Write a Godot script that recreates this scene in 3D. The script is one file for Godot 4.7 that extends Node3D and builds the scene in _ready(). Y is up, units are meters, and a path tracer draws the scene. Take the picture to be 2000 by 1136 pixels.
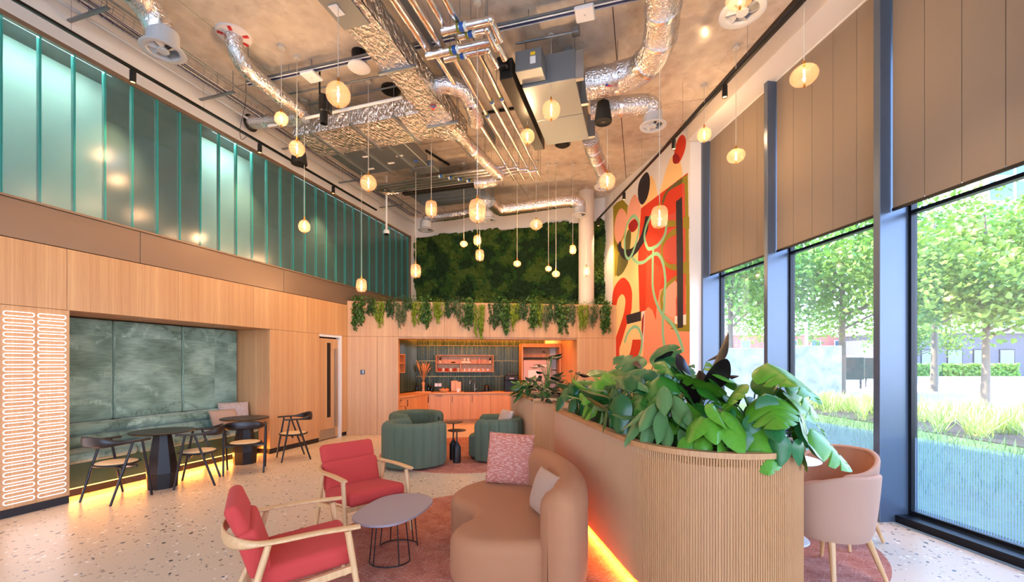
extends Node3D
# A lounge: slanted timber wall with a green bench nook, kitchen with a planted bulkhead, window wall, mural, sofa group, planters, pendants and exposed ceiling services.
# Distances: x to the right, y up, depth into the room is -z. at(X, h, D) makes a point from right, height, depth.

var M := {}
var taken := {}
var rng := RandomNumberGenerator.new()
var FL := Transform3D(Basis(Vector3(.2865, 0, -.9581), Vector3.UP, Vector3(.9581, 0, .2865)), Vector3(-5.31, 0, -4.46))    # left wall: x along it, z into the room
var FR := Transform3D(Basis(Vector3(.1142, 0, .9935), Vector3.UP, Vector3(-.9935, 0, .1142)), Vector3(4.26, 0, 0))        # window wall: x towards the camera, z into the room
var FB := Transform3D(Basis(Vector3(.9935, 0, -.1142), Vector3.UP, Vector3(.1142, 0, .9935)), Vector3(-3.5, 0, -9.78))    # kitchen front: x to the right, z into the room
var FM := Transform3D(Basis(Vector3(.9581, 0, .2865), Vector3.UP, Vector3(-.2865, 0, .9581)), Vector3(-2.84, 0, -12.68)) # moss wall
const CEIL := 5.9

func _ready():
	rng.seed = 7
	setup_camera_and_light()
	make_materials()
	build_floor_and_ceiling()
	build_left_wall()
	build_back_wall()
	build_window_wall()
	build_rear_wall()
	build_outside()
	build_bench_nook()
	build_kitchen()
	build_lounge()
	build_planters()
	build_services()
	build_pendants()
	build_small_things()

func setup_camera_and_light():
	var cam := Camera3D.new()
	cam.name = "camera"
	add_child(cam)
	cam.position = Vector3(0, 1.62, 0)
	cam.set_frustum(.0676190, Vector2(0, .0084524), .05, 300.0)   # level camera, lens shifted upwards
	cam.current = true
	var we := WorldEnvironment.new()
	we.name = "environment"
	var env := Environment.new()
	env.background_mode = Environment.BG_SKY
	var sky := Sky.new()
	var sm := ProceduralSkyMaterial.new()
	sm.sky_top_color = Color(.58, .74, .98)
	sm.sky_horizon_color = Color(.95, .97, 1.0)
	sm.sky_curve = .12
	sm.ground_horizon_color = Color(.8, .82, .82)
	sm.ground_bottom_color = Color(.6, .6, .58)
	sm.sky_energy_multiplier = SKY_E
	sm.ground_energy_multiplier = SKY_E
	sky.sky_material = sm
	env.sky = sky
	env.ambient_light_source = Environment.AMBIENT_SOURCE_DISABLED
	env.tonemap_mode = Environment.TONE_MAPPER_LINEAR
	env.tonemap_exposure = 1.0
	env.sdfgi_enabled = true
	env.ssao_enabled = true
	env.ssil_enabled = true
	we.environment = env
	add_child(we)
	var sun := DirectionalLight3D.new()
	sun.name = "sun"
	add_child(sun)
	sun.look_at_from_position(Vector3.ZERO, Vector3(.64, -.74, .2), Vector3.UP)
	sun.light_energy = SUN_E
	sun.light_color = Color(1, .96, .88)
	sun.light_angular_distance = .6
	sun.shadow_enabled = true

const SKY_E := 2.8
const SUN_E := 8.0

# ---------- naming ----------
func numbered(n: String) -> String:
	var k: int = taken.get(n, 0)
	taken[n] = k + 1
	return n if k == 0 else "%s_%03d" % [n, k]

func thing(called: String, label: String, category: String, xf := Transform3D(), group := "") -> Node3D:
	var o := Node3D.new()
	o.name = numbered(called)
	add_child(o)
	o.transform = xf
	o.set_meta("label", label)
	o.set_meta("category", category)
	if group != "": o.set_meta("group", group)
	return o

func structure(called: String, label := "", xf := Transform3D()) -> Node3D:
	var o := Node3D.new()
	o.name = called
	add_child(o)
	o.transform = xf
	o.set_meta("kind", "structure")
	o.set_meta("category", called.get_slice("_", 0))
	if label != "": o.set_meta("label", label)
	return o

func copy_of(o: Node3D, called: String, xf: Transform3D, label := "", group := "") -> Node3D:
	var c := o.duplicate()
	c.name = numbered(called)
	add_child(c)
	c.transform = xf
	if label != "": c.set_meta("label", label)
	if group != "": c.set_meta("group", group)
	return c

func part(called: String, st: SurfaceTool, mat: Material, parent: Node, xf := Transform3D()) -> MeshInstance3D:
	st.generate_normals()
	return mesh_part(called, st.commit(), mat, parent, xf)

func mesh_part(called: String, mesh: Mesh, mat: Material, parent: Node, xf := Transform3D()) -> MeshInstance3D:
	var o := MeshInstance3D.new()
	o.mesh = mesh
	o.material_override = mat
	o.name = called
	parent.add_child(o, true)
	o.transform = xf
	return o

func mesh_of(st: SurfaceTool) -> ArrayMesh:
	st.generate_normals()
	return st.commit()

func single(called: String, st: SurfaceTool, mat: Material, label: String, category: String, xf := Transform3D(), group := "") -> MeshInstance3D:
	var o := part(numbered(called), st, mat, self, xf)
	o.set_meta("label", label)
	o.set_meta("category", category)
	if group != "": o.set_meta("group", group)
	return o

func at(X: float, h: float, D: float) -> Vector3:
	return Vector3(X, h, -D)

func turned(p: Vector3, yaw: float) -> Transform3D:
	return Transform3D(Basis(Vector3.UP, yaw), p)

# ---------- shapes ----------
func ns() -> SurfaceTool:
	var st := SurfaceTool.new()
	st.begin(Mesh.PRIMITIVE_TRIANGLES)
	st.set_smooth_group(-1)
	return st

func uvof(p: Vector3, n: Vector3) -> Vector2:
	if absf(n.y) > .75: return Vector2(p.x, p.z)
	var t := Vector3.UP.cross(n).normalized()
	return Vector2(t.dot(p), -p.y)

func tri(st: SurfaceTool, a: Vector3, b: Vector3, c: Vector3):
	var n := (c - a).cross(b - a)
	if n.length_squared() < 1e-18: return
	n = n.normalized()
	for p in [a, b, c]:
		st.set_uv(uvof(p, n))
		st.add_vertex(p)

func quad(st: SurfaceTool, a: Vector3, b: Vector3, c: Vector3, d: Vector3):
	tri(st, a, b, c)
	tri(st, a, c, d)

func box(st: SurfaceTool, c: Vector3, s: Vector3, b := Basis()):
	var h := s / 2
	var v := []
	for i in 8:
		v.append(c + b * Vector3(h.x if i & 1 else -h.x, h.y if i & 2 else -h.y, h.z if i & 4 else -h.z))
	for f in [[0, 2, 3, 1], [5, 7, 6, 4], [4, 6, 2, 0], [1, 3, 7, 5], [2, 6, 7, 3], [4, 0, 1, 5]]:
		quad(st, v[f[3]], v[f[2]], v[f[1]], v[f[0]])

func span(st: SurfaceTool, lo: Vector3, hi: Vector3):
	box(st, (lo + hi) / 2, hi - lo)

func bar(st: SurfaceTool, a: Vector3, b: Vector3, w: float, h: float, up := Vector3.UP):
	var z := (b - a).normalized()
	if absf(z.dot(up)) > .99: up = Vector3.RIGHT
	var x := up.cross(z).normalized()
	box(st, (a + b) / 2, Vector3(w, h, a.distance_to(b)), Basis(x, z.cross(x), z))

func cbox(st: SurfaceTool, c: Vector3, s: Vector3, r: float, b := Basis()):   # chamfered box
	var h := s / 2
	r = minf(r, minf(h.x, minf(h.y, h.z)) * .98)
	var P := func(sx: int, sy: int, sz: int, axis: int) -> Vector3:
		var p := Vector3(sx * (h.x - (0.0 if axis == 0 else r)), sy * (h.y - (0.0 if axis == 1 else r)), sz * (h.z - (0.0 if axis == 2 else r)))
		return c + b * p
	for s1 in [-1, 1]:
		facing(st, [P.call(s1, -1, -1, 0), P.call(s1, 1, -1, 0), P.call(s1, 1, 1, 0), P.call(s1, -1, 1, 0)], b * Vector3(s1, 0, 0))
		facing(st, [P.call(-1, s1, -1, 1), P.call(1, s1, -1, 1), P.call(1, s1, 1, 1), P.call(-1, s1, 1, 1)], b * Vector3(0, s1, 0))
		facing(st, [P.call(-1, -1, s1, 2), P.call(1, -1, s1, 2), P.call(1, 1, s1, 2), P.call(-1, 1, s1, 2)], b * Vector3(0, 0, s1))
		for s2 in [-1, 1]:
			facing(st, [P.call(s1, s2, -1, 0), P.call(s1, s2, 1, 0), P.call(s1, s2, 1, 1), P.call(s1, s2, -1, 1)], b * Vector3(s1, s2, 0))
			facing(st, [P.call(s1, -1, s2, 0), P.call(s1, 1, s2, 0), P.call(s1, 1, s2, 2), P.call(s1, -1, s2, 2)], b * Vector3(s1, 0, s2))
			facing(st, [P.call(-1, s1, s2, 1), P.call(1, s1, s2, 1), P.call(1, s1, s2, 2), P.call(-1, s1, s2, 2)], b * Vector3(0, s1, s2))
			for s3 in [-1, 1]:
				facing(st, [P.call(s1, s2, s3, 0), P.call(s1, s2, s3, 1), P.call(s1, s2, s3, 2)], b * Vector3(s1, s2, s3))

func facing(st: SurfaceTool, p: Array, n: Vector3):   # polygon of 3 or 4 points turned so that it faces n
	var q: Vector3 = (p[2] - p[0]).cross(p[1] - p[0])
	if q.dot(n) < 0: p.reverse()
	if p.size() == 3: tri(st, p[0], p[1], p[2])
	else: quad(st, p[0], p[1], p[2], p[3])

func soft_box(st: SurfaceTool, c: Vector3, s: Vector3, r: float, b := Basis(), seg := 3, bulge := 0.0):   # rounded box, smooth; bulge swells the big faces
	var h := s / 2
	r = minf(r, minf(h.x, minf(h.y, h.z)))
	st.set_smooth_group(1)
	for axis in 3:
		for sg in [-1.0, 1.0]:
			var ax := (axis + 1) % 3
			var ay := (axis + 2) % 3
			var tu := ticks(h[ax], r, seg)
			var tv := ticks(h[ay], r, seg)
			var rows := []
			for u in tu:
				var row := []
				for v in tv:
					var p := Vector3()
					p[axis] = sg * h[axis]
					p[ax] = u
					p[ay] = v
					var inner := Vector3(clampf(p.x, -h.x + r, h.x - r), clampf(p.y, -h.y + r, h.y - r), clampf(p.z, -h.z + r, h.z - r))
					var d := p - inner
					var q := inner + d.normalized() * r
					if bulge != 0.0:
						var k := (1 - pow(q.x / h.x, 2)) * (1 - pow(q.z / h.z, 2))
						q.y += bulge * maxf(k, 0) * signf(q.y) * minf(1, absf(q.y) / h.y)
					row.append(c + b * q)
				rows.append(row)
			grid(st, rows, sg > 0)
	st.set_smooth_group(-1)

func ticks(h: float, r: float, seg: int) -> Array:
	var t := []
	for i in seg + 1: t.append(-h + r * (1 - tan(PI / 4 * (1 - float(i) / seg))))
	var mids := 4 if h - r > .02 else 0
	for i in mids: t.append(lerpf(-h + r, h - r, (i + 1.0) / (mids + 1)))
	for i in seg + 1: t.append(h - r * (1 - tan(PI / 4 * (float(i) / seg))))
	return t

func grid(st: SurfaceTool, rows: Array, flip := false):   # rows of points -> quads, in the current smooth group, uv in metres
	for i in rows.size() - 1:
		for j in rows[i].size() - 1:
			var a: Vector3 = rows[i][j]
			var b: Vector3 = rows[i + 1][j]
			var c: Vector3 = rows[i + 1][j + 1]
			var d: Vector3 = rows[i][j + 1]
			if flip: quad(st, a, d, c, b)
			else: quad(st, a, b, c, d)

func uvgrid(st: SurfaceTool, rows: Array, us: Array, vs: Array, flip := false):   # the same with given uv
	for i in rows.size() - 1:
		for j in rows[i].size() - 1:
			var idx := [[i, j], [i + 1, j], [i + 1, j + 1], [i, j], [i + 1, j + 1], [i, j + 1]]
			if flip: idx.reverse()
			for q in idx:
				st.set_uv(Vector2(us[q[0]], vs[q[1]]))
				st.add_vertex(rows[q[0]][q[1]])

func ring_frame(pts: Array, closed := false) -> Array:   # a turning-free frame along a path: [x, y] axes for each point
	var out := []
	var n := pts.size()
	var prev := Vector3.ZERO
	for i in n:
		var a: Vector3 = pts[i - 1] if i > 0 else (pts[n - 2] if closed else pts[0])
		var b: Vector3 = pts[i + 1] if i < n - 1 else (pts[1] if closed else pts[n - 1])
		var t := (b - a).normalized()
		if prev == Vector3.ZERO:
			prev = (Vector3.UP if absf(t.y) < .9 else Vector3.RIGHT)
		var x := prev.cross(t).normalized()
		var y := t.cross(x).normalized()
		prev = y
		out.append([x, y])
	return out

func tube(st: SurfaceTool, pts: Array, r, seg := 8, closed := false, squash := 1.0):   # r: number or one radius per point
	var fr := ring_frame(pts, closed)
	var rows := []
	for i in pts.size():
		var row := []
		var rad: float = r[i] if r is Array else r
		for k in seg + 1:
			var a := TAU * k / seg
			row.append(pts[i] + fr[i][0] * cos(a) * rad + fr[i][1] * sin(a) * rad * squash)
		rows.append(row)
	if closed: rows[rows.size() - 1] = rows[0]
	st.set_smooth_group(2)
	grid(st, rows, false)
	st.set_smooth_group(-1)
	if not closed:
		for e in [0, pts.size() - 1]:
			for k in seg:
				if e == 0: tri(st, pts[0], rows[0][k], rows[0][k + 1])
				else: tri(st, pts[e], rows[e][k + 1], rows[e][k])

func lathe(st: SurfaceTool, prof: Array, seg := 16, c := Vector3.ZERO, b := Basis()):   # profile of Vector2(radius, height)
	var g := 3
	for i in prof.size() - 1:
		if i > 0:
			var d1: Vector2 = (prof[i] - prof[i - 1]).normalized()
			var d2: Vector2 = (prof[i + 1] - prof[i]).normalized()
			if d1.dot(d2) < .8: g += 1
		st.set_smooth_group(g)
		var rows := [[], []]
		for k in seg + 1:
			var a := TAU * (k % seg) / seg
			for e in 2:
				var p: Vector2 = prof[i + e]
				rows[e].append(c + b * Vector3(cos(a) * p.x, p.y, sin(a) * p.x))
		grid(st, rows, false)
	st.set_smooth_group(-1)

func prism(st: SurfaceTool, poly: PackedVector2Array, y0: float, y1: float, smooth := false, bevel := 0.0):   # polygon in x, z raised from y0 to y1
	if Geometry2D.is_polygon_clockwise(poly): poly.reverse()
	var n := poly.size()
	var top := poly
	if bevel > 0:
		var o := Geometry2D.offset_polygon(poly, -bevel, Geometry2D.JOIN_MITER)
		if o.size() == 1 and o[0].size() == n:
			# match the start of the offset ring with the outline
			var best := 0
			for i in n:
				if o[0][i].distance_to(poly[0]) < o[0][best].distance_to(poly[0]): best = i
			top = PackedVector2Array()
			for i in n: top.append(o[0][(best + i) % n])
	var yb := y1 - (bevel if top != poly else 0.0)
	if smooth: st.set_smooth_group(4)
	for i in n:
		var a := poly[i]
		var b := poly[(i + 1) % n]
		facing(st, [Vector3(a.x, y0, a.y), Vector3(b.x, y0, b.y), Vector3(b.x, yb, b.y), Vector3(a.x, yb, a.y)], Vector3(b.y - a.y, 0, a.x - b.x))
		if top != poly:
			var ta := top[i]
			var tb := top[(i + 1) % n]
			facing(st, [Vector3(a.x, yb, a.y), Vector3(b.x, yb, b.y), Vector3(tb.x, y1, tb.y), Vector3(ta.x, y1, ta.y)], Vector3(b.y - a.y, .5, a.x - b.x))
	st.set_smooth_group(-1)
	for q in [[top, y1, 1.0], [poly, y0, -1.0]]:
		var idx := Geometry2D.triangulate_polygon(q[0])
		for i in range(0, idx.size(), 3):
			facing(st, [Vector3(q[0][idx[i]].x, q[1], q[0][idx[i]].y), Vector3(q[0][idx[i + 1]].x, q[1], q[0][idx[i + 1]].y), Vector3(q[0][idx[i + 2]].x, q[1], q[0][idx[i + 2]].y)], Vector3(0, q[2], 0))

func smooth_path(ctrl: Array, n: int) -> Array:   # Catmull-Rom through the points
	var out := []
	var m := ctrl.size()
	for i in m - 1:
		var a = ctrl[maxi(i - 1, 0)]
		var b = ctrl[i]
		var c = ctrl[i + 1]
		var d = ctrl[mini(i + 2, m - 1)]
		for k in n:
			var t := float(k) / n
			out.append(.5 * (2 * b + (c - a) * t + (2 * a - 5 * b + 4 * c - d) * t * t + (3 * b - a - 3 * c + d) * t * t * t))
	out.append(ctrl[m - 1])
	return out

func closed_path(ctrl: Array, n: int) -> Array:
	var out := []
	var m := ctrl.size()
	for i in m:
		var a = ctrl[(i + m - 1) % m]
		var b = ctrl[i]
		var c = ctrl[(i + 1) % m]
		var d = ctrl[(i + 2) % m]
		for k in n:
			var t := float(k) / n
			out.append(.5 * (2 * b + (c - a) * t + (2 * a - 5 * b + 4 * c - d) * t * t + (3 * b - a - 3 * c + d) * t * t * t))
	return out

func lamp_omni(parent: Node, p: Vector3, col: Color, e: float, size := .03):
	var l := OmniLight3D.new()
	l.name = "glow"
	parent.add_child(l, true)
	l.position = p
	l.light_color = col
	l.light_energy = e
	l.light_size = size
	l.omni_range = 20
	l.omni_attenuation = 2
	l.shadow_enabled = true

func lamp_area(parent: Node, xf: Transform3D, w: float, h: float, col: Color, e: float):   # shines along its own -z
	var l := AreaLight3D.new()
	l.name = "glow"
	parent.add_child(l, true)
	l.transform = xf
	l.area_size = Vector2(w, h)
	l.light_color = col
	l.light_energy = e
	l.area_range = 20
	l.area_attenuation = 2
	l.shadow_enabled = true

# ---------- materials ----------
func mat(called: String, col: Color, rough := .6, metal := 0.0) -> StandardMaterial3D:
	var m := StandardMaterial3D.new()
	m.resource_name = called
	m.albedo_color = col
	m.roughness = rough
	m.metallic = metal
	M[called] = m
	return m

func glowing(called: String, col: Color, e: float) -> StandardMaterial3D:
	var m := mat(called, col, .5)
	m.emission_enabled = true
	m.emission = col
	m.emission_energy_multiplier = e
	return m

func tex(img: Image) -> ImageTexture:
	img.generate_mipmaps()
	return ImageTexture.create_from_image(img)

func noise(sd: int, freq: float, oct := 3) -> FastNoiseLite:
	var n := FastNoiseLite.new()
	n.seed = sd
	n.noise_type = FastNoiseLite.TYPE_SIMPLEX_SMOOTH
	n.frequency = freq
	n.fractal_octaves = oct
	return n

func noise_tex(sd: int, freq: float, size := 512, normal := 0.0, oct := 4) -> NoiseTexture2D:
	var t := NoiseTexture2D.new()
	t.width = size
	t.height = size
	t.seamless = true
	t.noise = noise(sd, freq, oct)
	if normal > 0:
		t.as_normal_map = true
		t.bump_strength = normal
	return t

func ramp_tex(sd: int, freq: float, cols: Array, size := 512, oct := 4) -> NoiseTexture2D:
	var t := noise_tex(sd, freq, size, 0.0, oct)
	var g := Gradient.new()
	var offs := PackedFloat32Array()
	var cc := PackedColorArray()
	for i in cols.size():
		offs.append(float(i) / (cols.size() - 1))
		cc.append(cols[i])
	g.offsets = offs
	g.colors = cc
	t.color_ramp = g
	return t

func wood_tex(sd: int, light: Color, dark: Color, w := 512, h := 512) -> ImageTexture:   # straight vertical grain that tiles
	var img := Image.create(w, h, false, Image.FORMAT_RGB8)
	var fine := noise(sd, .11, 3)
	var wide := noise(sd + 1, .012, 2)
	var fleck := noise(sd + 2, .05, 2)
	for x in w:
		var k := minf(1.0, (w - x) / 40.0)
		var a := lerpf(fine.get_noise_1d(x - w), fine.get_noise_1d(x), k) * .55 + lerpf(wide.get_noise_1d(x - w), wide.get_noise_1d(x), k) * .7
		for y in h:
			var v := .5 + a * .5 + fleck.get_noise_2d(x * 3.0, absf(y - h / 2.0) * .12) * .22
			img.set_pixel(x, y, light.lerp(dark, clampf(v, 0, 1)))
	return tex(img)

func fill_poly(img: Image, pts: Array, col: Color):   # scanline fill, points in pixels
	var lo := 1e9
	var hi := -1e9
	for p in pts:
		lo = minf(lo, p.y)
		hi = maxf(hi, p.y)
	for y in range(maxi(0, int(ceil(lo))), mini(img.get_height() - 1, int(hi)) + 1):
		var xs := []
		var yy := y + .001
		for i in pts.size():
			var a: Vector2 = pts[i]
			var b: Vector2 = pts[(i + 1) % pts.size()]
			if (a.y <= yy) != (b.y <= yy): xs.append(a.x + (yy - a.y) / (b.y - a.y) * (b.x - a.x))
		xs.sort()
		for i in range(0, xs.size() - 1, 2):
			var x0 := int(round(xs[i]))
			var x1 := int(round(xs[i + 1]))
			img.fill_rect(Rect2i(x0, y, maxi(x1 - x0, 0), 1), col)

func terrazzo_tex() -> ImageTexture:
	var n := 1024
	var img := Image.create(n, n, false, Image.FORMAT_RGB8)
	img.fill(Color(.82, .735, .63))
	var cols := [Color(.22, .22, .24), Color(.3, .25, .2), Color(.45, .36, .29), Color(.25, .28, .36), Color(.62, .55, .48), Color(.95, .93, .9), Color(.95, .92, .88), Color(.75, .68, .6)]
	for k in 1500:
		var c := Vector2(rng.randf() * n, rng.randf() * n)
		var which := rng.randi_range(0, cols.size() - 1)
		var r := pow(rng.randf(), 3.0) * 12.0 + 1.6
		var st := rng.randf_range(.4, .9)
		var turn := rng.randf() * PI
		var p := []
		for i in 7:
			var a := TAU * i / 7
			var q := Vector2(cos(a), sin(a) * st) * r * rng.randf_range(.6, 1.1)
			p.append(c + q.rotated(turn))
		fill_poly(img, p, cols[which])
	var g := noise(31, .3, 2)
	return tex(img)

func rug_tex(base: Color, other: Color, thread: Color) -> ImageTexture:
	var n := 1024
	var img := Image.create(n, n, false, Image.FORMAT_RGB8)
	var a := noise(41, .006, 4)
	var b := noise(43, .25, 2)
	for y in n:
		for x in n:
			var v := clampf(.5 + a.get_noise_2d(x, y) * .9 + b.get_noise_2d(x * .6, y) * .25, 0, 1)
			img.set_pixel(x, y, base.lerp(other, v))
	for k in 1500:   # pale scratchy threads in crossing directions
		var p := Vector2(rng.randf() * n, rng.randf() * n)
		var ang: float = [0.0, PI / 2, .6, 2.3, rng.randf() * PI][rng.randi_range(0, 4)] + rng.randf_range(-.1, .1)
		var ln := rng.randf_range(20, 160)
		var d := Vector2(cos(ang), sin(ang))
		var s := 0.0
		while s < ln:
			var q := p + d * s
			if rng.randf() < .55:
				var xx := posmod(int(q.x), n)
				var yy := posmod(int(q.y), n)
				img.set_pixel(xx, yy, img.get_pixel(xx, yy).lerp(thread, rng.randf_range(.3, .8)))
				for e in [[1, 0], [0, 1], [1, 1], [2, 1]]:
					if rng.randf() < .6:
						var x2 := posmod(xx + int(e[0]), n)
						var y2 := posmod(yy + int(e[1]), n)
						img.set_pixel(x2, y2, img.get_pixel(x2, y2).lerp(thread, rng.randf_range(.2, .7)))
			s += 1.4
	return tex(img)

func velvet_tex() -> ImageTexture:   # brushed nap: sweeping arcs where a hand has passed
	var w := 1024
	var h := 512
	var img := Image.create(w, h, false, Image.FORMAT_RGB8)
	var a := noise(51, .004, 3)
	var b := noise(52, .05, 3)
	var arcs := []
	for k in 26:
		arcs.append([rng.randf() * w, rng.randf_range(200, 700), rng.randf_range(120, 420), rng.randf_range(8, 30), rng.randf_range(-.5, .5), rng.randf_range(.5, 1.1)])
	for y in h:
		for x in w:
			var v := .5 + a.get_noise_2d(x, y * 2.0) * .5 + b.get_noise_2d(x * .25, y * 2.2) * .2
			for q in arcs:
				var dx := x - float(q[0])
				if absf(dx) > float(q[2]) * float(q[5]): continue
				var dd := absf(Vector2(dx, (y - float(q[1])) * 1.3).length() - float(q[2]))
				if dd < float(q[3]): v += float(q[4]) * (1 - dd / float(q[3])) * (.7 + b.get_noise_2d(x, y))
			v = clampf(v, 0, 1)
			img.set_pixel(x, y, Color(.31, .41, .355).lerp(Color(.64, .755, .69), v))
	return tex(img)

func weave_tex(c1: Color, c2: Color, c3: Color) -> ImageTexture:
	var n := 256
	var img := Image.create(n, n, false, Image.FORMAT_RGB8)
	var a := noise(61, .12, 2)
	for y in n:
		for x in n:
			var u := (x / 4) % 2
			var v := (y / 4) % 2
			var c := c1 if (u + v) % 2 == 0 else c2
			var k := a.get_noise_2d(x * .35, y * 2.0)
			if k > .18: c = c.lerp(c3, .75)
			elif k < -.25: c = c.lerp(c1, .6)
			img.set_pixel(x, y, c)
	return tex(img)

func make_materials():
	var m := mat("oak_wall", Color(1, 1, 1), .45)
	m.albedo_texture = wood_tex(3, Color(.84, .665, .47), Color(.70, .50, .33))
	m.uv1_scale = Vector3(1.1, .55, 1)
	m = mat("oak_slat", Color(1, 1, 1), .5)
	m.albedo_texture = wood_tex(9, Color(.82, .625, .42), Color(.68, .475, .30), 256, 256)
	m.uv1_scale = Vector3(2.2, 1.0, 1)
	m = mat("oak_cabinet", Color(1, .97, .93), .45)
	m.albedo_texture = M.oak_wall.albedo_texture
	m.uv1_scale = Vector3(.9, .5, 1)
	m = mat("oak_frame", Color(1, 1, 1), .4)
	m.albedo_texture = wood_tex(15, Color(.88, .70, .49), Color(.76, .56, .37), 256, 256)
	m.uv1_scale = Vector3(4, 1.2, 1)
	m = mat("terrazzo", Color(1, 1, 1), .3)
	m.albedo_texture = terrazzo_tex()
	m.uv1_scale = Vector3(.55, .55, 1)
	m = mat("concrete", Color(1, 1, 1), .8)
	m.albedo_texture = ramp_tex(21, .012, [Color(.70, .645, .58), Color(.755, .70, .64), Color(.785, .735, .675), Color(.83, .785, .73)], 1024, 5)
	m.uv1_scale = Vector3(.3, .3, 1)
	m.roughness_texture = noise_tex(22, .02, 256)
	m = mat("pale_concrete", Color(1, 1, 1), .85)
	m.albedo_texture = ramp_tex(23, .01, [Color(.5, .51, .52), Color(.62, .62, .63), Color(.7, .7, .7)], 512, 5)
	m.uv1_scale = Vector3(.3, .3, 1)
	mat("white_paint", Color(.86, .85, .84), .75)
	mat("pale_teal", Color(.74, .90, .87), .7)
	mat("warm_white", Color(.83, .79, .74), .8)
	mat("bronze_metal", Color(.52, .43, .36), .4, .35)
	mat("dark_metal", Color(.10, .105, .13), .38, .5)
	mat("facade_metal", Color(.36, .41, .48), .3, .4)
	mat("black_paint", Color(.05, .048, .055), .42)
	mat("black_fabric", Color(.035, .035, .04), .8)
	mat("dark_wood", Color(.115, .085, .085), .38)
	mat("kick", Color(.10, .095, .11), .5)
	mat("joint", Color(.25, .19, .14), .9)
	mat("steel", Color(.72, .74, .76), .32, 1.0)
	mat("zinc", Color(.54, .57, .60), .45, .9)
	mat("white_plastic", Color(.88, .88, .88), .4)
	mat("grey_plastic", Color(.72, .73, .75), .45)
	m = mat("foil", Color(.91, .90, .90), .2, 1.0)
	m.normal_enabled = true
	m.normal_texture = noise_tex(25, .03, 512, 14.0, 5)
	m.normal_scale = 1.2
	m.uv1_triplanar = true
	m.uv1_scale = Vector3(1.6, 1.6, 1.6)
	m = mat("foil_smooth", Color(.90, .89, .89), .22, 1.0)
	m.normal_enabled = true
	m.normal_texture = noise_tex(26, .02, 256, 4.0, 4)
	m.normal_scale = .5
	m.uv1_triplanar = true
	m.uv1_scale = Vector3(2, 2, 2)
	m = mat("foil_wrap", Color(.91, .90, .90), .2, 1.0)
	m.normal_enabled = true
	m.normal_texture = noise_tex(27, .018, 512, 16.0, 5)
	m.normal_scale = 1.3
	m.uv1_triplanar = true
	m.uv1_scale = Vector3(.9, .9, 2.2)
	m = mat("velvet", Color(1, 1, 1), .8)
	m.albedo_texture = velvet_tex()
	m.uv1_scale = Vector3(.34, .5, 1)
	m.rim_enabled = true
	m.rim = .6
	m.rim_tint = .7
	mat("bench_base", Color(.24, .35, .25), .55)
	var fab := noise_tex(71, .35, 256, 6.0, 2)
	for f in [["red_fabric", Color(.73, .215, .18)], ["tan_fabric", Color(.66, .43, .275)], ["green_fabric", Color(.32, .375, .30)], ["beige_fabric", Color(.72, .585, .49)], ["chair_fabric", Color(.70, .535, .44)], ["chair_inner", Color(.70, .47, .34)]]:
		m = mat(f[0], f[1], .9)
		m.normal_enabled = true
		m.normal_texture = fab
		m.normal_scale = .35
		m.uv1_triplanar = true
		m.uv1_scale = Vector3(5, 5, 5)
		m.rim_enabled = true
		m.rim = .3
		m.rim_tint = .6
	m = mat("pink_weave", Color(1, 1, 1), .95)
	m.albedo_texture = weave_tex(Color(.78, .48, .39), Color(.64, .34, .28), Color(.86, .68, .60))
	m.uv1_scale = Vector3(1.4, 1.4, 1)
	m = mat("cream_weave", Color(1, 1, 1), .95)
	m.albedo_texture = weave_tex(Color(.76, .66, .60), Color(.64, .53, .48), Color(.84, .77, .72))
	m.uv1_scale = Vector3(1.4, 1.4, 1)
	m = mat("cane", Color(1, 1, 1), .7)
	m.albedo_texture = weave_tex(Color(.86, .74, .58), Color(.78, .64, .47), Color(.9, .8, .66))
	m.uv1_scale = Vector3(6, 6, 1)
	m = mat("rug", Color(1, 1, 1), .95)
	m.albedo_texture = rug_tex(Color(.62, .345, .26), Color(.72, .45, .36), Color(.90, .80, .76))
	m.uv1_scale = Vector3(.7, .7, 1)
	mat("mauve_top", Color(.60, .545, .555), .5)
	m = mat("blind_fabric", Color(1, 1, 1), .9)
	m.albedo_texture = weave_tex(Color(.53, .475, .42), Color(.50, .445, .39), Color(.55, .495, .435))
	m.uv1_scale = Vector3(9, 9, 1)
	m = mat("window_glass", Color(.85, .95, 1.0, .06), .02)
	m.transparency = BaseMaterial3D.TRANSPARENCY_ALPHA
	m = mat("frosted_stripe", Color(.72, .87, 1.0, .38), .6)
	m.transparency = BaseMaterial3D.TRANSPARENCY_ALPHA
	m = mat("teal_glass", Color(.38, .53, .53, .30), .18)
	m.transparency = BaseMaterial3D.TRANSPARENCY_ALPHA
	m = mat("teal_edge", Color(.22, .62, .60, .85), .15)
	m.transparency = BaseMaterial3D.TRANSPARENCY_ALPHA
	glowing("neon_tube", Color(1, .97, .98), 1.15)
	glowing("warm_led", Color(1, .72, .36), 6.0)
	glowing("filament", Color(1, .84, .62), 9.0)
	glowing("cool_led", Color(.9, .97, 1.0), 2.0)
	m = mat("pendant_glass", Color(.42, .33, .275, .32), .05)
	m.transparency = BaseMaterial3D.TRANSPARENCY_ALPHA
	mat("brass", Color(.80, .58, .28), .3, 1.0)
	mat("cord", Color(.80, .78, .74), .7)
	mat("mug_red", Color(.62, .17, .10), .3)
	mat("mug_cream", Color(.85, .80, .72), .35)
	mat("mug_pink", Color(.80, .58, .54), .5)
	mat("pampas", Color(.78, .58, .38), .95)
	mat("orange_skin", Color(.90, .45, .10), .5)
	mat("machine_pale", Color(.70, .64, .63), .5)
	mat("sign_blue", Color(.06, .12, .22), .3)
	mat("dark_leaf_plain", Color(.07, .13, .06), .5)
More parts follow.
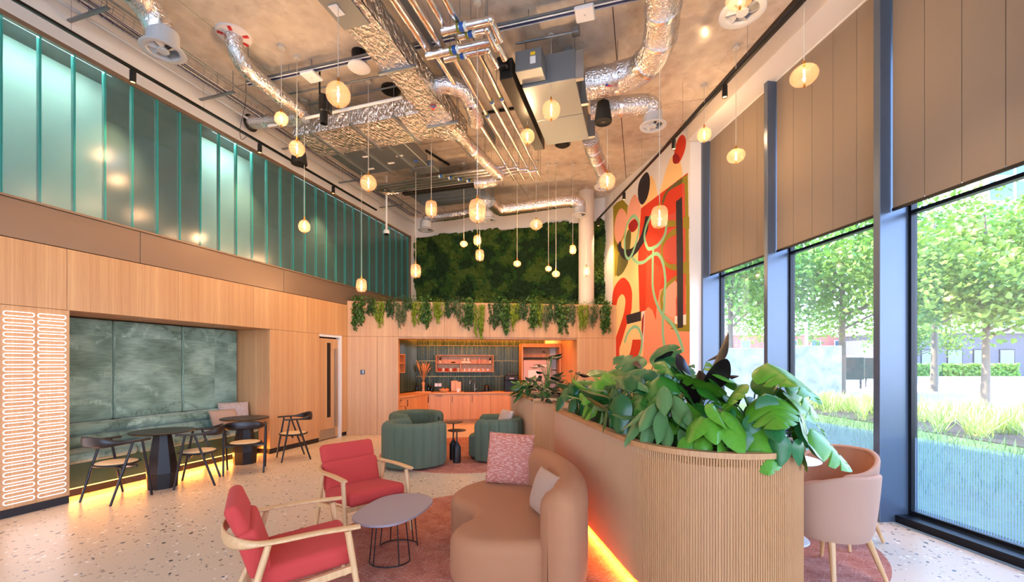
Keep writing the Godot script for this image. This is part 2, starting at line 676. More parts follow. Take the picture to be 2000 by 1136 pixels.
	m = mat("bottle_glass", Color(.02, .03, .035), .06)
	m = mat("window_glass_thick", Color(.9, .95, 1.0, .25), .03)
	m.transparency = BaseMaterial3D.TRANSPARENCY_ALPHA
	mat("soil", Color(.16, .13, .11), .95)
	mat("moss_base", Color(.10, .21, .07), .95)

func leaf_mat(called: String, col: Color, back := .35, rough := .35) -> StandardMaterial3D:
	var m := mat(called, col, rough)
	m.backlight_enabled = true
	m.backlight = Color(col.r, col.g, col.b) * back
	m.cull_mode = BaseMaterial3D.CULL_DISABLED
	return m

# ---------- the room ----------
func build_floor_and_ceiling():
	var f := structure("floor", "cream terrazzo floor with dark stone chips")
	var st := ns()
	var fp := PackedVector2Array([Vector2(-8.6, 4.4), Vector2(4.75, 4.4), Vector2(3.2, -11.3), Vector2(2.6, -14.2), Vector2(-4.0, -14.2), Vector2(-6.6, -6.4), Vector2(-8.9, 1.0)])
	prism(st, fp, -.2, 0)
	part("terrazzo_slab", st, M.terrazzo, f)
	var c := structure("ceiling", "board-marked warm grey concrete ceiling")
	# concrete bays laid parallel to the left wall, with open joints between them
	var b := ns()
	prism(b, PackedVector2Array([Vector2(-13, 5.2), Vector2(4.62, 5.2), Vector2(2.9, -15.2), Vector2(-13, -15.2)]), CEIL + .012, CEIL + .35)
	part("ceiling_slab", b, M.joint, c)
	var clip := PackedVector2Array([Vector2(-9.4, 4.6), Vector2(4.22, 4.6), Vector2(2.52, -13.4), Vector2(-9.4, -13.4)])
	for i in 9:
		for j in 5:
			var x0 := -9.6 + i * 2.4
			var z0 := -1.3 + j * 2.45
			var poly := PackedVector2Array()
			for q in [[x0, z0], [x0 + 2.388, z0], [x0 + 2.388, z0 + 2.438], [x0, z0 + 2.438]]:
				var w := FL * Vector3(q[0], 0, q[1])
				poly.append(Vector2(w.x, w.z))
			for cut in Geometry2D.intersect_polygons(poly, clip):
				var s := ns()
				prism(s, cut, CEIL, CEIL + .03)
				part("concrete_panel", s, M.concrete, c)

func panel(parent: Node, called: String, x0: float, x1: float, y0: float, y1: float, z: float, m: Material, t := .03, gap := .004):
	var st := ns()
	cbox(st, Vector3((x0 + x1) / 2, (y0 + y1) / 2, z - t / 2), Vector3(x1 - x0 - gap, y1 - y0 - gap, t), .002)
	return part(called, st, m, parent)

func build_left_wall():
	var w := structure("wall_left", "timber panelled wall under a band of bronze and teal channel glass", FL)
	var st := ns()
	span(st, Vector3(-9.3, 0, -.40), Vector3(0.52, 2.97, -.032))        # core behind the panels left of the nook
	span(st, Vector3(.52, 2.26, -.40), Vector3(5.75, 2.97, -.032))
	span(st, Vector3(3.45, 0, -.40), Vector3(4.60, 2.26, -.032))
	span(st, Vector3(-9.3, 2.97, -3.2), Vector3(9.2, 3.36, -.04))       # gallery floor
	span(st, Vector3(-9.3, 0, -3.4), Vector3(9.2, 6.2, -3.2))
	span(st, Vector3(-9.3, 0, -1.1), Vector3(9.2, 2.97, -.92))          # rear of the nook
	span(st, Vector3(5.36, 0, -.40), Vector3(8.9, 2.97, -.07))
	span(st, Vector3(8.32, 2.97, -3.2), Vector3(9.2, CEIL, -.05))
	span(st, Vector3(-9.3, 5.31, -3.2), Vector3(9.2, 6.0, -.05))
	span(st, Vector3(-9.3, 2.97, -3.2), Vector3(-3.2, CEIL, -.05))
	part("core", st, M.joint, w)
	# timber panels
	var xs := [-9.2, -7.0, -4.46, -3.2, -1.95, -.7, .545, 1.795, 3.045, 4.295, 5.57]
	for i in xs.size() - 1: panel(w, "timber_panel", xs[i], xs[i + 1], 2.24, 2.95, 0, M.oak_wall)
	for q in [[-9.2, -6.3], [-6.3, -3.8], [-3.8, -1.25], [-1.25, 0.0], [0.0, .57], [3.39, 4.02], [4.02, 4.63], [5.33, 5.57]]:
		panel(w, "timber_panel", q[0], q[1], .09, 2.24, 0, M.oak_wall)
	# bronze band, top trim
	var bx := [-9.2, -5.89, -3.49, -1.09, 1.31, 3.71, 6.11, 8.51]
	for i in bx.size() - 1: panel(w, "bronze_panel", bx[i], bx[i + 1], 2.955, 3.375, -.005, M.bronze_metal, .03, .006)
	st = ns()
	span(st, Vector3(-9.2, 3.375, -.06), Vector3(8.5, 3.40, .012))
	span(st, Vector3(-3.3, 5.26, -.06), Vector3(8.3, 5.31, .0))
	span(st, Vector3(8.28, 3.4, -.08), Vector3(8.33, 5.31, .01))
	part("bronze_trim", st, M.bronze_metal, w)
	st = ns()
	span(st, Vector3(-9.2, 5.31, -.05), Vector3(8.75, CEIL + .05, -.004))
	span(st, Vector3(8.33, 2.9, -.05), Vector3(8.75, 5.31, .02))
	span(st, Vector3(-9.2, 3.4, -.05), Vector3(-3.25, 5.31, -.004))
	part("plaster", st, M.white_paint, w)
	var bb := structure("baseboard_left", "dark skirting along the timber wall", FL)
	for q in [[-9.2, .57], [3.39, 4.63]]:
		st = ns()
		span(st, Vector3(q[0], 0, -.04), Vector3(q[1], .09, -.012))
		part("skirting", st, M.kick, bb)
	# channel glass: 0.3 m wide U sections, each its own part
	var ch := structure("window_1", "band of teal frosted channel glass above the timber wall", FL)
	st = ns()
	var wd := .303
	box(st, Vector3(0, 4.33, -.03), Vector3(wd - .022, 1.86, .008))
	var plate := mesh_of(st)
	st = ns()
	box(st, Vector3(-wd / 2 + .006, 4.33, -.045), Vector3(.008, 1.86, .05))
	box(st, Vector3(wd / 2 - .006, 4.33, -.045), Vector3(.008, 1.86, .05))
	var flange := mesh_of(st)
	for k in range(-11, 28):
		var g := mesh_part("glass_channel", plate, M.teal_glass, ch, Transform3D(Basis(), Vector3(.02 + wd * (k + .5), 0, 0)))
		mesh_part("glass_flange", flange, M.teal_edge, g)
	# the gallery behind it: pale boards close to the glass in places, a dim room elsewhere
	var gal := structure("wall_gallery", "gallery room behind the channel glass", FL)
	st = ns()
	span(st, Vector3(-3.25, 3.36, -.55), Vector3(1.20, 5.31, -.47))
	span(st, Vector3(2.50, 3.36, -.55), Vector3(3.42, 5.31, -.47))
	part("pale_board", st, M.pale_teal, gal)
	st = ns()
	span(st, Vector3(-3.2, 3.36, -3.2), Vector3(8.3, 4.5, -2.6))
	part("gallery_back", st, M.dark_metal, gal)
	st = ns()
	span(st, Vector3(1.6, 3.36, -2.6), Vector3(3.2, 5.31, -1.4))
	part("gallery_store", st, M.facade_metal, gal)
	for q in [[-3.2, 1.1, .50], [2.35, 3.2, .14], [4.0, 8.2, .05]]:
		var l := thing("gallery_light", "linear lamp glowing behind the teal glass, %s" % ["beside the wide pale board" if q[0] < 0 else ("above the narrow pale board" if q[0] < 3 else "over the far end of the gallery")], "lamp", FL)
		st = ns()
		var zz := -.10
		span(st, Vector3(q[0] + .05, 5.285, zz - .02), Vector3(q[1] - .05, 5.308, zz + .02))
		part("diffuser", st, M.cool_led, l)
		lamp_area(l, Transform3D(Basis(Vector3.RIGHT, -PI / 2 + .25), Vector3((q[0] + q[1]) / 2, 5.28, zz)), q[1] - q[0] - .1, .04, Color(.92, 1, .98), q[2] * 12)
	# door in the timber wall
	var d := structure("door_1", "oak door with a narrow dark vision panel and steel kick plate", FL)
	st = ns()
	cbox(st, Vector3(4.955, 1.09, -.075), Vector3(.62, 2.14, .045), .003)
	part("door_leaf", st, M.oak_wall, d)
	st = ns()
	box(st, Vector3(4.965, 1.27, -.05), Vector3(.115, 1.60, .006))
	part("vision_panel", st, M.black_paint, d)
	st = ns()
	for q in [[4.90, .012], [5.03, .012]]: box(st, Vector3(q[0], 1.27, -.05), Vector3(q[1], 1.63, .012))
	for q in [.462, 2.078]: box(st, Vector3(4.965, q, -.05), Vector3(.142, .014, .012))
	part("vision_frame", st, M.oak_frame, d)
	st = ns()
	box(st, Vector3(4.92, .13, -.05), Vector3(.5, .2, .006))
	part("kick_plate", st, M.steel, d)
	st = ns()
	box(st, Vector3(5.16, 1.1, -.02), Vector3(.05, 1.7, .02))
	box(st, Vector3(5.16, .4, -.035), Vector3(.03, .03, .04))
	box(st, Vector3(5.16, 1.8, -.035), Vector3(.03, .03, .04))
	part("pull_handle", st, M.steel, d)
	st = ns()
	span(st, Vector3(5.265, 0, -.1), Vector3(5.33, 2.24, -.004))
	span(st, Vector3(4.63, 2.19, -.1), Vector3(5.265, 2.24, -.012))
	span(st, Vector3(4.625, 0, -.12), Vector3(4.645, 2.24, -.02))
	part("door_frame", st, M.white_paint, d)

func build_back_wall():
	var w := structure("wall_back", "timber front of the kitchen with a planted trough on top", FB)
	for q in [[-.26, .42, 0, 2.24], [.42, .89, 0, 2.24], [5.10, 6.14, 0, 2.24]]:
		panel(w, "timber_panel", q[0], q[1], q[2], q[3], 0, M.oak_wall, .035)
	var xs := [-.26, .89, 1.94, 2.99, 4.05, 5.10, 6.14]
	for i in xs.size() - 1: panel(w, "timber_panel", xs[i], xs[i + 1], 2.24, 3.05, 0, M.oak_wall, .035)
	var st := ns()
	span(st, Vector3(-.26, 2.26, -.4), Vector3(6.14, 2.30, -.036))
	span(st, Vector3(-.26, 2.82, -.4), Vector3(6.14, 2.85, -.036))
	span(st, Vector3(-.26, 2.26, -.12), Vector3(6.14, 3.04, -.036))
	span(st, Vector3(-.26, 2.82, -.42), Vector3(6.14, 3.04, -.38))
	span(st, Vector3(-.26, 0, -.12), Vector3(.88, 2.26, -.036))
	span(st, Vector3(5.12, 0, -.12), Vector3(6.14, 2.26, -.036))
	part("core", st, M.joint, w)
	st = ns()
	span(st, Vector3(.84, 0, -.25), Vector3(.89, 2.24, -.03))            # reveals of the opening
	span(st, Vector3(.89, 2.2, -.42), Vector3(5.10, 2.245, -.03))
	span(st, Vector3(5.10, 0, -2.5), Vector3(5.15, 2.24, -.03))
	part("reveal", st, M.oak_wall, w)
	st = ns()
	span(st, Vector3(-.5, 2.42, -3.4), Vector3(6.3, 2.6, -.4))           # kitchen lid
	span(st, Vector3(.6, 0, -2.9), Vector3(6.2, 2.5, -2.32))
	part("kitchen_shell", st, M.warm_white, w)
	# moss wall, with the white beam over it
	var mw := structure("wall_moss", "wall covered in clumps of preserved green moss", FM)
	st = ns()
	span(st, Vector3(-.3, 2.4, -.25), Vector3(5.6, 5.34, -.06))
	part("moss_backing", st, M.moss_base, mw)
	st = ns()
	span(st, Vector3(-.3, 5.32, -.3), Vector3(5.7, CEIL + .1, .03))
	span(st, Vector3(-.3, 0, -1.2), Vector3(5.9, 2.4, -1.0))
	part("plaster_beam", st, M.white_paint, mw)
	build_moss(mw)
	var col := structure("trim_1", "round white column in front of the moss wall", Transform3D(Basis(), at(1.85, 0, 10.72)))
	st = ns()
	lathe(st, [Vector2(.19, 0), Vector2(.19, CEIL + .02)], 28)
	part("column_shaft", st, M.warm_white, col)

func build_moss(parent: Node3D):
	# clumps of moss: bumpy cushions scattered over the backing, each a small lobed blob, tinted in large patches
	var st := ns()
	var nz := noise(81, 2.2, 2)
	st.set_smooth_group(1)
	var rows := []
	for i in 7:
		var row := []
		for k in 11:
			var th := PI * .5 * i / 6
			var ph := TAU * (k % 10) / 10
			var p := Vector3(sin(th) * cos(ph), sin(th) * sin(ph), cos(th))
			row.append(p * (1 + nz.get_noise_3dv(p * 1.6) * .75))
		rows.append(row)
	grid(st, rows)
	var mesh := mesh_of(st)
	var m := mat("moss", Color(1, 1, 1), .95)
	m.vertex_color_use_as_albedo = true
	m.normal_enabled = true
	m.normal_texture = noise_tex(83, .2, 256, 12.0, 3)
	m.uv1_triplanar = true
	m.uv1_scale = Vector3(6, 6, 6)
	var mm := MultiMesh.new()
	mm.transform_format = MultiMesh.TRANSFORM_3D
	mm.use_colors = true
	mm.mesh = mesh
	var pts := []
	var patch := noise(85, 1.1, 2)
	var kinds := noise(88, 1.3, 2)
	var fine := noise(86, 5.0, 2)
	while pts.size() < 15000:
		pts.append(Vector2(rng.randf_range(-.05, 5.45), rng.randf_range(2.55, 5.33)))
	mm.instance_count = pts.size()
	for i in pts.size():
		var p: Vector2 = pts[i]
		var v := patch.get_noise_2d(p.x, p.y)
		var s := rng.randf_range(.018, .045) * (1.25 if v > 0 else .9)
		var b := Basis(Vector3(0, 0, 1), rng.randf() * TAU).scaled(Vector3(s, s, s * rng.randf_range(1.0, 2.0)))
		var lift := clampf(.06 + v * .16 + fine.get_noise_2d(p.x, p.y) * .09, 0, .22)
		mm.set_instance_transform(i, Transform3D(b, Vector3(p.x, p.y, -.06 + lift)))
		var hue := kinds.get_noise_2d(p.x, p.y) + fine.get_noise_2d(p.x * .6 + 9, p.y * .6) * .3 + rng.randf_range(-.06, .06)
		var c := Color(.013, .052, .011) if hue < -.1 else (Color(.030, .105, .012) if hue < .16 else Color(.085, .16, .02))   # three kinds of moss
		mm.set_instance_color(i, c)
	var o := MultiMeshInstance3D.new()
	o.multimesh = mm
	o.material_override = m
	o.name = "moss"
	o.set_meta("kind", "stuff")
	parent.add_child(o)

func build_window_wall():
	# in the frame of the window wall x runs towards the camera, so depth is negative x
	var posts := [7.75, 6.12, 4.49, 2.86, 1.23, -.40, -2.03, -3.66]
	var w := structure("wall_right", "window wall with dark metal posts under a white downstand", FR)
	var st := ns()
	span(st, Vector3(-7.7, 5.58, -.8), Vector3(4.4, CEIL + .3, .27))
	part("downstand", st, M.warm_white, w)
	st = ns()
	span(st, Vector3(-7.7, 5.572, -.5), Vector3(4.4, 5.582, .268))
	part("soffit", st, M.white_paint, w)
	st = ns()
	span(st, Vector3(-7.75, 5.5, -1.2), Vector3(4.4, CEIL + .3, -.5))
	span(st, Vector3(-7.7, CEIL - .07, .27), Vector3(4.4, CEIL + .02, .30))
	part("shadow_gap", st, M.facade_metal, w)
	for t in posts:
		st = ns()
		cbox(st, Vector3(-t + .035, 2.79, -.21), Vector3(.075, 5.58, .42), .004)
		part("window_post", st, M.facade_metal, w)
	for i in posts.size() - 1:
		var x0: float = -posts[i] + .075
		var x1: float = -posts[i + 1]
		var win := structure("window_%d" % (i + 2), "tall fixed window with dark frame and frosted stripes low down", FR)
		st = ns()
		for q in [x0 + .012, x1 - .012]: box(st, Vector3(q, 2.8, -.36), Vector3(.03, 5.5, .07))
		for q in [.10, 3.17, 5.55]: box(st, Vector3((x0 + x1) / 2, q, -.36), Vector3(x1 - x0, .035, .07))
		part("window_frame", st, M.dark_metal, win)
		st = ns()
		box(st, Vector3((x0 + x1) / 2, 2.82, -.37), Vector3(x1 - x0 - .03, 5.42, .012))
		part("window_pane", st, M.window_glass, win)
		st = ns()
		span(st, Vector3(x0, 0, -.42), Vector3(x1, .075, -.17))
		part("window_sill", st, M.dark_metal, win)
		st = ns()
		var n := int((x1 - x0 - .06) / .021)
		for k in n: box(st, Vector3(x0 + .04 + k * .021, .49, -.362), Vector3(.0105, .75, .002))
		var fr := part("frosted_stripes", st, M.frosted_stripe, win)
		fr.set_meta("kind", "stuff")
		if i == 0: continue
	for i in posts.size() - 1:
		var x0: float = -posts[i] + .085
		var x1: float = -posts[i + 1] - .01
		var names := ["beside the mural", "in the second bay from the mural", "in the third bay from the mural", "in the fourth bay from the mural", "in the fifth bay from the mural", "in the sixth bay from the mural", "in the last bay by the rear glazing"]
		var bl := thing("roller_blind", "taupe fabric window blind of sewn vertical strips, %s" % names[i], "blind", FR, "taupe blinds along the window wall")
		var n := 5
		var sw := (x1 - x0) / n
		for k in n:
			st = ns()
			box(st, Vector3(x0 + sw * (k + .5), 4.385, -.13), Vector3(sw - .005, 2.37, .004))
			part("blind_strip", st, M.blind_fabric, bl)
		st = ns()
		box(st, Vector3((x0 + x1) / 2, 4.4, -.136), Vector3(x1 - x0, 2.36, .004))
		part("blind_lining", st, M.joint, bl)
		st = ns()
		box(st, Vector3((x0 + x1) / 2, 3.19, -.13), Vector3(x1 - x0, .03, .016))
		part("bottom_bar", st, M.dark_metal, bl)
		st = ns()
		box(st, Vector3((x0 + x1) / 2, 5.565, -.14), Vector3(x1 - x0, .012, .06))
		part("blind_cassette", st, M.white_plastic, bl)
	# the mural wall, a white pier that closes the room towards the moss
	var mw := structure("wall_mural", "white wall pier that carries the mural")
	st = ns()
	prism(st, PackedVector2Array([Vector2(3.18, -7.68), Vector2(2.37, -11.2), Vector2(2.3, -12.4), Vector2(3.0, -12.4), Vector2(3.60, -7.78), Vector2(3.56, -7.68)]), 0, CEIL + .1)
	part("pier", st, M.white_paint, mw)

func build_rear_wall():
	var w := structure("wall_rear", "glazed entrance front behind the lounge")
	var st := ns()
	span(st, Vector3(-9.2, 4.9, 4.0), Vector3(4.9, CEIL + .3, 4.3))
	span(st, Vector3(-9.2, 0, 4.0), Vector3(-7.2, 5.0, 4.3))
	span(st, Vector3(4.35, 0, 4.0), Vector3(5.2, CEIL, 4.3))
	part("plaster", st, M.white_paint, w)
	for i in 8:
		st = ns()
		box(st, Vector3(-7.15 + i * 1.64, 2.45, 4.15), Vector3(.08, 4.9, .2))
		part("window_post", st, M.facade_metal, w)
	for i in 7:
		st = ns()
		box(st, Vector3(-6.33 + i * 1.64, 2.45, 4.2), Vector3(1.56, 4.88, .012))
		part("window_pane", st, M.window_glass, w)

# ---------- outside ----------
func scatter(parent: Node, called: String, mesh: Mesh, m: Material, xfs: Array, cols: Array) -> MultiMeshInstance3D:
	var mm := MultiMesh.new()
	mm.transform_format = MultiMesh.TRANSFORM_3D
	mm.use_colors = not cols.is_empty()
	mm.mesh = mesh
	mm.instance_count = xfs.size()
	for i in xfs.size():
		mm.set_instance_transform(i, xfs[i])
		if not cols.is_empty(): mm.set_instance_color(i, cols[i])
	var o := MultiMeshInstance3D.new()
	o.multimesh = mm
	o.material_override = m
	o.name = called
	o.set_meta("kind", "stuff")
	parent.add_child(o, true)
	return o

func leaf_blade(pts: Array, fold := .12) -> ArrayMesh:   # small leaf folded along its midrib; pts are (half width, along) pairs
	var st := ns()
	var n := pts.size()
	for s in [-1.0, 1.0]:
		for i in n - 1:
			var a: Vector2 = pts[i]
			var b: Vector2 = pts[i + 1]
			var A := Vector3(s * a.x, absf(a.x) * fold * 2, a.y)
			var B := Vector3(s * b.x, absf(b.x) * fold * 2, b.y)
			facing(st, [Vector3(0, 0, a.y), A, B, Vector3(0, 0, b.y)] if a.x > .001 and b.x > .001 else ([Vector3(0, 0, a.y), B, Vector3(0, 0, b.y)] if b.x > .001 else [Vector3(0, 0, a.y), A, Vector3(0, 0, b.y)]), Vector3.UP)
	return mesh_of(st)

func any_turn() -> Basis:
	return Basis.from_euler(Vector3(rng.randf_range(-1.1, 1.1), rng.randf() * TAU, rng.randf_range(-1.1, 1.1)))

func street_tree(p: Vector3, h: float, r: float, trunk: float, n: int, label: String, hue := 0.0):
	var t := thing("street_tree", label, "tree", Transform3D(Basis(), p), "trees outside the windows")
	var st := ns()
	var y0 := h * .32
	tube(st, [Vector3.ZERO, Vector3(.05, y0 * .5, 0), Vector3(0, y0, .05), Vector3(.1, h * .7, 0), Vector3(0, h * .92, 0)], [trunk, trunk * .85, trunk * .75, trunk * .4, .03], 8)
	part("trunk", st, M.bark, t)
	var tips := []
	for k in 12:
		var a := TAU * k / 12 + rng.randf()
		var yb := lerpf(y0, h * .72, k / 12.0)
		var out := r * rng.randf_range(.55, .9) * (1.0 - .45 * k / 12.0)
		var tip := Vector3(cos(a) * out, yb + h * rng.randf_range(.08, .2), sin(a) * out)
		st = ns()
		tube(st, [Vector3(0, yb, 0), Vector3(0, yb, 0).lerp(tip, .5) + Vector3(0, .15, 0), tip], [trunk * .4, trunk * .25, .015], 5)
		part("branch", st, M.bark, t)
		tips.append(tip)
	var xfs := []
	var cols := []
	var c0 := Vector3(0, h * .66, 0)
	var clumps := []
	for k in 46:
		var d := Vector3(rng.randfn(), rng.randfn(), rng.randfn()).normalized() * pow(rng.randf(), .4)
		clumps.append(c0 + Vector3(d.x * r, d.y * h * .36, d.z * r))
	clumps.append_array(tips)
	for i in n * 2:
		var c: Vector3 = clumps[i % clumps.size()]
		var q := c + Vector3(rng.randfn(), rng.randfn() * .7, rng.randfn()) * r * .17
		var s := rng.randf_range(.8, 1.5) * (.12 + r * .016)
		xfs.append(Transform3D(any_turn().scaled(Vector3.ONE * s), q))
		var v := rng.randf()
		cols.append(Color(.08 + hue, .22, .025).lerp(Color(.24 + hue, .40, .07), v))
	scatter(t, "foliage", M_leaf_small, M.tree_leaf, xfs, cols)

var M_leaf_small: ArrayMesh

func build_outside():
	var m := mat("bark", Color(.45, .40, .34), .9)
	m = leaf_mat("tree_leaf", Color(1, 1, 1), .8, .5)
	m.vertex_color_use_as_albedo = true
	m.backlight = Color(.7, .8, .5)
	mat("paving", Color(.72, .71, .68), .9)
	m = mat("lawn", Color(1, 1, 1), .95)
	m.albedo_texture = ramp_tex(91, .03, [Color(.20, .30, .12), Color(.28, .38, .16), Color(.36, .43, .24)], 512, 5)
	m.uv1_scale = Vector3(.4, .4, 1)
	mat("brick_grey", Color(.36, .36, .38), .9)
	mat("brick_pink", Color(.70, .42, .38), .9)
	mat("far_glass", Color(.35, .45, .5), .1)
	mat("hoarding", Color(.05, .16, .12), .5)
	M_leaf_small = leaf_blade([Vector2(0, -.5), Vector2(.34, -.25), Vector2(.42, .05), Vector2(.2, .38), Vector2(0, .6)], .2)
	var g := structure("ground", "pale paving outside the windows")
	var st := ns()
	span(st, Vector3(-60, -.35, -130), Vector3(130, -.06, 60))
	part("paving", st, M.paving, g)
	var lw := structure("ground_lawn", "lawn strip next to the window wall")
	st = ns()
	prism(st, PackedVector2Array([Vector2(5.2, 14), Vector2(9.9, 14), Vector2(10.4, -18), Vector2(3.2, -18), Vector2(3.2, -8.4), Vector2(4.3, -8.2), Vector2(5.0, -1)]), -.07, -.03)
	part("turf", st, M.lawn, lw)
	# ornamental grasses in a bed beyond the lawn
	var bed := thing("planting_bed", "bed of pale ornamental grasses in the sun outside", "plants", Transform3D(Basis(), Vector3(12.2, -.06, -10)))
	st = ns()
	span(st, Vector3(-2.2, 0, -7.6), Vector3(2.6, .06, 14))
	part("soil", st, M.soil, bed)
	var blade := leaf_blade([Vector2(.012, 0), Vector2(.02, .3), Vector2(.012, .7), Vector2(0, 1)], .2)
	var xfs := []
	var cols := []
	for k in 420:
		var c := Vector3(rng.randf_range(-2.1, 2.5), .05, rng.randf_range(-7.2, 13.5))
		var tint := rng.randf()
		for i in 26:
			var b := Basis(Vector3.UP, rng.randf() * TAU) * Basis(Vector3.RIGHT, -rng.randf_range(.75, 1.5))
			xfs.append(Transform3D(b.scaled(Vector3(1.3, 1, 1) * rng.randf_range(.35, .75)), c + Vector3(rng.randfn(), 0, rng.randfn()) * .07))
			cols.append(Color(.28, .40, .08).lerp(Color(.62, .60, .25), clampf(tint + rng.randf_range(-.2, .2), 0, 1)))
	scatter(bed, "grasses", blade, M.tree_leaf, xfs, cols)
	# low growth on the near lawn
	xfs = []
	cols = []
	for k in 5000:
		var D := rng.randf_range(1.5, 16)
		var b := Basis(Vector3.UP, rng.randf() * TAU) * Basis(Vector3.RIGHT, -rng.randf_range(.5, 1.5))
		xfs.append(Transform3D(b.scaled(Vector3(1.6, 1, 1) * rng.randf_range(.12, .32)), Vector3(rng.randf_range(5.1, 9.9), -.03, -D)))
		cols.append(Color(.05, .13, .04).lerp(Color(.16, .26, .07), rng.randf()))
	var gr := thing("tall_grass", "tufts of long grass on the lawn along the windows", "grass")
	gr.set_meta("kind", "stuff")
	scatter(gr, "blades", blade, M.tree_leaf, xfs, cols)
	# concrete screen walls
	for q in [[9.0, 11.6, 2.35, 18.7], [11.9, 14.0, 2.45, 18.4]]:
		st = ns()
		cbox(st, Vector3((q[0] + q[1]) / 2, q[2] / 2 - .06, -q[3]), Vector3(q[1] - q[0], q[2], .3), .01)
		single("screen_wall", st, M.pale_concrete, "grey board-marked concrete screen wall outside, %s" % ["the wider one" if q[0] < 10 else "the narrower taller one"], "wall")
	var tl := [[18.9, 17.2, 8.3, 3.3, .15, 4200, "slender pale-trunked maple standing behind the grass bed", .05], [25.5, 26.0, 12.0, 4.6, .2, 4200, "broad green tree behind the slender maple", 0.0], [18.0, 23.5, 11.0, 4.4, .2, 4200, "leafy tree behind the concrete screen walls and the lamp mast", .02], [12.4, 24.5, 11.5, 4.4, .2, 4200, "bushy tree right behind the wider concrete screen wall", .0], [33.0, 30.0, 12.5, 4.6, .2, 3200, "tall tree next to the grey brick building", .0], [35.0, 37.5, 7.0, 3.2, .12, 2500, "small tree in the hedge before the grey brick building", .03], [8.0, 27.0, 11.0, 4.5, .2, 2500, "dense tree beyond the end of the concrete screen wall", .0], [26.0, 42.0, 12.0, 5.5, .2, 3000, "tree in front of the pink brick building", .02]]
	for q in tl: street_tree(at(q[0], -.06, q[1]), q[2], q[3], q[4], q[5], q[6], q[7])
	# hedge and bench
	st = ns()
	cbox(st, Vector3(42, .22, -40), Vector3(15, .45, .6), .02)
	single("stone_bench", st, M.paving, "long pale stone bench edge before the hedge", "bench")
	for q in [[36.5, 42.0], [42.5, 50]]:
		var hd := thing("clipped_hedge", "clipped green hedge behind the stone bench, %s piece" % ["shorter" if q[0] < 40 else "longer"], "hedge", Transform3D(Basis(), at(q[0], 0, 43)))
		st = ns()
		span(st, Vector3(0, 0, -.5), Vector3(q[1] - q[0], 1.45, .5))
		part("hedge_core", st, M.lawn, hd)
		xfs = []
		cols = []
		for k in 1400:
			xfs.append(Transform3D(any_turn().scaled(Vector3.ONE * .3), Vector3(rng.randf() * (q[1] - q[0]), rng.randf() * 1.6, rng.randf_range(.4, .75))))
			cols.append(Color(.14, .32, .05).lerp(Color(.32, .52, .1), rng.randf()))
		scatter(hd, "foliage", M_leaf_small, M.tree_leaf, xfs, cols)
	# buildings far behind
	var bd := thing("brick_building", "low grey brick building with white roof edge behind the hedge", "building", Transform3D(Basis(), at(49, 0, 56)))
	st = ns()
	span(st, Vector3(0, 0, -8), Vector3(30, 5.6, 0))
	part("wall", st, M.brick_grey, bd)
	st = ns()
	span(st, Vector3(-.6, 5.6, -8.5), Vector3(30.5, 6.3, .8))
	part("roof", st, M.white_paint, bd)
	for k in 6:
		st = ns()
		box(st, Vector3(1.8 + k * 3.4, 2.2, .02), Vector3(2.0, 2.6, .1))
		var fr := part("window", st, M.dark_metal, bd)
		st = ns()
		box(st, Vector3(1.8 + k * 3.4, 2.2, .07), Vector3(1.8, 2.4, .04))
		part("pane", st, M.far_glass, fr)
	bd = thing("pink_building", "pink brick building with a row of small windows far behind", "building", Transform3D(Basis(), at(30, 0, 66)))
	st = ns()
	span(st, Vector3(0, 0, -8), Vector3(26, 6.0, 0))
	part("wall", st, M.brick_pink, bd)
	st = ns()
	span(st, Vector3(-.3, 2.6, -.1), Vector3(26.3, 3.2, .15))
	span(st, Vector3(-.3, 6.0, -8.2), Vector3(26.3, 6.4, .3))
	part("stone_course", st, M.white_paint, bd)
	for k in 7:
		st = ns()
		box(st, Vector3(2.2 + k * 3.6, 4.3, .02), Vector3(1.5, 1.9, .1))
		var fr := part("window", st, M.white_paint, bd)
		st = ns()
		box(st, Vector3(2.2 + k * 3.6, 4.3, .07), Vector3(1.3, 1.7, .04))
		part("pane", st, M.far_glass, fr)
	bd = thing("glass_tower", "pale glazed tower block rising behind the trees", "building", Transform3D(Basis(), at(86, 0, 78)))
	st = ns()
	span(st, Vector3(0, 0, -10), Vector3(30, 42, 0))
	part("wall", st, M.white_paint, bd)
	for k in 6:
		for j in 8:
			st = ns()
			box(st, Vector3(2.8 + k * 4.8, 6 + j * 4.5, .03), Vector3(4.2, 3.4, .1))
			part("window", st, M.far_glass, bd)
	for q in [[21.9, 23.7, 29.0], [25.4, 26.8, 31.0]]:
		var hb := thing("green_hoarding", "dark green hoarding panel on posts outside, %s" % ["beside the concrete screen wall" if q[0] < 23 else "farther from the concrete screen wall"], "hoarding", Transform3D(Basis(), at((q[0] + q[1]) / 2, -.06, q[2])))
		st = ns()
		box(st, Vector3(0, 1.35, 0), Vector3(q[1] - q[0], 1.5, .08))
		part("board", st, M.hoarding, hb)
		for s in [-.4, .4]:
			st = ns()
			box(st, Vector3(s * (q[1] - q[0]), .35, -.02), Vector3(.08, .7, .08))
			part("post", st, M.dark_metal, hb)
	var lm := thing("lamp_mast", "slim white lamp mast standing among the trees outside", "lamp post", Transform3D(Basis(), at(20.4, -.06, 29.8)))
	st = ns()
	lathe(st, [Vector2(.16, 0), Vector2(.16, .5), Vector2(.11, .55), Vector2(.08, 9.6), Vector2(0, 9.6)], 12)
	part("mast", st, M.white_paint, lm)
	st = ns()
	box(st, Vector3(-.5, 9.5, 0), Vector3(1.1, .08, .25))
	part("lamp_head", st, M.grey_plastic, lm)
	var bo := thing("bollard", "short pale bollard on the paving outside", "bollard", Transform3D(Basis(), at(16.6, -.06, 20.0)))
	st = ns()
	lathe(st, [Vector2(.1, 0), Vector2(.1, .85), Vector2(.085, .9), Vector2(0, .91)], 12)
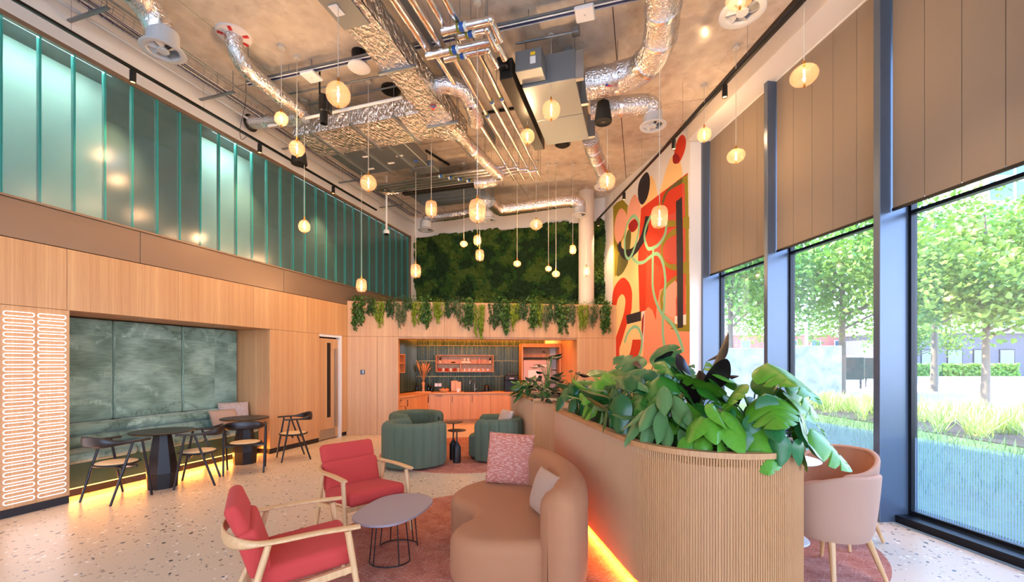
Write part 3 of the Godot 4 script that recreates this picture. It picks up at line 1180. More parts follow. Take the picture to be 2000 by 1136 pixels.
	part("shaft", st, M.grey_plastic, bo)

# ---------- bench nook ----------
func roll(st: SurfaceTool, x0: float, x1: float, y: float, z: float, ry: float, rz: float):   # upholstered roll with soft ends
	var rows := []
	var n := 10
	for i in n + 1:
		var t := float(i) / n
		var e := minf(t, 1 - t) * (x1 - x0) / .03
		var k := 1.0 if e >= 1 else sqrt(maxf(0, 1 - pow(1 - e, 2))) * .06 + .94
		var row := []
		for j in 17:
			var a := TAU * j / 16
			var c := cos(a)
			var s := sin(a)
			row.append(Vector3(lerpf(x0, x1, t), y + signf(s) * pow(absf(s), .95) * ry * k, z + signf(c) * pow(absf(c), .9) * rz * k))
		rows.append(row)
	st.set_smooth_group(1)
	grid(st, rows, true)
	st.set_smooth_group(-1)
	for e in [0, n]:
		var c := Vector3(x0 if e == 0 else x1, y, z)
		for j in 16: facing(st, [c, rows[e][j], rows[e][j + 1]], Vector3(-1 if e == 0 else 1, 0, 0))

func build_bench_nook():
	var w := structure("wall_nook", "timber lined recess for the bench", FL)
	var st := ns()
	span(st, Vector3(.53, .09, -.92), Vector3(.568, 2.24, -.032))
	part("timber_lining", st, M.oak_wall, w)
	st = ns()
	span(st, Vector3(3.392, .09, -.92), Vector3(3.45, 2.24, -.032))
	part("timber_lining", st, M.oak_wall, w)
	st = ns()
	span(st, Vector3(.57, 2.242, -.92), Vector3(3.39, 2.27, -.032))
	part("timber_soffit", st, M.oak_wall, w)
	var xs := [.575, 1.44, 2.39, 3.385]
	var nm := ["by the neon panel", "in the middle of the nook", "by the timber door wall"]
	for i in 3:
		st = ns()
		soft_box(st, Vector3((xs[i] + xs[i + 1]) / 2, 1.535, -.77), Vector3(xs[i + 1] - xs[i] - .006, 1.385, .06), .025)
		single("wall_cushion", st, M.velvet, "brushed green velvet wall panel above the bench, %s" % nm[i], "wall panel", FL, "velvet panels above the bench")
	var b := thing("banquette", "long green velvet bench with rolled back and warm light under it", "bench", FL)
	st = ns()
	span(st, Vector3(.575, .105, -.90), Vector3(3.385, .42, -.26))
	part("base", st, M.bench_base, b)
	st = ns()
	span(st, Vector3(.575, 0, -.90), Vector3(3.385, .085, -.30))
	part("plinth", st, M.kick, b)
	st = ns()
	span(st, Vector3(.6, .088, -.297), Vector3(3.37, .100, -.283))
	part("light_strip", st, M.warm_led, b)
	for i in 3:
		st = ns()
		soft_box(st, Vector3((xs[i] + xs[i + 1]) / 2, .455, -.52), Vector3(xs[i + 1] - xs[i] - .004, .13, .58), .05)
		part("seat_cushion", st, M.velvet, b)
	for i in 3:
		for j in 2:
			st = ns()
			roll(st, xs[i] + .002, xs[i + 1] - .002, .60 + j * .16, -.72, .085, .105)
			part("back_roll", st, M.velvet, b)
	for i in 3: lamp_area(b, FL_local(Vector3((xs[i] + xs[i + 1]) / 2, .09, -.25)), .9, .02, Color(1, .60, .24), 1.0)
	var so := thing("wall_socket", "white double power socket on the green bench base", "socket", FL * Transform3D(Basis(), Vector3(1.33, .27, -.257)))
	st = ns()
	cbox(st, Vector3.ZERO, Vector3(.146, .086, .01), .003)
	part("plate", st, M.white_plastic, so)
	st = ns()
	for sx in [-.036, .036]:
		for q in [[0.0, .012], [-.011, -.012], [.011, -.012]]: box(st, Vector3(sx + q[0], q[1] - .006, .006), Vector3(.007, .005, .003))
		box(st, Vector3(sx, .028, .007), Vector3(.014, .012, .004))
	part("pin_holes", st, M.black_paint, so)
	cushion("bench_cushion", Transform3D(FL.basis * Basis(Vector3.UP, -.5) * Basis(Vector3.RIGHT, -.25), FL * Vector3(3.12, .73, -.52)), .46, .42, .16, M.cream_weave, "pale woven cushion leaning in the corner of the green bench")
	cushion("bench_cushion", Transform3D(FL.basis * Basis(Vector3.UP, -.2) * Basis(Vector3.RIGHT, -.5), FL * Vector3(2.86, .68, -.42)), .42, .34, .14, M.beige_fabric, "plain off-white cushion lying before the woven one on the green bench")
	# neon panel: closed loops of white tube, two columns of 28
	var ne := thing("neon_wall_light", "two columns of white neon loops on the timber wall beside the bench", "wall light", FL * Transform3D(Basis(), Vector3(0, 0, .02)))
	var loop := []
	for k in 40:
		var a := TAU * k / 40
		var c := Vector3((.0975 if cos(a) > 0 else -.0975) + cos(a) * .022, sin(a) * .022, 0)
		loop.append(c)
	loop.append(loop[0])
	st = ns()
	tube(st, loop, .0048, 6, true)
	var lm := mesh_of(st)
	for c in 2:
		for k in 28:
			mesh_part("neon_tube", lm, M.neon_tube, ne, Transform3D(Basis(), Vector3(.135 + c * .268, .165 + k * .0735, 0)))
	lamp_area(ne, Transform3D(Basis(Vector3.UP, PI), Vector3(.27, 1.15, .03)), .5, 2.0, Color(1, .95, .97), .35)
	# tables and chairs in front of the bench
	pedestal_table(at(-4.60, 0, 5.66), "black faceted pedestal table with the round top, near the neon panel")
	pedestal_table(at(-4.36, 0, 7.02), "black faceted pedestal table near the timber door wall")
	var ch := dining_chair(Transform3D(yaw_to(Vector2(.27, .96)), at(-4.75, 0, 5.17)), "black cane-seat armchair between the neon panel and the nearest pedestal table")
	copy_of(ch, "dining_chair", Transform3D(yaw_to(Vector2(-.87, -.45)), at(-4.26, 0, 5.84)), "black cane-seat armchair between the two pedestal tables", "black cane chairs by the bench")
	copy_of(ch, "dining_chair", Transform3D(yaw_to(Vector2(-.45, .89)), at(-4.02, 0, 6.48)), "black cane-seat armchair pushed in at the table by the bench cushions", "black cane chairs by the bench")
	copy_of(ch, "dining_chair", Transform3D(yaw_to(Vector2(-.8, -.6)), at(-3.74, 0, 7.36)), "black cane-seat armchair standing alone before the timber panels beside the door", "black cane chairs by the bench")

func FL_local(p: Vector3) -> Transform3D:   # an area lamp that looks out and down from under the bench
	return Transform3D(Basis(Vector3.UP, PI) * Basis(Vector3.RIGHT, -.6), p)

func yaw_to(d: Vector2) -> Basis:   # local +z looks along (right, depth)
	return Basis(Vector3.UP, atan2(d.x, -d.y))

func cushion(called: String, xf: Transform3D, w: float, h: float, t: float, m: Material, label: String):
	var o := thing(called, label, "cushion", xf)
	var st := ns()
	st.set_smooth_group(1)
	var n := 14
	for sgn in [1.0, -1.0]:
		var rows := []
		var us := []
		for i in n + 1:
			var u := sin((float(i) / n * 2 - 1) * PI / 2)
			us.append(u * w / 2)
			var row := []
			for j in n + 1:
				var v := sin((float(j) / n * 2 - 1) * PI / 2)
				var pinch_u := 1 - .07 * (1 - v * v)
				var pinch_v := 1 - .07 * (1 - u * u)
				var z: float = sgn * t / 2 * pow(maxf(0, (1 - u * u * u * u) * (1 - v * v * v * v)), .55)
				row.append(Vector3(u * w / 2 * pinch_v, v * h / 2 * pinch_u, z))
			rows.append(row)
		uvgrid(st, rows, us, us, sgn < 0)
	part("cover", st, m, o)
	var ring := []
	for e in 4:
		for i in n:
			var u := sin((float(i) / n * 2 - 1) * PI / 2)
			var q := [Vector2(u, -1), Vector2(1, u), Vector2(-u, 1), Vector2(-1, -u)][e] as Vector2
			ring.append(Vector3(q.x * w / 2 * (1 - .07 * (1 - q.x * q.x)) if absf(q.x) < .999 else q.x * w / 2 * (1 - .07 * (1 - q.y * q.y)), q.y * h / 2 * (1 - .07 * (1 - q.x * q.x)), 0))
	ring.append(ring[0])
	st = ns()
	tube(st, ring, .005, 5, true)
	part("piping", st, m, o)

func pedestal_table(p: Vector3, label: String):
	var t := thing("pedestal_table", label, "table", Transform3D(Basis(), p), "pedestal tables by the bench")
	var st := ns()
	lathe(st, [Vector2(0, .742), Vector2(.345, .742), Vector2(.352, .736), Vector2(.34, .722), Vector2(0, .716)], 40)
	part("table_top", st, M.dark_wood, t)
	st = ns()
	for i in 8:   # faceted column: slim at the top, swelling low down
		var ring := func(r: float, y: float, k: int) -> Vector3: return Vector3(cos(TAU * (k + .5) / 8) * r, y, sin(TAU * (k + .5) / 8) * r)
		for q in [[.095, .716, .165, .26], [.165, .26, .175, .2], [.175, .2, .165, 0.0]]:
			facing(st, [ring.call(q[0], q[1], i), ring.call(q[0], q[1], i + 1), ring.call(q[2], q[3], i + 1), ring.call(q[2], q[3], i)], ring.call(1, 0, i) + ring.call(1, 0, i + 1))
		facing(st, [Vector3(0, 0, 0), ring.call(.165, 0, i), ring.call(.165, 0, i + 1)], Vector3.DOWN)
	part("pedestal", st, M.black_paint, t)

func dining_chair(xf: Transform3D, label: String) -> Node3D:
	var t := thing("dining_chair", label, "chair", xf, "black cane chairs by the bench")
	var st := ns()
	for s in [-1.0, 1.0]:
		for q in [[.10, .22], [.0, -.22]]:
			st = ns()
			tube(st, [Vector3(s * .25, 0, q[1]), Vector3(s * .262, .36, lerpf(q[1], q[0], .52)), Vector3(s * .268, .695, q[0])], [.0125, .0155, .013], 8)
			part("leg", st, M.black_paint, t)
	# the rail: arms and a deep curved back in one sweep
	st = ns()
	var path := smooth_path([Vector3(-.25, .70, .20), Vector3(-.275, .70, .05), Vector3(-.265, .70, -.10), Vector3(-.19, .715, -.235), Vector3(0, .725, -.285), Vector3(.19, .715, -.235), Vector3(.265, .70, -.10), Vector3(.275, .70, .05), Vector3(.25, .70, .20)], 4)
	var rows := []
	for i in path.size():
		var u := absf(float(i) / (path.size() - 1) * 2 - 1)
		var hh := lerpf(.062, .014, smoothstep(.1, .62, u))
		var tt := lerpf(.011, .017, smoothstep(.1, .6, u))
		var a: Vector3 = path[maxi(i - 1, 0)]
		var b: Vector3 = path[mini(i + 1, path.size() - 1)]
		var side := Vector3.UP.cross(b - a).normalized()
		var row := []
		for k in 9:
			var an := TAU * k / 8
			row.append(path[i] + Vector3.UP * sin(an) * hh + side * cos(an) * tt)
		rows.append(row)
	st.set_smooth_group(1)
	grid(st, rows, true)
	st.set_smooth_group(-1)
	for e in [0, rows.size() - 1]:
		for k in 8: tri(st, path[e], rows[e][k], rows[e][k + 1])
	part("backrest", st, M.dark_wood, t)
	st = ns()
	lathe(st, [Vector2(0, .405), Vector2(.17, .408), Vector2(.215, .418), Vector2(.226, .43), Vector2(.222, .44), Vector2(.2, .443), Vector2(.2, .43)], 30)
	part("seat_frame", st, M.black_paint, t)
	st = ns()
	lathe(st, [Vector2(.202, .440), Vector2(.19, .449), Vector2(.1, .452), Vector2(0, .452)], 30)
	part("seat", st, M.cane, t)
	st = ns()
	for s in [-1.0, 1.0]:
		bar(st, Vector3(s * .255, .40, .055), Vector3(s * .12, .405, .05), .022, .02)
		bar(st, Vector3(s * .255, .40, -.10), Vector3(s * .12, .405, -.08), .022, .02)
	part("seat_rail", st, M.black_paint, t)
	return t

# ---------- kitchen ----------
func kit(u: float, h: float, w: float) -> Vector3:   # along the kitchen front, height, distance inside
	return Vector3(u, h, -w)

func handle(parent: Node, p: Vector3, vertical: bool, ln := .16):
	var st := ns()
	var d := Vector3(0, ln, 0) if vertical else Vector3(ln, 0, 0)
	bar(st, p - d / 2, p + d / 2, .012, .012, Vector3(0, 0, 1))
	for s in [-.4, .4]: bar(st, p + d * s, p + d * s - Vector3(0, 0, .03), .01, .01)
	part("handle", st, M.black_paint, parent)

func build_kitchen():
	var w := structure("wall_kitchen", "kitchen walls clad in dark green ribbed tile", FB)
	var st := ns()
	span(st, kit(.2, 0, 2.40), kit(5.2, 2.42, 2.29))
	part("tile_backing", st, M.black_paint, w)
	var m := mat("green_tile", Color(1, 1, 1), .12)
	m.vertex_color_use_as_albedo = true
	for r in 4:
		st = ns()
		var y0 := .82 + r * .44
		for k in 106:
			var x := .25 + k * .0452
			var c := Color(.022, .05, .036).lerp(Color(.10, .14, .085), rng.randf() * rng.randf())
			st.set_color(c)
			var pf := []
			for j in 7:
				var a := PI * j / 6
				pf.append(Vector3(-cos(a) * .0205, 0, sin(a) * .013))
			st.set_smooth_group(1 + k)
			for j in 6:
				var a: Vector3 = kit(x, y0 + .003, 2.285) + pf[j]
				var b: Vector3 = kit(x, y0 + .003, 2.285) + pf[j + 1]
				quad(st, b, b + Vector3(0, .434, 0), a + Vector3(0, .434, 0), a)
		st.set_smooth_group(-1)
		var p := part("ribbed_tiles", st, m, w)
		p.set_meta("kind", "stuff")
	st = ns()
	for r in 3: box(st, kit(2.7, 1.26 + r * .44, 2.27), Vector3(4.9, .006, .012))
	part("brass_line", st, M.brass, w)
	var wl := structure("wall_kitchen_side", "left kitchen wall with ribbed tile", FL)
	st = ns()
	span(st, Vector3(5.7, 0, .1), Vector3(8.6, 2.42, .27))
	part("tile_backing", st, M.black_paint, wl)
	st = ns()
	for k in 52:
		st.set_color(Color(.020, .045, .034).lerp(Color(.055, .085, .055), rng.randf()))
		cbox(st, Vector3(5.95 + k * .0452, 1.66, .275), Vector3(.040, 1.6, .02), .007)
	var tp := part("ribbed_tiles", st, m, wl)
	tp.set_meta("kind", "stuff")
	# base cabinets along the back, each unit a thing
	var us := [1.43, 2.04, 2.575, 3.12, 3.66, 4.20, 4.74, 5.09]
	var lab := ["oak kitchen drawer unit at the corner, with a slim black bar on its top edge", "oak kitchen cabinet with black handle, left of the sink", "oak kitchen cabinet with black handle, under the sink", "plain oak kitchen cabinet right of the sink", "plain oak kitchen cabinet behind the green chair", "plain oak kitchen cabinet under the coffee machine", "narrow oak kitchen filler cabinet at the end of the run"]
	for i in us.size() - 1:
		var c := thing("base_cabinet", lab[i], "cabinet", FB * Transform3D(Basis(), kit(us[i], 0, 1.65)), "oak base cabinets in the kitchen")
		var cw: float = us[i + 1] - us[i]
		st = ns()
		span(st, Vector3(.002, .1, -.58), Vector3(cw - .002, .80, -.022))
		part("carcass", st, M.joint, c)
		st = ns()
		span(st, Vector3(0, 0, -.5), Vector3(cw, .1, -.06))
		part("plinth", st, M.oak_cabinet, c)
		st = ns()
		cbox(st, Vector3(cw / 2, .45, -.01), Vector3(cw - .005, .69, .02), .002)
		var d := part("cabinet_door", st, M.oak_cabinet, c)
		if i == 0: handle(d, Vector3(cw * .5, .755, .02), false, .17)
		elif i < 3: handle(d, Vector3(.045, .66, .02), true)
	for i in 3:
		var c := thing("base_cabinet", ["oak kitchen unit next to the timber reveal, with a drawer on top", "oak kitchen door unit in the middle of the slanted run", "oak kitchen unit of the slanted run at the corner"][i], "cabinet", FL * Transform3D(Basis(), Vector3(5.95 + i * .58, 0, .90)), "oak base cabinets in the kitchen")
		st = ns()
		span(st, Vector3(.002, .1, -.58), Vector3(.578, .80, -.022))
		part("carcass", st, M.joint, c)
		st = ns()
		span(st, Vector3(0, 0, -.5), Vector3(.58, .1, -.06))
		part("plinth", st, M.oak_cabinet, c)
		if i == 0:
			st = ns()
			cbox(st, Vector3(.29, .70, -.01), Vector3(.575, .19, .02), .002)
			var d := part("drawer", st, M.oak_cabinet, c)
			handle(d, Vector3(.29, .75, .02), false)
			st = ns()
			cbox(st, Vector3(.29, .35, -.01), Vector3(.575, .49, .02), .002)
			d = part("cabinet_door", st, M.oak_cabinet, c)
			handle(d, Vector3(.53, .5, .02), true)
		else:
			st = ns()
			cbox(st, Vector3(.29, .45, -.01), Vector3(.575, .69, .02), .002)
			var d := part("cabinet_door", st, M.oak_cabinet, c)
			handle(d, Vector3(.05 if i == 1 else .53, .66, .02), true)
	var wt := thing("worktop", "oak worktop running round the kitchen corner", "worktop")
	st = ns()
	var poly := PackedVector2Array()
	for q in [FB * kit(5.09, 0, 1.62), FB * kit(1.47, 0, 1.62), FL * Vector3(5.95, 0, .93), FL * Vector3(5.95, 0, .28), FL * Vector3(8.0, 0, .28), FB * kit(1.0, 0, 2.27), FB * kit(5.09, 0, 2.27)]: poly.append(Vector2(q.x, q.z))
	prism(st, poly, .802, .84, false, .003)
	part("slab", st, M.oak_cabinet, wt)
	# open shelf box on the tile
	shelf_box(FB * Transform3D(Basis(), kit(1.62, 1.39, 2.27)), 1.61, .475, .27, .68, "long oak shelf box of mugs and glasses on the green tile")
	shelf_box(FL * Transform3D(Basis(), Vector3(6.55, 1.39, .29)), .55, .475, .25, 0.0, "short oak shelf box with mugs beside the dried grass")
	# things on the shelves
	var mug := mug_thing(FB * Transform3D(Basis(), kit(1.72, 1.405, 2.12)), M.mug_red, "red mug on the lower left shelf")
	for k in range(1, 6):
		var o := copy_of(mug, "mug", FB * Transform3D(Basis(Vector3.UP, k * 1.3), kit(1.72 + k * .105, 1.405, 2.12)), "red mug on the lower left shelf" if k % 2 == 0 else "cream mug on the lower left shelf", "mugs on the oak shelf")
		for p in o.get_children(): p.material_override = M.mug_red if k % 2 == 0 else M.mug_cream
	for k in 4:
		var o := copy_of(mug, "mug", FL * Transform3D(Basis(), Vector3(6.64 + k * .11, 1.405, .42)), "%s mug on the short shelf box" % ["brown", "cream"][k % 2], "mugs on the short shelf")
		for p in o.get_children(): p.material_override = M.mug_red if k % 2 == 0 else M.mug_cream
	for k in 6:
		st = ns()
		lathe(st, [Vector2(.02, 0), Vector2(.03, .003), Vector2(.036, .075), Vector2(.033, .075), Vector2(.027, .008), Vector2(0, .006)], 12)
		single("tumbler", st, M.window_glass_thick, "clear tumbler on the lower right shelf", "glass", FB * Transform3D(Basis(), kit(2.42 + k * .13, 1.405, 2.12)), "tumblers on the oak shelf")
	for q in [[1.74, "small potted plant at the left end of the upper shelf"], [3.14, "small dark potted plant at the right end of the upper shelf"]]:
		var pp := thing("shelf_plant", q[1], "plant", FB * Transform3D(Basis(), kit(q[0], 1.64, 2.12)))
		st = ns()
		lathe(st, [Vector2(0, 0), Vector2(.03, 0), Vector2(.042, .07), Vector2(.036, .07), Vector2(0, .06)], 12)
		part("pot", st, M.mug_cream, pp)
		st = ns()
		for k in 14:
			var d := Vector3(rng.randfn() * .03, rng.randf_range(.06, .12), rng.randfn() * .03)
			tube(st, [Vector3(0, .06, 0), Vector3(0, .06, 0) + d * .6, Vector3(0, .06, 0) + d], [.005, .008, .001], 4)
		part("foliage", st, M.dark_leaf_plain, pp)
	for k in 2:
		st = ns()
		lathe(st, [Vector2(0, 0), Vector2(.035, 0), Vector2(.038, .01), Vector2(.038, .085), Vector2(.032, .085), Vector2(.032, .02), Vector2(0, .02)], 14)
		single("storage_jar", st, M.mug_cream, "white jar standing on the pale book pile", "jar", FB * Transform3D(Basis(), kit(2.42 + k * .10, 1.69, 2.12)), "white jars on the shelf")
	st = ns()
	cbox(st, Vector3(0, .0235, 0), Vector3(.26, .045, .16), .004)
	single("book_pile", st, M.mug_cream, "pale flat book pile under two white jars", "books", FB * Transform3D(Basis(), kit(2.46, 1.64, 2.12)))
	st = ns()
	lathe(st, [Vector2(0, 0), Vector2(.04, 0), Vector2(.048, .05), Vector2(.02, .1), Vector2(.018, .13), Vector2(.025, .14), Vector2(.014, .14), Vector2(0, .1)], 14)
	single("pink_vase", st, M.mug_pink, "small pink vase on the upper shelf", "vase", FB * Transform3D(Basis(), kit(2.83, 1.64, 2.12)))
	st = ns()
	lathe(st, [Vector2(0, 0), Vector2(.04, 0), Vector2(.075, .035), Vector2(.07, .035), Vector2(.035, .01), Vector2(0, .01)], 16)
	single("dark_bowl", st, M.dark_wood, "shallow dark bowl on the upper shelf", "bowl", FB * Transform3D(Basis(), kit(2.10, 1.64, 2.12)))
	# on the worktop
	var va := thing("pampas_vase", "tall bunch of dried pampas grass in a wooden bottle vase", "vase", FB * Transform3D(Basis(), kit(1.28, .84, 2.0)))
	st = ns()
	lathe(st, [Vector2(0, 0), Vector2(.04, 0), Vector2(.045, .02), Vector2(.03, .1), Vector2(.035, .18), Vector2(.05, .24), Vector2(.03, .28), Vector2(.025, .28), Vector2(0, .2)], 14)
	part("bottle", st, M.oak_frame, va)
	for k in 26:
		var a := rng.randf() * TAU
		var sp := rng.randf_range(.05, .27)
		var tip := Vector3(cos(a) * sp, rng.randf_range(.75, .95) - sp * .3, sin(a) * sp * .5)
		st = ns()
		var base := Vector3(0, .25, 0)
		var p1 := base.lerp(tip, .45) + Vector3(0, .06, 0)
		tube(st, [base, p1, p1.lerp(tip, .5) + Vector3(0, .02, 0), tip], [.002, .003, .018, .002], 5)
		part("plume", st, M.pampas, va)
	for q in [[1.10, .11, .30, "dark wine bottle left of the pampas vase"], [1.42, .04, .27, "dark glass bottle right of the pampas vase"], [1.50, .035, .22, "short dark bottle beside the taller one"]]:
		st = ns()
		var h: float = q[2]
		lathe(st, [Vector2(0, 0), Vector2(.036, 0), Vector2(.038, .01), Vector2(.038, h * .6), Vector2(.014, h * .75), Vector2(.013, h), Vector2(0, h)], 14)
		single("dark_bottle", st, M.bottle_glass, q[3], "bottle", FB * Transform3D(Basis(), kit(q[0], .84, 2.05)))
	st = ns()
	cbox(st, Vector3(0, .012, 0), Vector3(.42, .022, .2), .004)
	single("serving_board", st, M.oak_frame, "low wooden board under the pampas vase bottles", "board", FB * Transform3D(Basis(), kit(1.30, .84, 1.82)))
	var fb := thing("fruit_bowl", "wooden bowl on the worktop left of the chopping boards", "bowl", FB * Transform3D(Basis(), kit(1.86, .84, 1.85)))
	st = ns()
	lathe(st, [Vector2(0, 0), Vector2(.08, 0), Vector2(.13, .045), Vector2(.145, .085), Vector2(.138, .085), Vector2(.12, .05), Vector2(.07, .012), Vector2(0, .012)], 22)
	part("bowl", st, M.oak_frame, fb)
	for k in 6:
		st = ns()
		var rr := .036
		var pf := []
		for j in 9: pf.append(Vector2(sin(PI * j / 8) * rr, -cos(PI * j / 8) * rr))
		pf.reverse()
		lathe(st, pf, 12)
		single("orange", st, M.orange_skin, "orange lying in the wooden bowl", "fruit", FB * Transform3D(Basis(), kit(1.86 + cos(k * 1.05) * .07, .915 - (.02 if k % 2 else 0.0), 1.85 + sin(k * 1.05) * .07)), "oranges in the bowl")
	for q in [[2.13, .30, .19, "rounded wooden chopping board leaning on the tile"], [2.24, .27, .16, "second smaller chopping board leaning on the tile"]]:
		st = ns()
		soft_box(st, Vector3(0, q[1] / 2, 0), Vector3(q[2], q[1], .03), .014, Basis(), 2)
		single("chopping_board", st, M.oak_frame, q[3], "chopping board", FB * Transform3D(Basis(Vector3.RIGHT, -.14), kit(q[0], .843, 2.17 if q[0] < 2.2 else 2.12)))
	var cm := copy_of(mug, "mug", FB * Transform3D(Basis(Vector3.UP, .5).scaled(Vector3.ONE * 1.15), kit(2.24, .84, 1.78)), "white mug standing on the worktop before the chopping boards", "mug on the worktop")
	for p in cm.get_children(): p.material_override = M.white_plastic
	var tap := thing("kitchen_tap", "steel swan-neck tap at the sink", "tap", FB * Transform3D(Basis(), kit(2.70, .84, 2.1)))
	st = ns()
	tube(st, smooth_path([Vector3(0, 0, 0), Vector3(0, .2, 0), Vector3(-.02, .29, .02), Vector3(-.09, .32, .08), Vector3(-.13, .28, .12), Vector3(-.135, .22, .125)], 5), .011, 8)
	part("spout", st, M.steel, tap)
	st = ns()
	tube(st, [Vector3(0, .05, 0), Vector3(.07, .07, 0)], .007, 6)
	lathe(st, [Vector2(.028, 0), Vector2(.028, .02), Vector2(0, .02)], 12)
	part("lever", st, M.steel, tap)
	var sk := thing("sink", "dark inset sink in the worktop", "sink", FB * Transform3D(Basis(), kit(2.66, .841, 1.93)))
	st = ns()
	box(st, Vector3(0, .003, 0), Vector3(.5, .006, .36))
	part("rim", st, M.black_paint, sk)
	var kt := thing("black_kettle", "matt black kettle on a tray right of the tap", "kettle", FB * Transform3D(Basis(), kit(3.03, .84, 2.0)))
	st = ns()
	lathe(st, [Vector2(0, .012), Vector2(.075, .012), Vector2(.078, .06), Vector2(.055, .17), Vector2(.04, .185), Vector2(.012, .19), Vector2(.012, .205), Vector2(0, .207)], 18)
	part("body", st, M.black_paint, kt)
	st = ns()
	tube(st, [Vector3(.06, .05, 0), Vector3(.12, .08, 0), Vector3(.12, .15, 0), Vector3(.05, .175, 0)], .008, 6)
	part("handle", st, M.black_paint, kt)
	st = ns()
	box(st, Vector3(0, .006, 0), Vector3(.3, .012, .22))
	part("tray", st, M.black_paint, kt)
	var cf := thing("coffee_machine", "dark coffee machine on the worktop by the tall unit", "coffee machine", FB * Transform3D(Basis(), kit(3.72, .84, 1.95)))
	st = ns()
	cbox(st, Vector3(0, .03, 0), Vector3(.38, .06, .42), .008)
	cbox(st, Vector3(0, .2, -.1), Vector3(.36, .30, .2), .012)
	cbox(st, Vector3(0, .38, -.01), Vector3(.38, .12, .38), .012)
	part("body", st, M.black_paint, cf)
	st = ns()
	cbox(st, Vector3(0, .47, -.03), Vector3(.26, .06, .22), .01)
	part("hopper", st, M.dark_wood, cf)
	st = ns()
	tube(st, [Vector3(0, .3, .1), Vector3(0, .26, .1)], .03, 10)
	part("spout", st, M.steel, cf)
	st = ns()
	box(st, Vector3(0, .375, .185), Vector3(.12, .03, .004))
	part("badge", st, M.grey_plastic, cf)
	for q in [[.0, 1.02, "left", 1.62], [.1, 1.02, "right", 1.72]]:
		st = ns()
		cbox(st, Vector3.ZERO, Vector3(.09, .09, .012), .003)
		single("tile_socket", st, M.white_plastic, "white socket plate on the green tile above the fruit bowl", "socket", FB * Transform3D(Basis(), kit(q[3], q[1], 2.262)), "socket plates on the tile")
	# tall unit with niche and a pale drinks machine
	var tu := thing("tall_unit", "tall oak unit framing a dark niche at the right end of the kitchen", "cabinet", FB * Transform3D(Basis(), kit(3.98, 0, 1.65)))
	st = ns()
	span(st, Vector3(0, .842, -.6), Vector3(.04, 2.18, .0))
	span(st, Vector3(1.07, .842, -.6), Vector3(1.11, 2.18, .0))
	span(st, Vector3(.04, 2.08, -.6), Vector3(1.07, 2.18, .0))
	part("frame", st, M.oak_cabinet, tu)
	st = ns()
	span(st, Vector3(.04, .842, -.6), Vector3(1.07, 2.08, -.57))
	part("back_panel", st, M.oak_cabinet, tu)
	st = ns()
	span(st, Vector3(.04, 1.78, -.57), Vector3(1.07, 1.80, -.05))
	part("shelf", st, M.dark_wood, tu)
	var dm := thing("drinks_machine", "pale pink-grey drinks machine in the niche of the tall unit", "machine", FB * Transform3D(Basis(), kit(4.42, .842, 1.9)))
	st = ns()
	cbox(st, Vector3(0, .44, 0), Vector3(.78, .88, .45), .015)
	part("body", st, M.machine_pale, dm)
	st = ns()
	box(st, Vector3(.12, .72, .227), Vector3(.34, .05, .004))
	box(st, Vector3(-.1, .5, .227), Vector3(.3, .2, .004))
	part("front_panel", st, M.white_plastic, dm)
	# warm light from the bulkhead above the worktop
	var ls := thing("kitchen_light", "warm light strip along the kitchen ceiling", "lamp", FB * Transform3D(Basis(), kit(3.0, 2.40, 1.5)))
	st = ns()
	box(st, Vector3(0, 0, -.55), Vector3(3.9, .02, .05))
	part("diffuser", st, M.warm_led, ls)
	st = ns()
	box(st, Vector3(0, 0, .8), Vector3(3.9, .02, .05))
	part("diffuser", st, M.warm_led, ls)
	lamp_area(ls, Transform3D(Basis(Vector3.RIGHT, -PI / 2), Vector3(0, -.02, -.55)), 3.9, .06, Color(1, .66, .24), 3.0)
	lamp_area(ls, Transform3D(Basis(Vector3.RIGHT, -PI / 2 + .45), Vector3(0, -.02, .8)), 3.9, .06, Color(1, .52, .18), 7.0)
	var sg := thing("wall_sign", "small dark blue sign with a white pictogram on the timber wall", "sign", FB * Transform3D(Basis(), Vector3(.10, 1.43, .006)))
	st = ns()
	cbox(st, Vector3.ZERO, Vector3(.10, .10, .008), .003)
	part("plate", st, M.sign_blue, sg)
	st = ns()
	box(st, Vector3(.012, -.004, .005), Vector3(.018, .05, .003))
	box(st, Vector3(.012, .03, .005), Vector3(.02, .014, .003))
	part("pictogram", st, M.white_plastic, sg)

func shelf_box(xf: Transform3D, w: float, h: float, d: float, split: float, label: String):
	var t := thing("shelf_box", label, "shelf", xf)
	var st := ns()
	for q in [[0.0, .018], [w - .018, w]]: span(st, Vector3(q[0], 0, 0), Vector3(q[1], h, d))
	span(st, Vector3(.018, h - .018, 0), Vector3(w - .018, h, d))
	span(st, Vector3(.018, 0, 0), Vector3(w - .018, .015, d))
	part("frame", st, M.oak_cabinet, t)
	st = ns()
	span(st, Vector3(.018, .235, 0), Vector3(w - .018, .25, d - .004))
	part("shelf", st, M.oak_cabinet, t)
	st = ns()
	span(st, Vector3(.018, .015, 0), Vector3(w - .018, h - .018, .012))
	part("back_panel", st, M.oak_cabinet, t)
	if split > 0:
		st = ns()
		span(st, Vector3(split, .015, .012), Vector3(split + .016, .235, d - .004))
		part("divider", st, M.oak_cabinet, t)

func mug_thing(xf: Transform3D, m: Material, label: String) -> Node3D:
	var t := thing("mug", label, "mug", xf, "mugs on the oak shelf")
	var st := ns()
	lathe(st, [Vector2(0, 0), Vector2(.034, 0), Vector2(.038, .008), Vector2(.04, .09), Vector2(.036, .09), Vector2(.033, .01), Vector2(0, .01)], 16)
	part("body", st, m, t)
	st = ns()
	tube(st, smooth_path([Vector3(.036, .07, 0), Vector3(.06, .068, 0), Vector3(.066, .045, 0), Vector3(.055, .024, 0), Vector3(.035, .02, 0)], 3), .005, 6)
	part("handle", st, m, t)
	return t

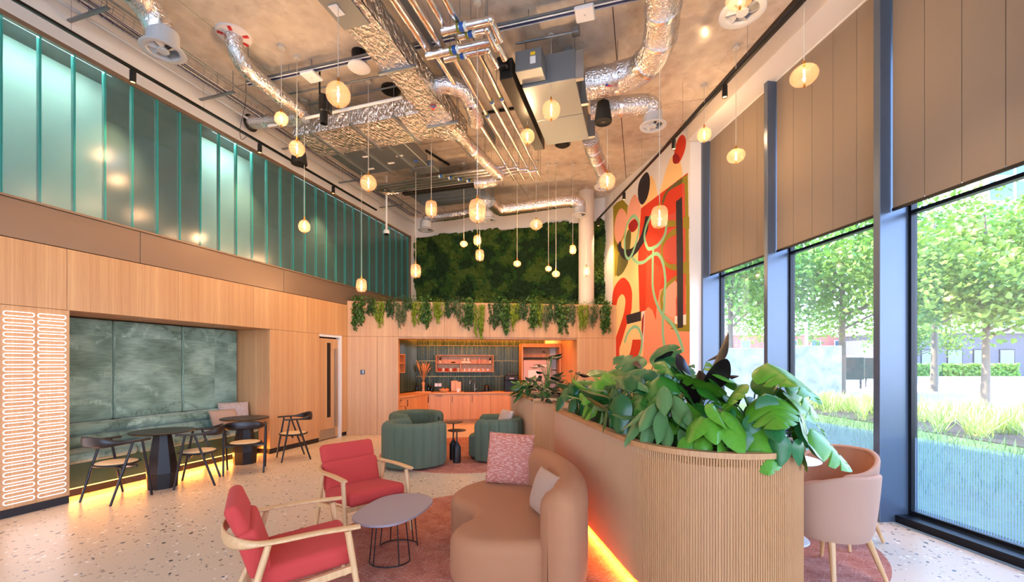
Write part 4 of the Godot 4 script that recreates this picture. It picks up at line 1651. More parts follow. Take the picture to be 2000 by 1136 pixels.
# ---------- lounge ----------
func circle(c: Vector2, r: float, n := 64) -> PackedVector2Array:   # (right, depth) -> x, z
	var p := PackedVector2Array()
	for k in n: p.append(Vector2(c.x + cos(TAU * k / n) * r, -(c.y + sin(TAU * k / n) * r)))
	return p

func inset(outline: Array, d: float) -> Array:   # move a smooth closed outline inwards
	var out := []
	var n := outline.size()
	var area := 0.0
	for i in n: area += outline[i].cross(outline[(i + 1) % n])
	var s := 1.0 if area > 0 else -1.0
	for i in n:
		var t: Vector2 = (outline[(i + 1) % n] - outline[(i + n - 1) % n]).normalized()
		out.append(outline[i] + Vector2(-t.y, t.x) * d * s)
	return out

func soft_slab(st: SurfaceTool, outline: Array, y0: float, y1: float, r_top: float, r_bot: float):   # upholstered block with rounded rims
	var rings := []
	for k in 6:
		var a := PI / 2 * k / 5
		rings.append([r_bot * (1 - sin(a)), y0 + r_bot * (1 - cos(a))])
	for k in 8:
		var a := PI / 2 * k / 7
		rings.append([r_top * (1 - cos(a)), y1 - r_top * (1 - sin(a))])
	var rows := []
	for q in rings:
		var o := inset(outline, q[0])
		var row := []
		for p in o: row.append(Vector3(p.x, q[1], p.y))
		row.append(row[0])
		rows.append(row)
	var area := 0.0
	for i in outline.size(): area += outline[i].cross(outline[(i + 1) % outline.size()])
	st.set_smooth_group(1)
	grid(st, rows, area > 0)
	# the top: ring and inner points, triangulated
	var pts := PackedVector2Array()
	var last: Array = rows[rows.size() - 1]
	for i in last.size() - 1: pts.append(Vector2(last[i].x, last[i].z))
	var ring := pts.duplicate()
	var lo := ring[0]
	var hi := ring[0]
	for p in ring:
		lo = lo.min(p)
		hi = hi.max(p)
	var tight := Geometry2D.offset_polygon(ring, -.035)
	var x := lo.x
	while x < hi.x:
		var z := lo.y
		while z < hi.y:
			for tg in tight:
				if Geometry2D.is_point_in_polygon(Vector2(x, z), tg): pts.append(Vector2(x + .002 * sin(z * 40), z + .002 * sin(x * 50)))
			z += .07
		x += .07
	var idx := Geometry2D.triangulate_delaunay(pts)
	for i in range(0, idx.size(), 3):
		var a := pts[idx[i]]
		var b := pts[idx[i + 1]]
		var c := pts[idx[i + 2]]
		if not Geometry2D.is_point_in_polygon((a + b + c) / 3, ring): continue
		facing(st, [Vector3(a.x, y1, a.y), Vector3(b.x, y1, b.y), Vector3(c.x, y1, c.y)], Vector3.UP)
	st.set_smooth_group(-1)

func sweep_back(st: SurfaceTool, path: Array, y0: float, y1: float, thick: float, r: float, lean := 0.0):   # padded back along a path of Vector2 (x, z)
	var n := path.size()
	var lens := [0.0]
	for i in range(1, n): lens.append(lens[i - 1] + path[i].distance_to(path[i - 1]))
	var total: float = lens[n - 1]
	var rows := []
	for i in n:
		var e: float = minf(lens[i], total - lens[i])
		var k := 1.0 if e > r else sqrt(maxf(.0, 1 - pow(1 - e / r, 2)))
		var a: Vector2 = path[maxi(i - 1, 0)]
		var b: Vector2 = path[mini(i + 1, n - 1)]
		var t := (b - a).normalized()
		var nrm := Vector2(-t.y, t.x)
		var hw := thick / 2 - r * (1 - k)
		var top := y1 - r * (1 - k)
		var row := []
		var prof := [Vector2(-hw * .9, y0), Vector2(-hw, y0 + .05)]
		for j in 9:
			var an := PI - PI * j / 8
			prof.append(Vector2(cos(an) * hw, top - hw + sin(an) * hw))
		prof.append(Vector2(hw, y0 + .05))
		prof.append(Vector2(hw * .9, y0))
		for q in prof:
			var off: float = q.x + lean * (q.y - y0)
			row.append(Vector3(path[i].x + nrm.x * off, q.y, path[i].y + nrm.y * off))
		rows.append(row)
	st.set_smooth_group(1)
	grid(st, rows, false)
	for e in [0, n - 1]:
		var c := Vector3.ZERO
		for p in rows[e]: c += p
		c /= rows[e].size()
		for j in rows[e].size() - 1: tri(st, c, rows[e][j], rows[e][j + 1])
	st.set_smooth_group(-1)

func build_loungerugs():
	var planter_line := PackedVector2Array([Vector2(-9, 4), Vector2(1.55, 4), Vector2(1.0, -9), Vector2(-9, -9)])
	var st := ns()
	var cut := Geometry2D.intersect_polygons(circle(Vector2(.1, 3.6), 1.87), planter_line)
	prism(st, cut[0], 0, .009)
	single("round_rug", st, M.rug, "dusty red distressed rug under the curved sofa and coffee table", "rug")
	st = ns()
	prism(st, circle(Vector2(-.82, 7.9), 1.55), 0, .009)
	single("round_rug", st, M.rug, "dusty red distressed rug under the green tub chairs", "rug")
	st = ns()
	cut = Geometry2D.clip_polygons(circle(Vector2(2.0, 4.15), 1.25), planter_line)
	prism(st, cut[0], 0, .009)
	single("round_rug", st, M.rug, "dusty red distressed rug by the windows under the upholstered dining chairs", "rug")

func build_lounge():
	build_loungerugs()
	# curved sofa
	var so := thing("curved_sofa", "tan kidney-shaped sofa with a high curved back", "sofa")
	var seat := closed_path([Vector2(-.30, -2.90), Vector2(-.44, -3.06), Vector2(-.41, -3.26), Vector2(-.31, -3.46), Vector2(-.38, -3.66), Vector2(-.53, -3.84), Vector2(-.56, -4.08), Vector2(-.44, -4.36), Vector2(-.18, -4.58), Vector2(.12, -4.52), Vector2(.34, -4.2), Vector2(.44, -3.8), Vector2(.44, -3.4), Vector2(.36, -3.08), Vector2(.22, -2.90), Vector2(-.05, -2.86)], 5)
	var st := ns()
	soft_slab(st, seat, .05, .42, .08, .09)
	part("seat", st, M.tan_fabric, so)
	st = ns()
	var bp := smooth_path([Vector2(.235, -2.84), Vector2(.33, -2.95), Vector2(.42, -3.16), Vector2(.465, -3.5), Vector2(.44, -3.86), Vector2(.33, -4.25), Vector2(.11, -4.56), Vector2(-.16, -4.70)], 6)
	# finer steps at the two ends so that they round off
	var fine := []
	for k in 8: fine.append(bp[0].lerp(bp[3], k / 8.0))
	for i in range(3, bp.size() - 3): fine.append(bp[i])
	for k in 9: fine.append(bp[bp.size() - 4].lerp(bp[bp.size() - 1], k / 8.0))
	sweep_back(st, fine, .05, .77, .27, .13)
	part("backrest", st, M.tan_fabric, so)
	st = ns()
	soft_slab(st, inset(seat, .07), 0, .06, .005, .005)
	part("plinth", st, M.black_paint, so)
	cushion("sofa_cushion", Transform3D(Basis(Vector3.UP, -.12) * Basis(Vector3.FORWARD, .06) * Basis(Vector3.RIGHT, -.22), at(-.02, .66, 4.36)), .46, .50, .17, M.pink_weave, "large pink woven cushion standing at the far end of the tan sofa")
	cushion("sofa_cushion", Transform3D(Basis(Vector3.UP, -1.25) * Basis(Vector3.RIGHT, -.3), at(.265, .58, 3.47)), .40, .34, .13, M.beige_fabric, "small plain beige cushion against the curved back of the tan sofa")
	# red armchairs
	var rc := red_chair(Transform3D(yaw_to(Vector2(.72, -.69)), at(-1.46, 0, 4.20)), "red upholstered oak armchair facing the coffee table from the terrazzo")
	copy_of(rc, "red_armchair", Transform3D(yaw_to(Vector2(.86, .51)), at(-1.42, 0, 2.82)), "red upholstered oak armchair with its back turned, on the rug edge", "red armchairs round the coffee table")
	# coffee table
	var ct := thing("coffee_table", "low mauve coffee table with rounded top and black wire base", "table", Transform3D(Basis(), at(-1.0, .009, 3.66)))
	st = ns()
	var tp := closed_path([Vector2(-.14, .38), Vector2(-.27, .25), Vector2(-.285, .08), Vector2(-.24, -.16), Vector2(-.16, -.33), Vector2(.0, -.41), Vector2(.18, -.37), Vector2(.285, -.22), Vector2(.28, -.02), Vector2(.22, .2), Vector2(.11, .36), Vector2(-.01, .41)], 4)
	prism(st, PackedVector2Array(tp), .372, .388, true, .004)
	part("table_top", st, M.mauve_top, ct)
	for s in [-1.0, 1.0]:   # two bent wire hoops on the floor, rods rising to the top
		var cz: float = s * .17
		var hoop := []
		for k in 15:
			var a := PI * k / 14
			hoop.append(Vector3(cos(a) * .165, .006, cz + s * (sin(a) * .13 - .03)))
		st = ns()
		tube(st, hoop, .005, 6)
		part("wire_hoop", st, M.black_paint, ct)
		for k in 4:
			var p: Vector3 = hoop[[0, 4, 10, 14][k]]
			st = ns()
			tube(st, [p, Vector3(p.x * .78, .372, lerpf(p.z, cz, .35))], .005, 6)
			part("wire_rod", st, M.black_paint, ct)
	# green tub chairs
	var gc := tub_chair(Transform3D(yaw_to(Vector2(.55, .83)), at(-1.56, 0, 6.92)), "green channelled tub chair seen from behind, nearest the red armchairs")
	copy_of(gc, "tub_chair", Transform3D(yaw_to(Vector2(.70, -.62)), at(-1.82, 0, 8.22)), "green channelled tub chair nearest the kitchen cabinets and timber wall", "green tub chairs round the side tables")
	copy_of(gc, "tub_chair", Transform3D(yaw_to(Vector2(-.97, .02)), at(-.33, 0, 7.42)), "green channelled tub chair holding a striped cushion beside the timber planter", "green tub chairs round the side tables")
	cushion("chair_cushion", Transform3D(Basis(Vector3.UP, -1.1) * Basis(Vector3.RIGHT, -.35), at(-.13, .62, 7.5)), .42, .40, .14, M.cream_weave, "pale woven cushion sitting in the green tub chair by the planter")
	for q in [[-.99, 7.26, .63, "taller black side table with a bottle-shaped foot"], [-.90, 7.02, .53, "lower black side table with a bottle-shaped foot"]]:
		var t := thing("side_table", q[3], "side table", Transform3D(Basis(), at(q[0], .009, q[1])), "black side tables between the green chairs")
		st = ns()
		var h: float = q[2]
		lathe(st, [Vector2(0, h), Vector2(.15, h), Vector2(.152, h - .006), Vector2(.145, h - .012), Vector2(0, h - .014)], 28)
		part("table_top", st, M.dark_wood, t)
		st = ns()
		lathe(st, [Vector2(.012, h - .012), Vector2(.012, .36), Vector2(.022, .33), Vector2(.062, .26), Vector2(.065, .245), Vector2(.065, 0), Vector2(0, 0)], 10)
		part("bottle_foot", st, M.black_paint, t)
	# upholstered chairs and small tables by the window
	var wc := shell_chair(Transform3D(yaw_to(Vector2(-.28, .96)), at(2.42, .009, 3.30)), "tan shell chair with oak legs standing against the fluted planter")
	copy_of(wc, "shell_chair", Transform3D(yaw_to(Vector2(-.92, -.40)), at(3.02, .009, 4.02)), "tan shell chair with oak legs showing its stitched inside, next to the window post", "shell chairs by the window")
	for q in [[2.50, 3.98, .30, "white cafe table between the two shell chairs"], [3.0, 4.98, .32, "white cafe table farther along the windows behind the planter plants"]]:
		var t := thing("cafe_table", q[3], "table", Transform3D(Basis(), at(q[0], .009 if q[1] < 4.5 else 0.0, q[1])), "white cafe tables by the window")
		st = ns()
		lathe(st, [Vector2(0, .74), Vector2(q[2], .74), Vector2(q[2] + .004, .734), Vector2(q[2] - .012, .724), Vector2(0, .722)], 36)
		part("table_top", st, M.white_plastic, t)
		st = ns()
		lathe(st, [Vector2(.028, .722), Vector2(.026, .03), Vector2(.05, .02), Vector2(.21, .012), Vector2(.215, 0), Vector2(0, 0)], 24)
		part("pedestal", st, M.white_plastic, t)

func red_chair(xf: Transform3D, label: String) -> Node3D:
	var t := thing("red_armchair", label, "armchair", xf, "red armchairs round the coffee table")
	var st := ns()
	# cushions: faces +z
	var sb := Basis(Vector3.RIGHT, -.09)
	soft_box(st, Vector3(0, .385, .05), Vector3(.56, .125, .56), .045, sb, 3, .012)
	part("seat", st, M.red_fabric, t)
	st = ns()
	var bb := Basis(Vector3.RIGHT, -.30)
	soft_box(st, Vector3(0, .52, -.235), Vector3(.56, .29, .115), .04, bb)
	part("back_cushion", st, M.red_fabric, t)
	st = ns()
	soft_box(st, Vector3(0, .725, -.315), Vector3(.55, .19, .085), .04, Basis(Vector3.RIGHT, -.38))
	part("head_cushion", st, M.red_fabric, t)
	# frame
	for s in [-1.0, 1.0]:
		st = ns()
		tube(st, [Vector3(s * .325, 0, .36), Vector3(s * .32, .58, .27)], [.017, .021], 8)
		part("leg", st, M.oak_frame, t)
		st = ns()
		tube(st, [Vector3(s * .30, 0, -.37), Vector3(s * .315, .30, -.24), Vector3(s * .322, .585, -.16)], [.016, .021, .019], 8)
		part("leg", st, M.oak_frame, t)
		st = ns()
		bar(st, Vector3(s * .312, .335, .29), Vector3(s * .308, .265, -.26), .028, .042)
		part("side_rail", st, M.oak_frame, t)
	st = ns()
	bar(st, Vector3(-.31, .33, .30), Vector3(.31, .33, .30), .026, .04)
	part("front_rail", st, M.oak_frame, t)
	st = ns()
	bar(st, Vector3(-.305, .27, -.26), Vector3(.305, .27, -.26), .026, .04)
	part("rear_rail", st, M.oak_frame, t)
	# arms run into a bent back rail
	st = ns()
	var path := smooth_path([Vector3(-.335, .598, .34), Vector3(-.335, .605, .1), Vector3(-.335, .60, -.14), Vector3(-.30, .60, -.27), Vector3(-.19, .605, -.36), Vector3(0, .61, -.395), Vector3(.19, .605, -.36), Vector3(.30, .60, -.27), Vector3(.335, .60, -.14), Vector3(.335, .605, .1), Vector3(.335, .598, .34)], 4)
	var rows := []
	for i in path.size():
		var u := absf(float(i) / (path.size() - 1) * 2 - 1)
		var hh := lerpf(.042, .013, smoothstep(.2, .6, u))
		var ww := lerpf(.012, .034, smoothstep(.2, .65, u)) * (.75 if u > .96 else 1.0)
		var a: Vector3 = path[maxi(i - 1, 0)]
		var b: Vector3 = path[mini(i + 1, path.size() - 1)]
		var side := Vector3.UP.cross(b - a).normalized()
		var row := []
		for k in 11:
			var an := TAU * k / 10
			row.append(path[i] + Vector3.UP * sin(an) * hh + side * cos(an) * ww)
		rows.append(row)
	st.set_smooth_group(1)
	grid(st, rows, true)
	st.set_smooth_group(-1)
	for e in [0, rows.size() - 1]:
		for k in 10: tri(st, path[e], rows[e][k], rows[e][k + 1])
	part("armrest", st, M.oak_frame, t)
	return t

func tub_chair(xf: Transform3D, label: String) -> Node3D:
	var t := thing("tub_chair", label, "armchair", xf, "green tub chairs round the side tables")
	var st := ns()
	# shell: vertical channels round a horseshoe, open at +z
	var R := .42
	var n_ch := 15
	var a0 := deg_to_rad(52)
	var a1 := TAU - deg_to_rad(52)
	var shell := []
	var ins := []
	var steps := n_ch * 10
	for i in steps + 1:
		var u := float(i) / steps
		var a := lerpf(a0, a1, u)
		var c := Vector2(sin(a), cos(a) * 1.02)
		var puff := .022 * pow(absf(sin(u * n_ch * PI)), .5) - .022
		var e := minf(u, 1 - u) * (a1 - a0) * R
		var k := 1.0 if e > .09 else sqrt(maxf(.02, 1 - pow(1 - e / .09, 2)))
		var row := []
		var th := .095 * k
		var prof := [Vector2(-th * .85, .045), Vector2(-th, .10), Vector2(-th, .45)]
		for j in 9:
			var an := PI - PI * j / 8
			prof.append(Vector2(cos(an) * th, .71 - .095 * (2 - k) + sin(an) * th))
		prof.append(Vector2(th, .10))
		prof.append(Vector2(th * .85, .045))
		for q in prof:
			var rr: float = R + q.x + (puff if q.x > 0 else -puff * .5)
			row.append(Vector3(c.x * rr, q.y, c.y * rr))
		shell.append(row)
	st.set_smooth_group(1)
	grid(st, shell, true)
	for e in [0, shell.size() - 1]:
		for j in shell[e].size() - 1:
			tri(st, (shell[e][0] + shell[e][shell[e].size() - 1]) / 2 + Vector3(0, .3, 0), shell[e][j], shell[e][j + 1])
	st.set_smooth_group(-1)
	part("shell", st, M.green_fabric, t)
	st = ns()
	var so := []
	for k in 40:
		var a := TAU * k / 40
		so.append(Vector2(sin(a) * .335, cos(a) * .335 + (.08 if cos(a) > 0 else 0.0) * cos(a)))
	soft_slab(st, so, .05, .42, .07, .03)
	part("seat", st, M.green_fabric, t)
	st = ns()
	lathe(st, [Vector2(.38, .05), Vector2(.38, .01), Vector2(0, .01)], 24)
	part("plinth", st, M.black_paint, t)
	return t

func shell_chair(xf: Transform3D, label: String) -> Node3D:
	var t := thing("shell_chair", label, "chair", xf, "shell chairs by the window")
	var mk := func(r_out: float, thick: float, lo: float, seg: int, pleat: bool) -> Array:
		var rows := []
		for i in seg + 1:
			var u := float(i) / seg
			var a := lerpf(deg_to_rad(38), TAU - deg_to_rad(38), u)
			var s := absf(u * 2 - 1)
			var top := lerpf(.80, .63, smoothstep(.15, .95, s))
			var e := minf(u, 1 - u) * 24.0
			var k := 1.0 if e > 1 else sqrt(maxf(.05, 1 - pow(1 - e, 2)))
			top -= (1 - k) * .05
			var pl := (.006 * absf(sin(u * 9 * PI)) if pleat else 0.0)
			var row := []
			for j in 9:
				var v := j / 8.0
				var y := lerpf(lo, top, v)
				var rr := r_out * lerpf(.80, 1.0, sqrt(v)) + pl
				row.append(Vector3(sin(a) * rr, y, cos(a) * rr * .98))
			rows.append(row)
		return rows
	var st := ns()
	st.set_smooth_group(1)
	var outer: Array = mk.call(.325, 0, .33, 48, false)
	var inner: Array = mk.call(.285, 0, .42, 54, true)
	grid(st, outer, true)
	# rolled rim joining outer shell and inner pad
	var rim := []
	for i in 49:
		var o: Vector3 = outer[i][8]
		var flat := Vector3(o.x, 0, o.z).normalized()
		var row := []
		for j in 7:
			var an := PI * j / 6
			row.append(o + flat * (cos(an) - 1) * .021 + Vector3.UP * sin(an) * .02)
		rim.append(row)
	grid(st, rim, true)
	# arm fronts
	for e in [0, 48]:
		for j in 8:
			var a: Vector3 = outer[e][j]
			var b: Vector3 = outer[e][j + 1]
			var sa := Vector3(a.x, 0, a.z).normalized() * .042
			quad(st, a, b, b - sa, a - sa)
	st.set_smooth_group(-1)
	# floor of the shell
	var c := Vector3(0, .325, 0)
	for i in 48: facing(st, [c, outer[i][0], outer[i + 1][0]], Vector3.DOWN)
	facing(st, [c, outer[48][0], outer[0][0]], Vector3.DOWN)
	part("shell", st, M.chair_fabric, t)
	st = ns()
	st.set_smooth_group(1)
	grid(st, inner, false)
	st.set_smooth_group(-1)
	part("inner_pad", st, M.chair_inner, t)
	st = ns()
	var so := []
	for k in 32:
		var a := TAU * k / 32
		so.append(Vector2(sin(a) * .25, cos(a) * .25 + (.05 * cos(a) if cos(a) > 0 else 0.0)))
	soft_slab(st, so, .33, .47, .05, .01)
	part("seat", st, M.chair_fabric, t)
	for q in [Vector2(1, 1), Vector2(-1, 1), Vector2(1, -1), Vector2(-1, -1)]:
		st = ns()
		tube(st, [Vector3(q.x * .26, 0, q.y * .25), Vector3(q.x * .17, .34, q.y * .16)], [.013, .024], 8)
		part("leg", st, M.oak_frame, t)
	return t

# ---------- planters ----------
func half_round(r: float, y0: float, y1: float) -> ArrayMesh:
	var st := ns()
	st.set_smooth_group(1)
	var rows := [[], []]
	for j in 6:
		var a := PI * j / 5
		rows[0].append(Vector3(cos(a) * r, y0, sin(a) * r))
		rows[1].append(Vector3(cos(a) * r, y1, sin(a) * r))
	grid(st, rows, true)
	return mesh_of(st)

func planter(called_label: String, outline: Array, h: float, pitch: float, shown: int) -> Node3D:   # outline of Vector2 (x, z), counted from the side in view
	var t := thing("slatted_planter", called_label, "planter")
	var lens := [0.0]
	var n := outline.size()
	for i in n: lens.append(lens[i] + outline[i].distance_to(outline[(i + 1) % n]))
	var total: float = lens[n]
	var slat := half_round(pitch * .40, .06, h - .036)
	var rest := ns()
	var s := pitch / 2
	var k := 0
	var seg := 0
	while s < total - pitch * .4:
		while seg < n - 1 and lens[seg + 1] < s: seg += 1
		var a: Vector2 = outline[seg]
		var b: Vector2 = outline[(seg + 1) % n]
		var p := a.lerp(b, (s - lens[seg]) / maxf(lens[seg + 1] - lens[seg], 1e-6))
		var d := (b - a).normalized()
		var out := Vector3(d.y, 0, -d.x)
		var xf := Transform3D(Basis(Vector3.UP.cross(out), Vector3.UP, out), Vector3(p.x, 0, p.y))
		if k < shown: mesh_part("slat", slat, M.oak_slat, t, xf)
		else: rest.append_from(slat, 0, xf)
		s += pitch
		k += 1
	if k > shown:
		var o := mesh_part("slats", rest.commit(), M.oak_slat, t)
		o.set_meta("kind", "stuff")
	var core := ns()
	var inner := inset_poly(outline, .004)
	prism(core, PackedVector2Array(inner), .055, h - .09, true)
	part("carcass", core, M.oak_slat, t)
	# rim board with an open middle
	var st := ns()
	var o1 := inset_poly(outline, -.012)
	var o2 := inset_poly(outline, .055)
	for i in n:
		var j := (i + 1) % n
		quad(st, Vector3(o1[i].x, h, o1[i].y), Vector3(o2[i].x, h, o2[i].y), Vector3(o2[j].x, h, o2[j].y), Vector3(o1[j].x, h, o1[j].y))
		for q in [[o1, -1.0], [o2, 1.0]]:
			var pa: Vector2 = q[0][i]
			var pb: Vector2 = q[0][j]
			var dd := (pb - pa).normalized()
			facing(st, [Vector3(pa.x, h - .036, pa.y), Vector3(pb.x, h - .036, pb.y), Vector3(pb.x, h, pb.y), Vector3(pa.x, h, pa.y)], Vector3(-dd.y, 0, dd.x) * q[1])
		quad(st, Vector3(o1[j].x, h - .036, o1[j].y), Vector3(o2[j].x, h - .036, o2[j].y), Vector3(o2[i].x, h - .036, o2[i].y), Vector3(o1[i].x, h - .036, o1[i].y))
	part("rim", st, M.oak_slat, t)
	st = ns()
	prism(st, PackedVector2Array(inset_poly(outline, .05)), h - .09, h - .06)
	part("soil", st, M.soil, t)
	st = ns()
	prism(st, PackedVector2Array(inset_poly(outline, .09)), 0, .055)
	part("plinth", st, M.black_paint, t)
	return t

func inset_poly(outline: Array, d: float) -> Array:   # works for corners as well as curves
	var out := []
	var n := outline.size()
	var area := 0.0
	for i in n: area += outline[i].cross(outline[(i + 1) % n])
	var s := 1.0 if area > 0 else -1.0
	for i in n:
		var e1: Vector2 = (outline[i] - outline[(i + n - 1) % n]).normalized()
		var e2: Vector2 = (outline[(i + 1) % n] - outline[i]).normalized()
		var n1 := Vector2(-e1.y, e1.x) * s
		var n2 := Vector2(-e2.y, e2.x) * s
		var b := (n1 + n2).normalized()
		out.append(outline[i] + b * d / maxf(b.dot(n1), .3))
	return out

# leaves: local z runs to the tip, y is the upper side, the stalk meets it at the origin
func leaf_mesh(kind: String, droop: float, cup: float) -> ArrayMesh:
	var nt := 34 if kind == "monstera" else 24
	var nu := 4
	var st := ns()
	st.set_smooth_group(1)
	for side in [-1.0, 1.0]:
		var pts := []
		var cols := []
		for i in nt + 1:
			var t := float(i) / nt
			var w := 0.0
			var back := 0.0
			match kind:
				"monstera":
					w = .52 * pow(sin(PI * pow(t, .62)), .7)
					back = .20 * pow(1 - t, 3)
					var ph := fposmod(t * 4.3 + (.35 if side > 0 else 0.0), 1.0)
					if t > .34 and t < .86 and ph < .20: w *= .5
				"heart":
					w = .42 * pow(sin(PI * pow(t, .6)), .75)
					back = .18 * pow(1 - t, 3)
				"lance":
					w = .19 * pow(sin(PI * pow(t, .85)), .8)
				"oval":
					w = .24 * pow(sin(PI * pow(t, .95)), .6)
			if i == 0 or i == nt: w = .002
			var prow := []
			var crow := []
			for j in nu + 1:
				var u := float(j) / nu
				var z := t - back * u * 1.4 + (.10 * u * u if kind == "monstera" else .03 * u)
				var y := -droop * t * t - cup * u * u * w + .02 * sin(t * 9.0) * u
				prow.append(Vector3(side * w * u, y, z))
				var c := leaf_color(kind, t, u)
				crow.append(c)
			pts.append(prow)
			cols.append(crow)
		for i in nt:
			for j in nu:
				var q := [[i, j], [i + 1, j], [i + 1, j + 1], [i, j], [i + 1, j + 1], [i, j + 1]]
				if side > 0: q.reverse()
				for e in q:
					st.set_color(cols[e[0]][e[1]])
					st.set_uv(Vector2(e[0], e[1]))
					st.add_vertex(pts[e[0]][e[1]])
	return mesh_of(st)

func leaf_color(kind: String, t: float, u: float) -> Color:   # relative tint: pale midrib, markings of the kind
	var vein := 1.0 if u < .02 else 0.0
	match kind:
		"lance":
			var k := clampf(1.25 - absf(u - .35) * 2.2 + .35 * sin(t * 43.0 + u * 9.0), 0, 1)
			return Color(.75, .8, .75).lerp(Color(2.6, 1.9, 3.2), k * .8)
		"oval":
			var k := .5 + .5 * sin(t * 46.0 - u * 5.0)
			return Color(.8, .8, .8).lerp(Color(1.5, 1.4, 1.6), k * .5 + vein * .5)
	var ribs := pow(absf(sin(t * 15.0 - u * 3.2)), 6.0)
	return Color(.92, .92, .92).lerp(Color(1.25, 1.2, 1.15), ribs * .7).lerp(Color(1.9, 1.6, 1.4), vein * .85)

var leaves := {}

func plant(label: String, p: Vector3, kind: String, m: Material, count: int, h0: float, h1: float, spread: float, size: float, group: String, toward := Vector3.ZERO, called := "potted_foliage", tilt := .6):
	var o := thing(called, label, "plant", Transform3D(Basis(), p), group)
	var st := ns()
	for k in count:
		var a := TAU * (k + rng.randf_range(-.3, .3)) / count * 2.4
		var out := (Vector3(cos(a), 0, sin(a)) + toward * .45).normalized()
		var lv := float(k) / maxf(count - 1, 1)
		var hh := lerpf(h0, h1 * 1.22, lv) * rng.randf_range(.85, 1.1)
		var rr := spread * lerpf(1.0, .55, lv) * rng.randf_range(.7, 1.1)
		var tip := out * rr + Vector3(0, hh, 0)
		tube(st, smooth_path([Vector3(out.x * .03, 0, out.z * .03), Vector3(out.x * rr * .3, hh * .62, out.z * rr * .3), tip], 4), [.006, .006, .006, .006, .006, .0055, .005, .0045, .004], 5)
		var s := size * rng.randf_range(.75, 1.15)
		var pitch := tilt * rng.randf_range(.5, 1.3) + (1 - lv) * .3
		if out.z < -.2 and tilt > 0: pitch = -rng.randf_range(.1, .7)   # leaves on the far side stand up
		var z := (out * cos(pitch) - Vector3.UP * sin(pitch)).normalized()
		var x := Vector3.UP.cross(z).normalized()
		var y := z.cross(x)
		var b := Basis(x, y, z) * Basis(Vector3(0, 0, 1), rng.randf_range(-.7, .7))
		var meshes: Array = leaves[kind]
		mesh_part("leaf", meshes[k % meshes.size()], m, o, Transform3D(b.scaled(Vector3.ONE * s), tip))
	part("stems", st, M.stem, o)

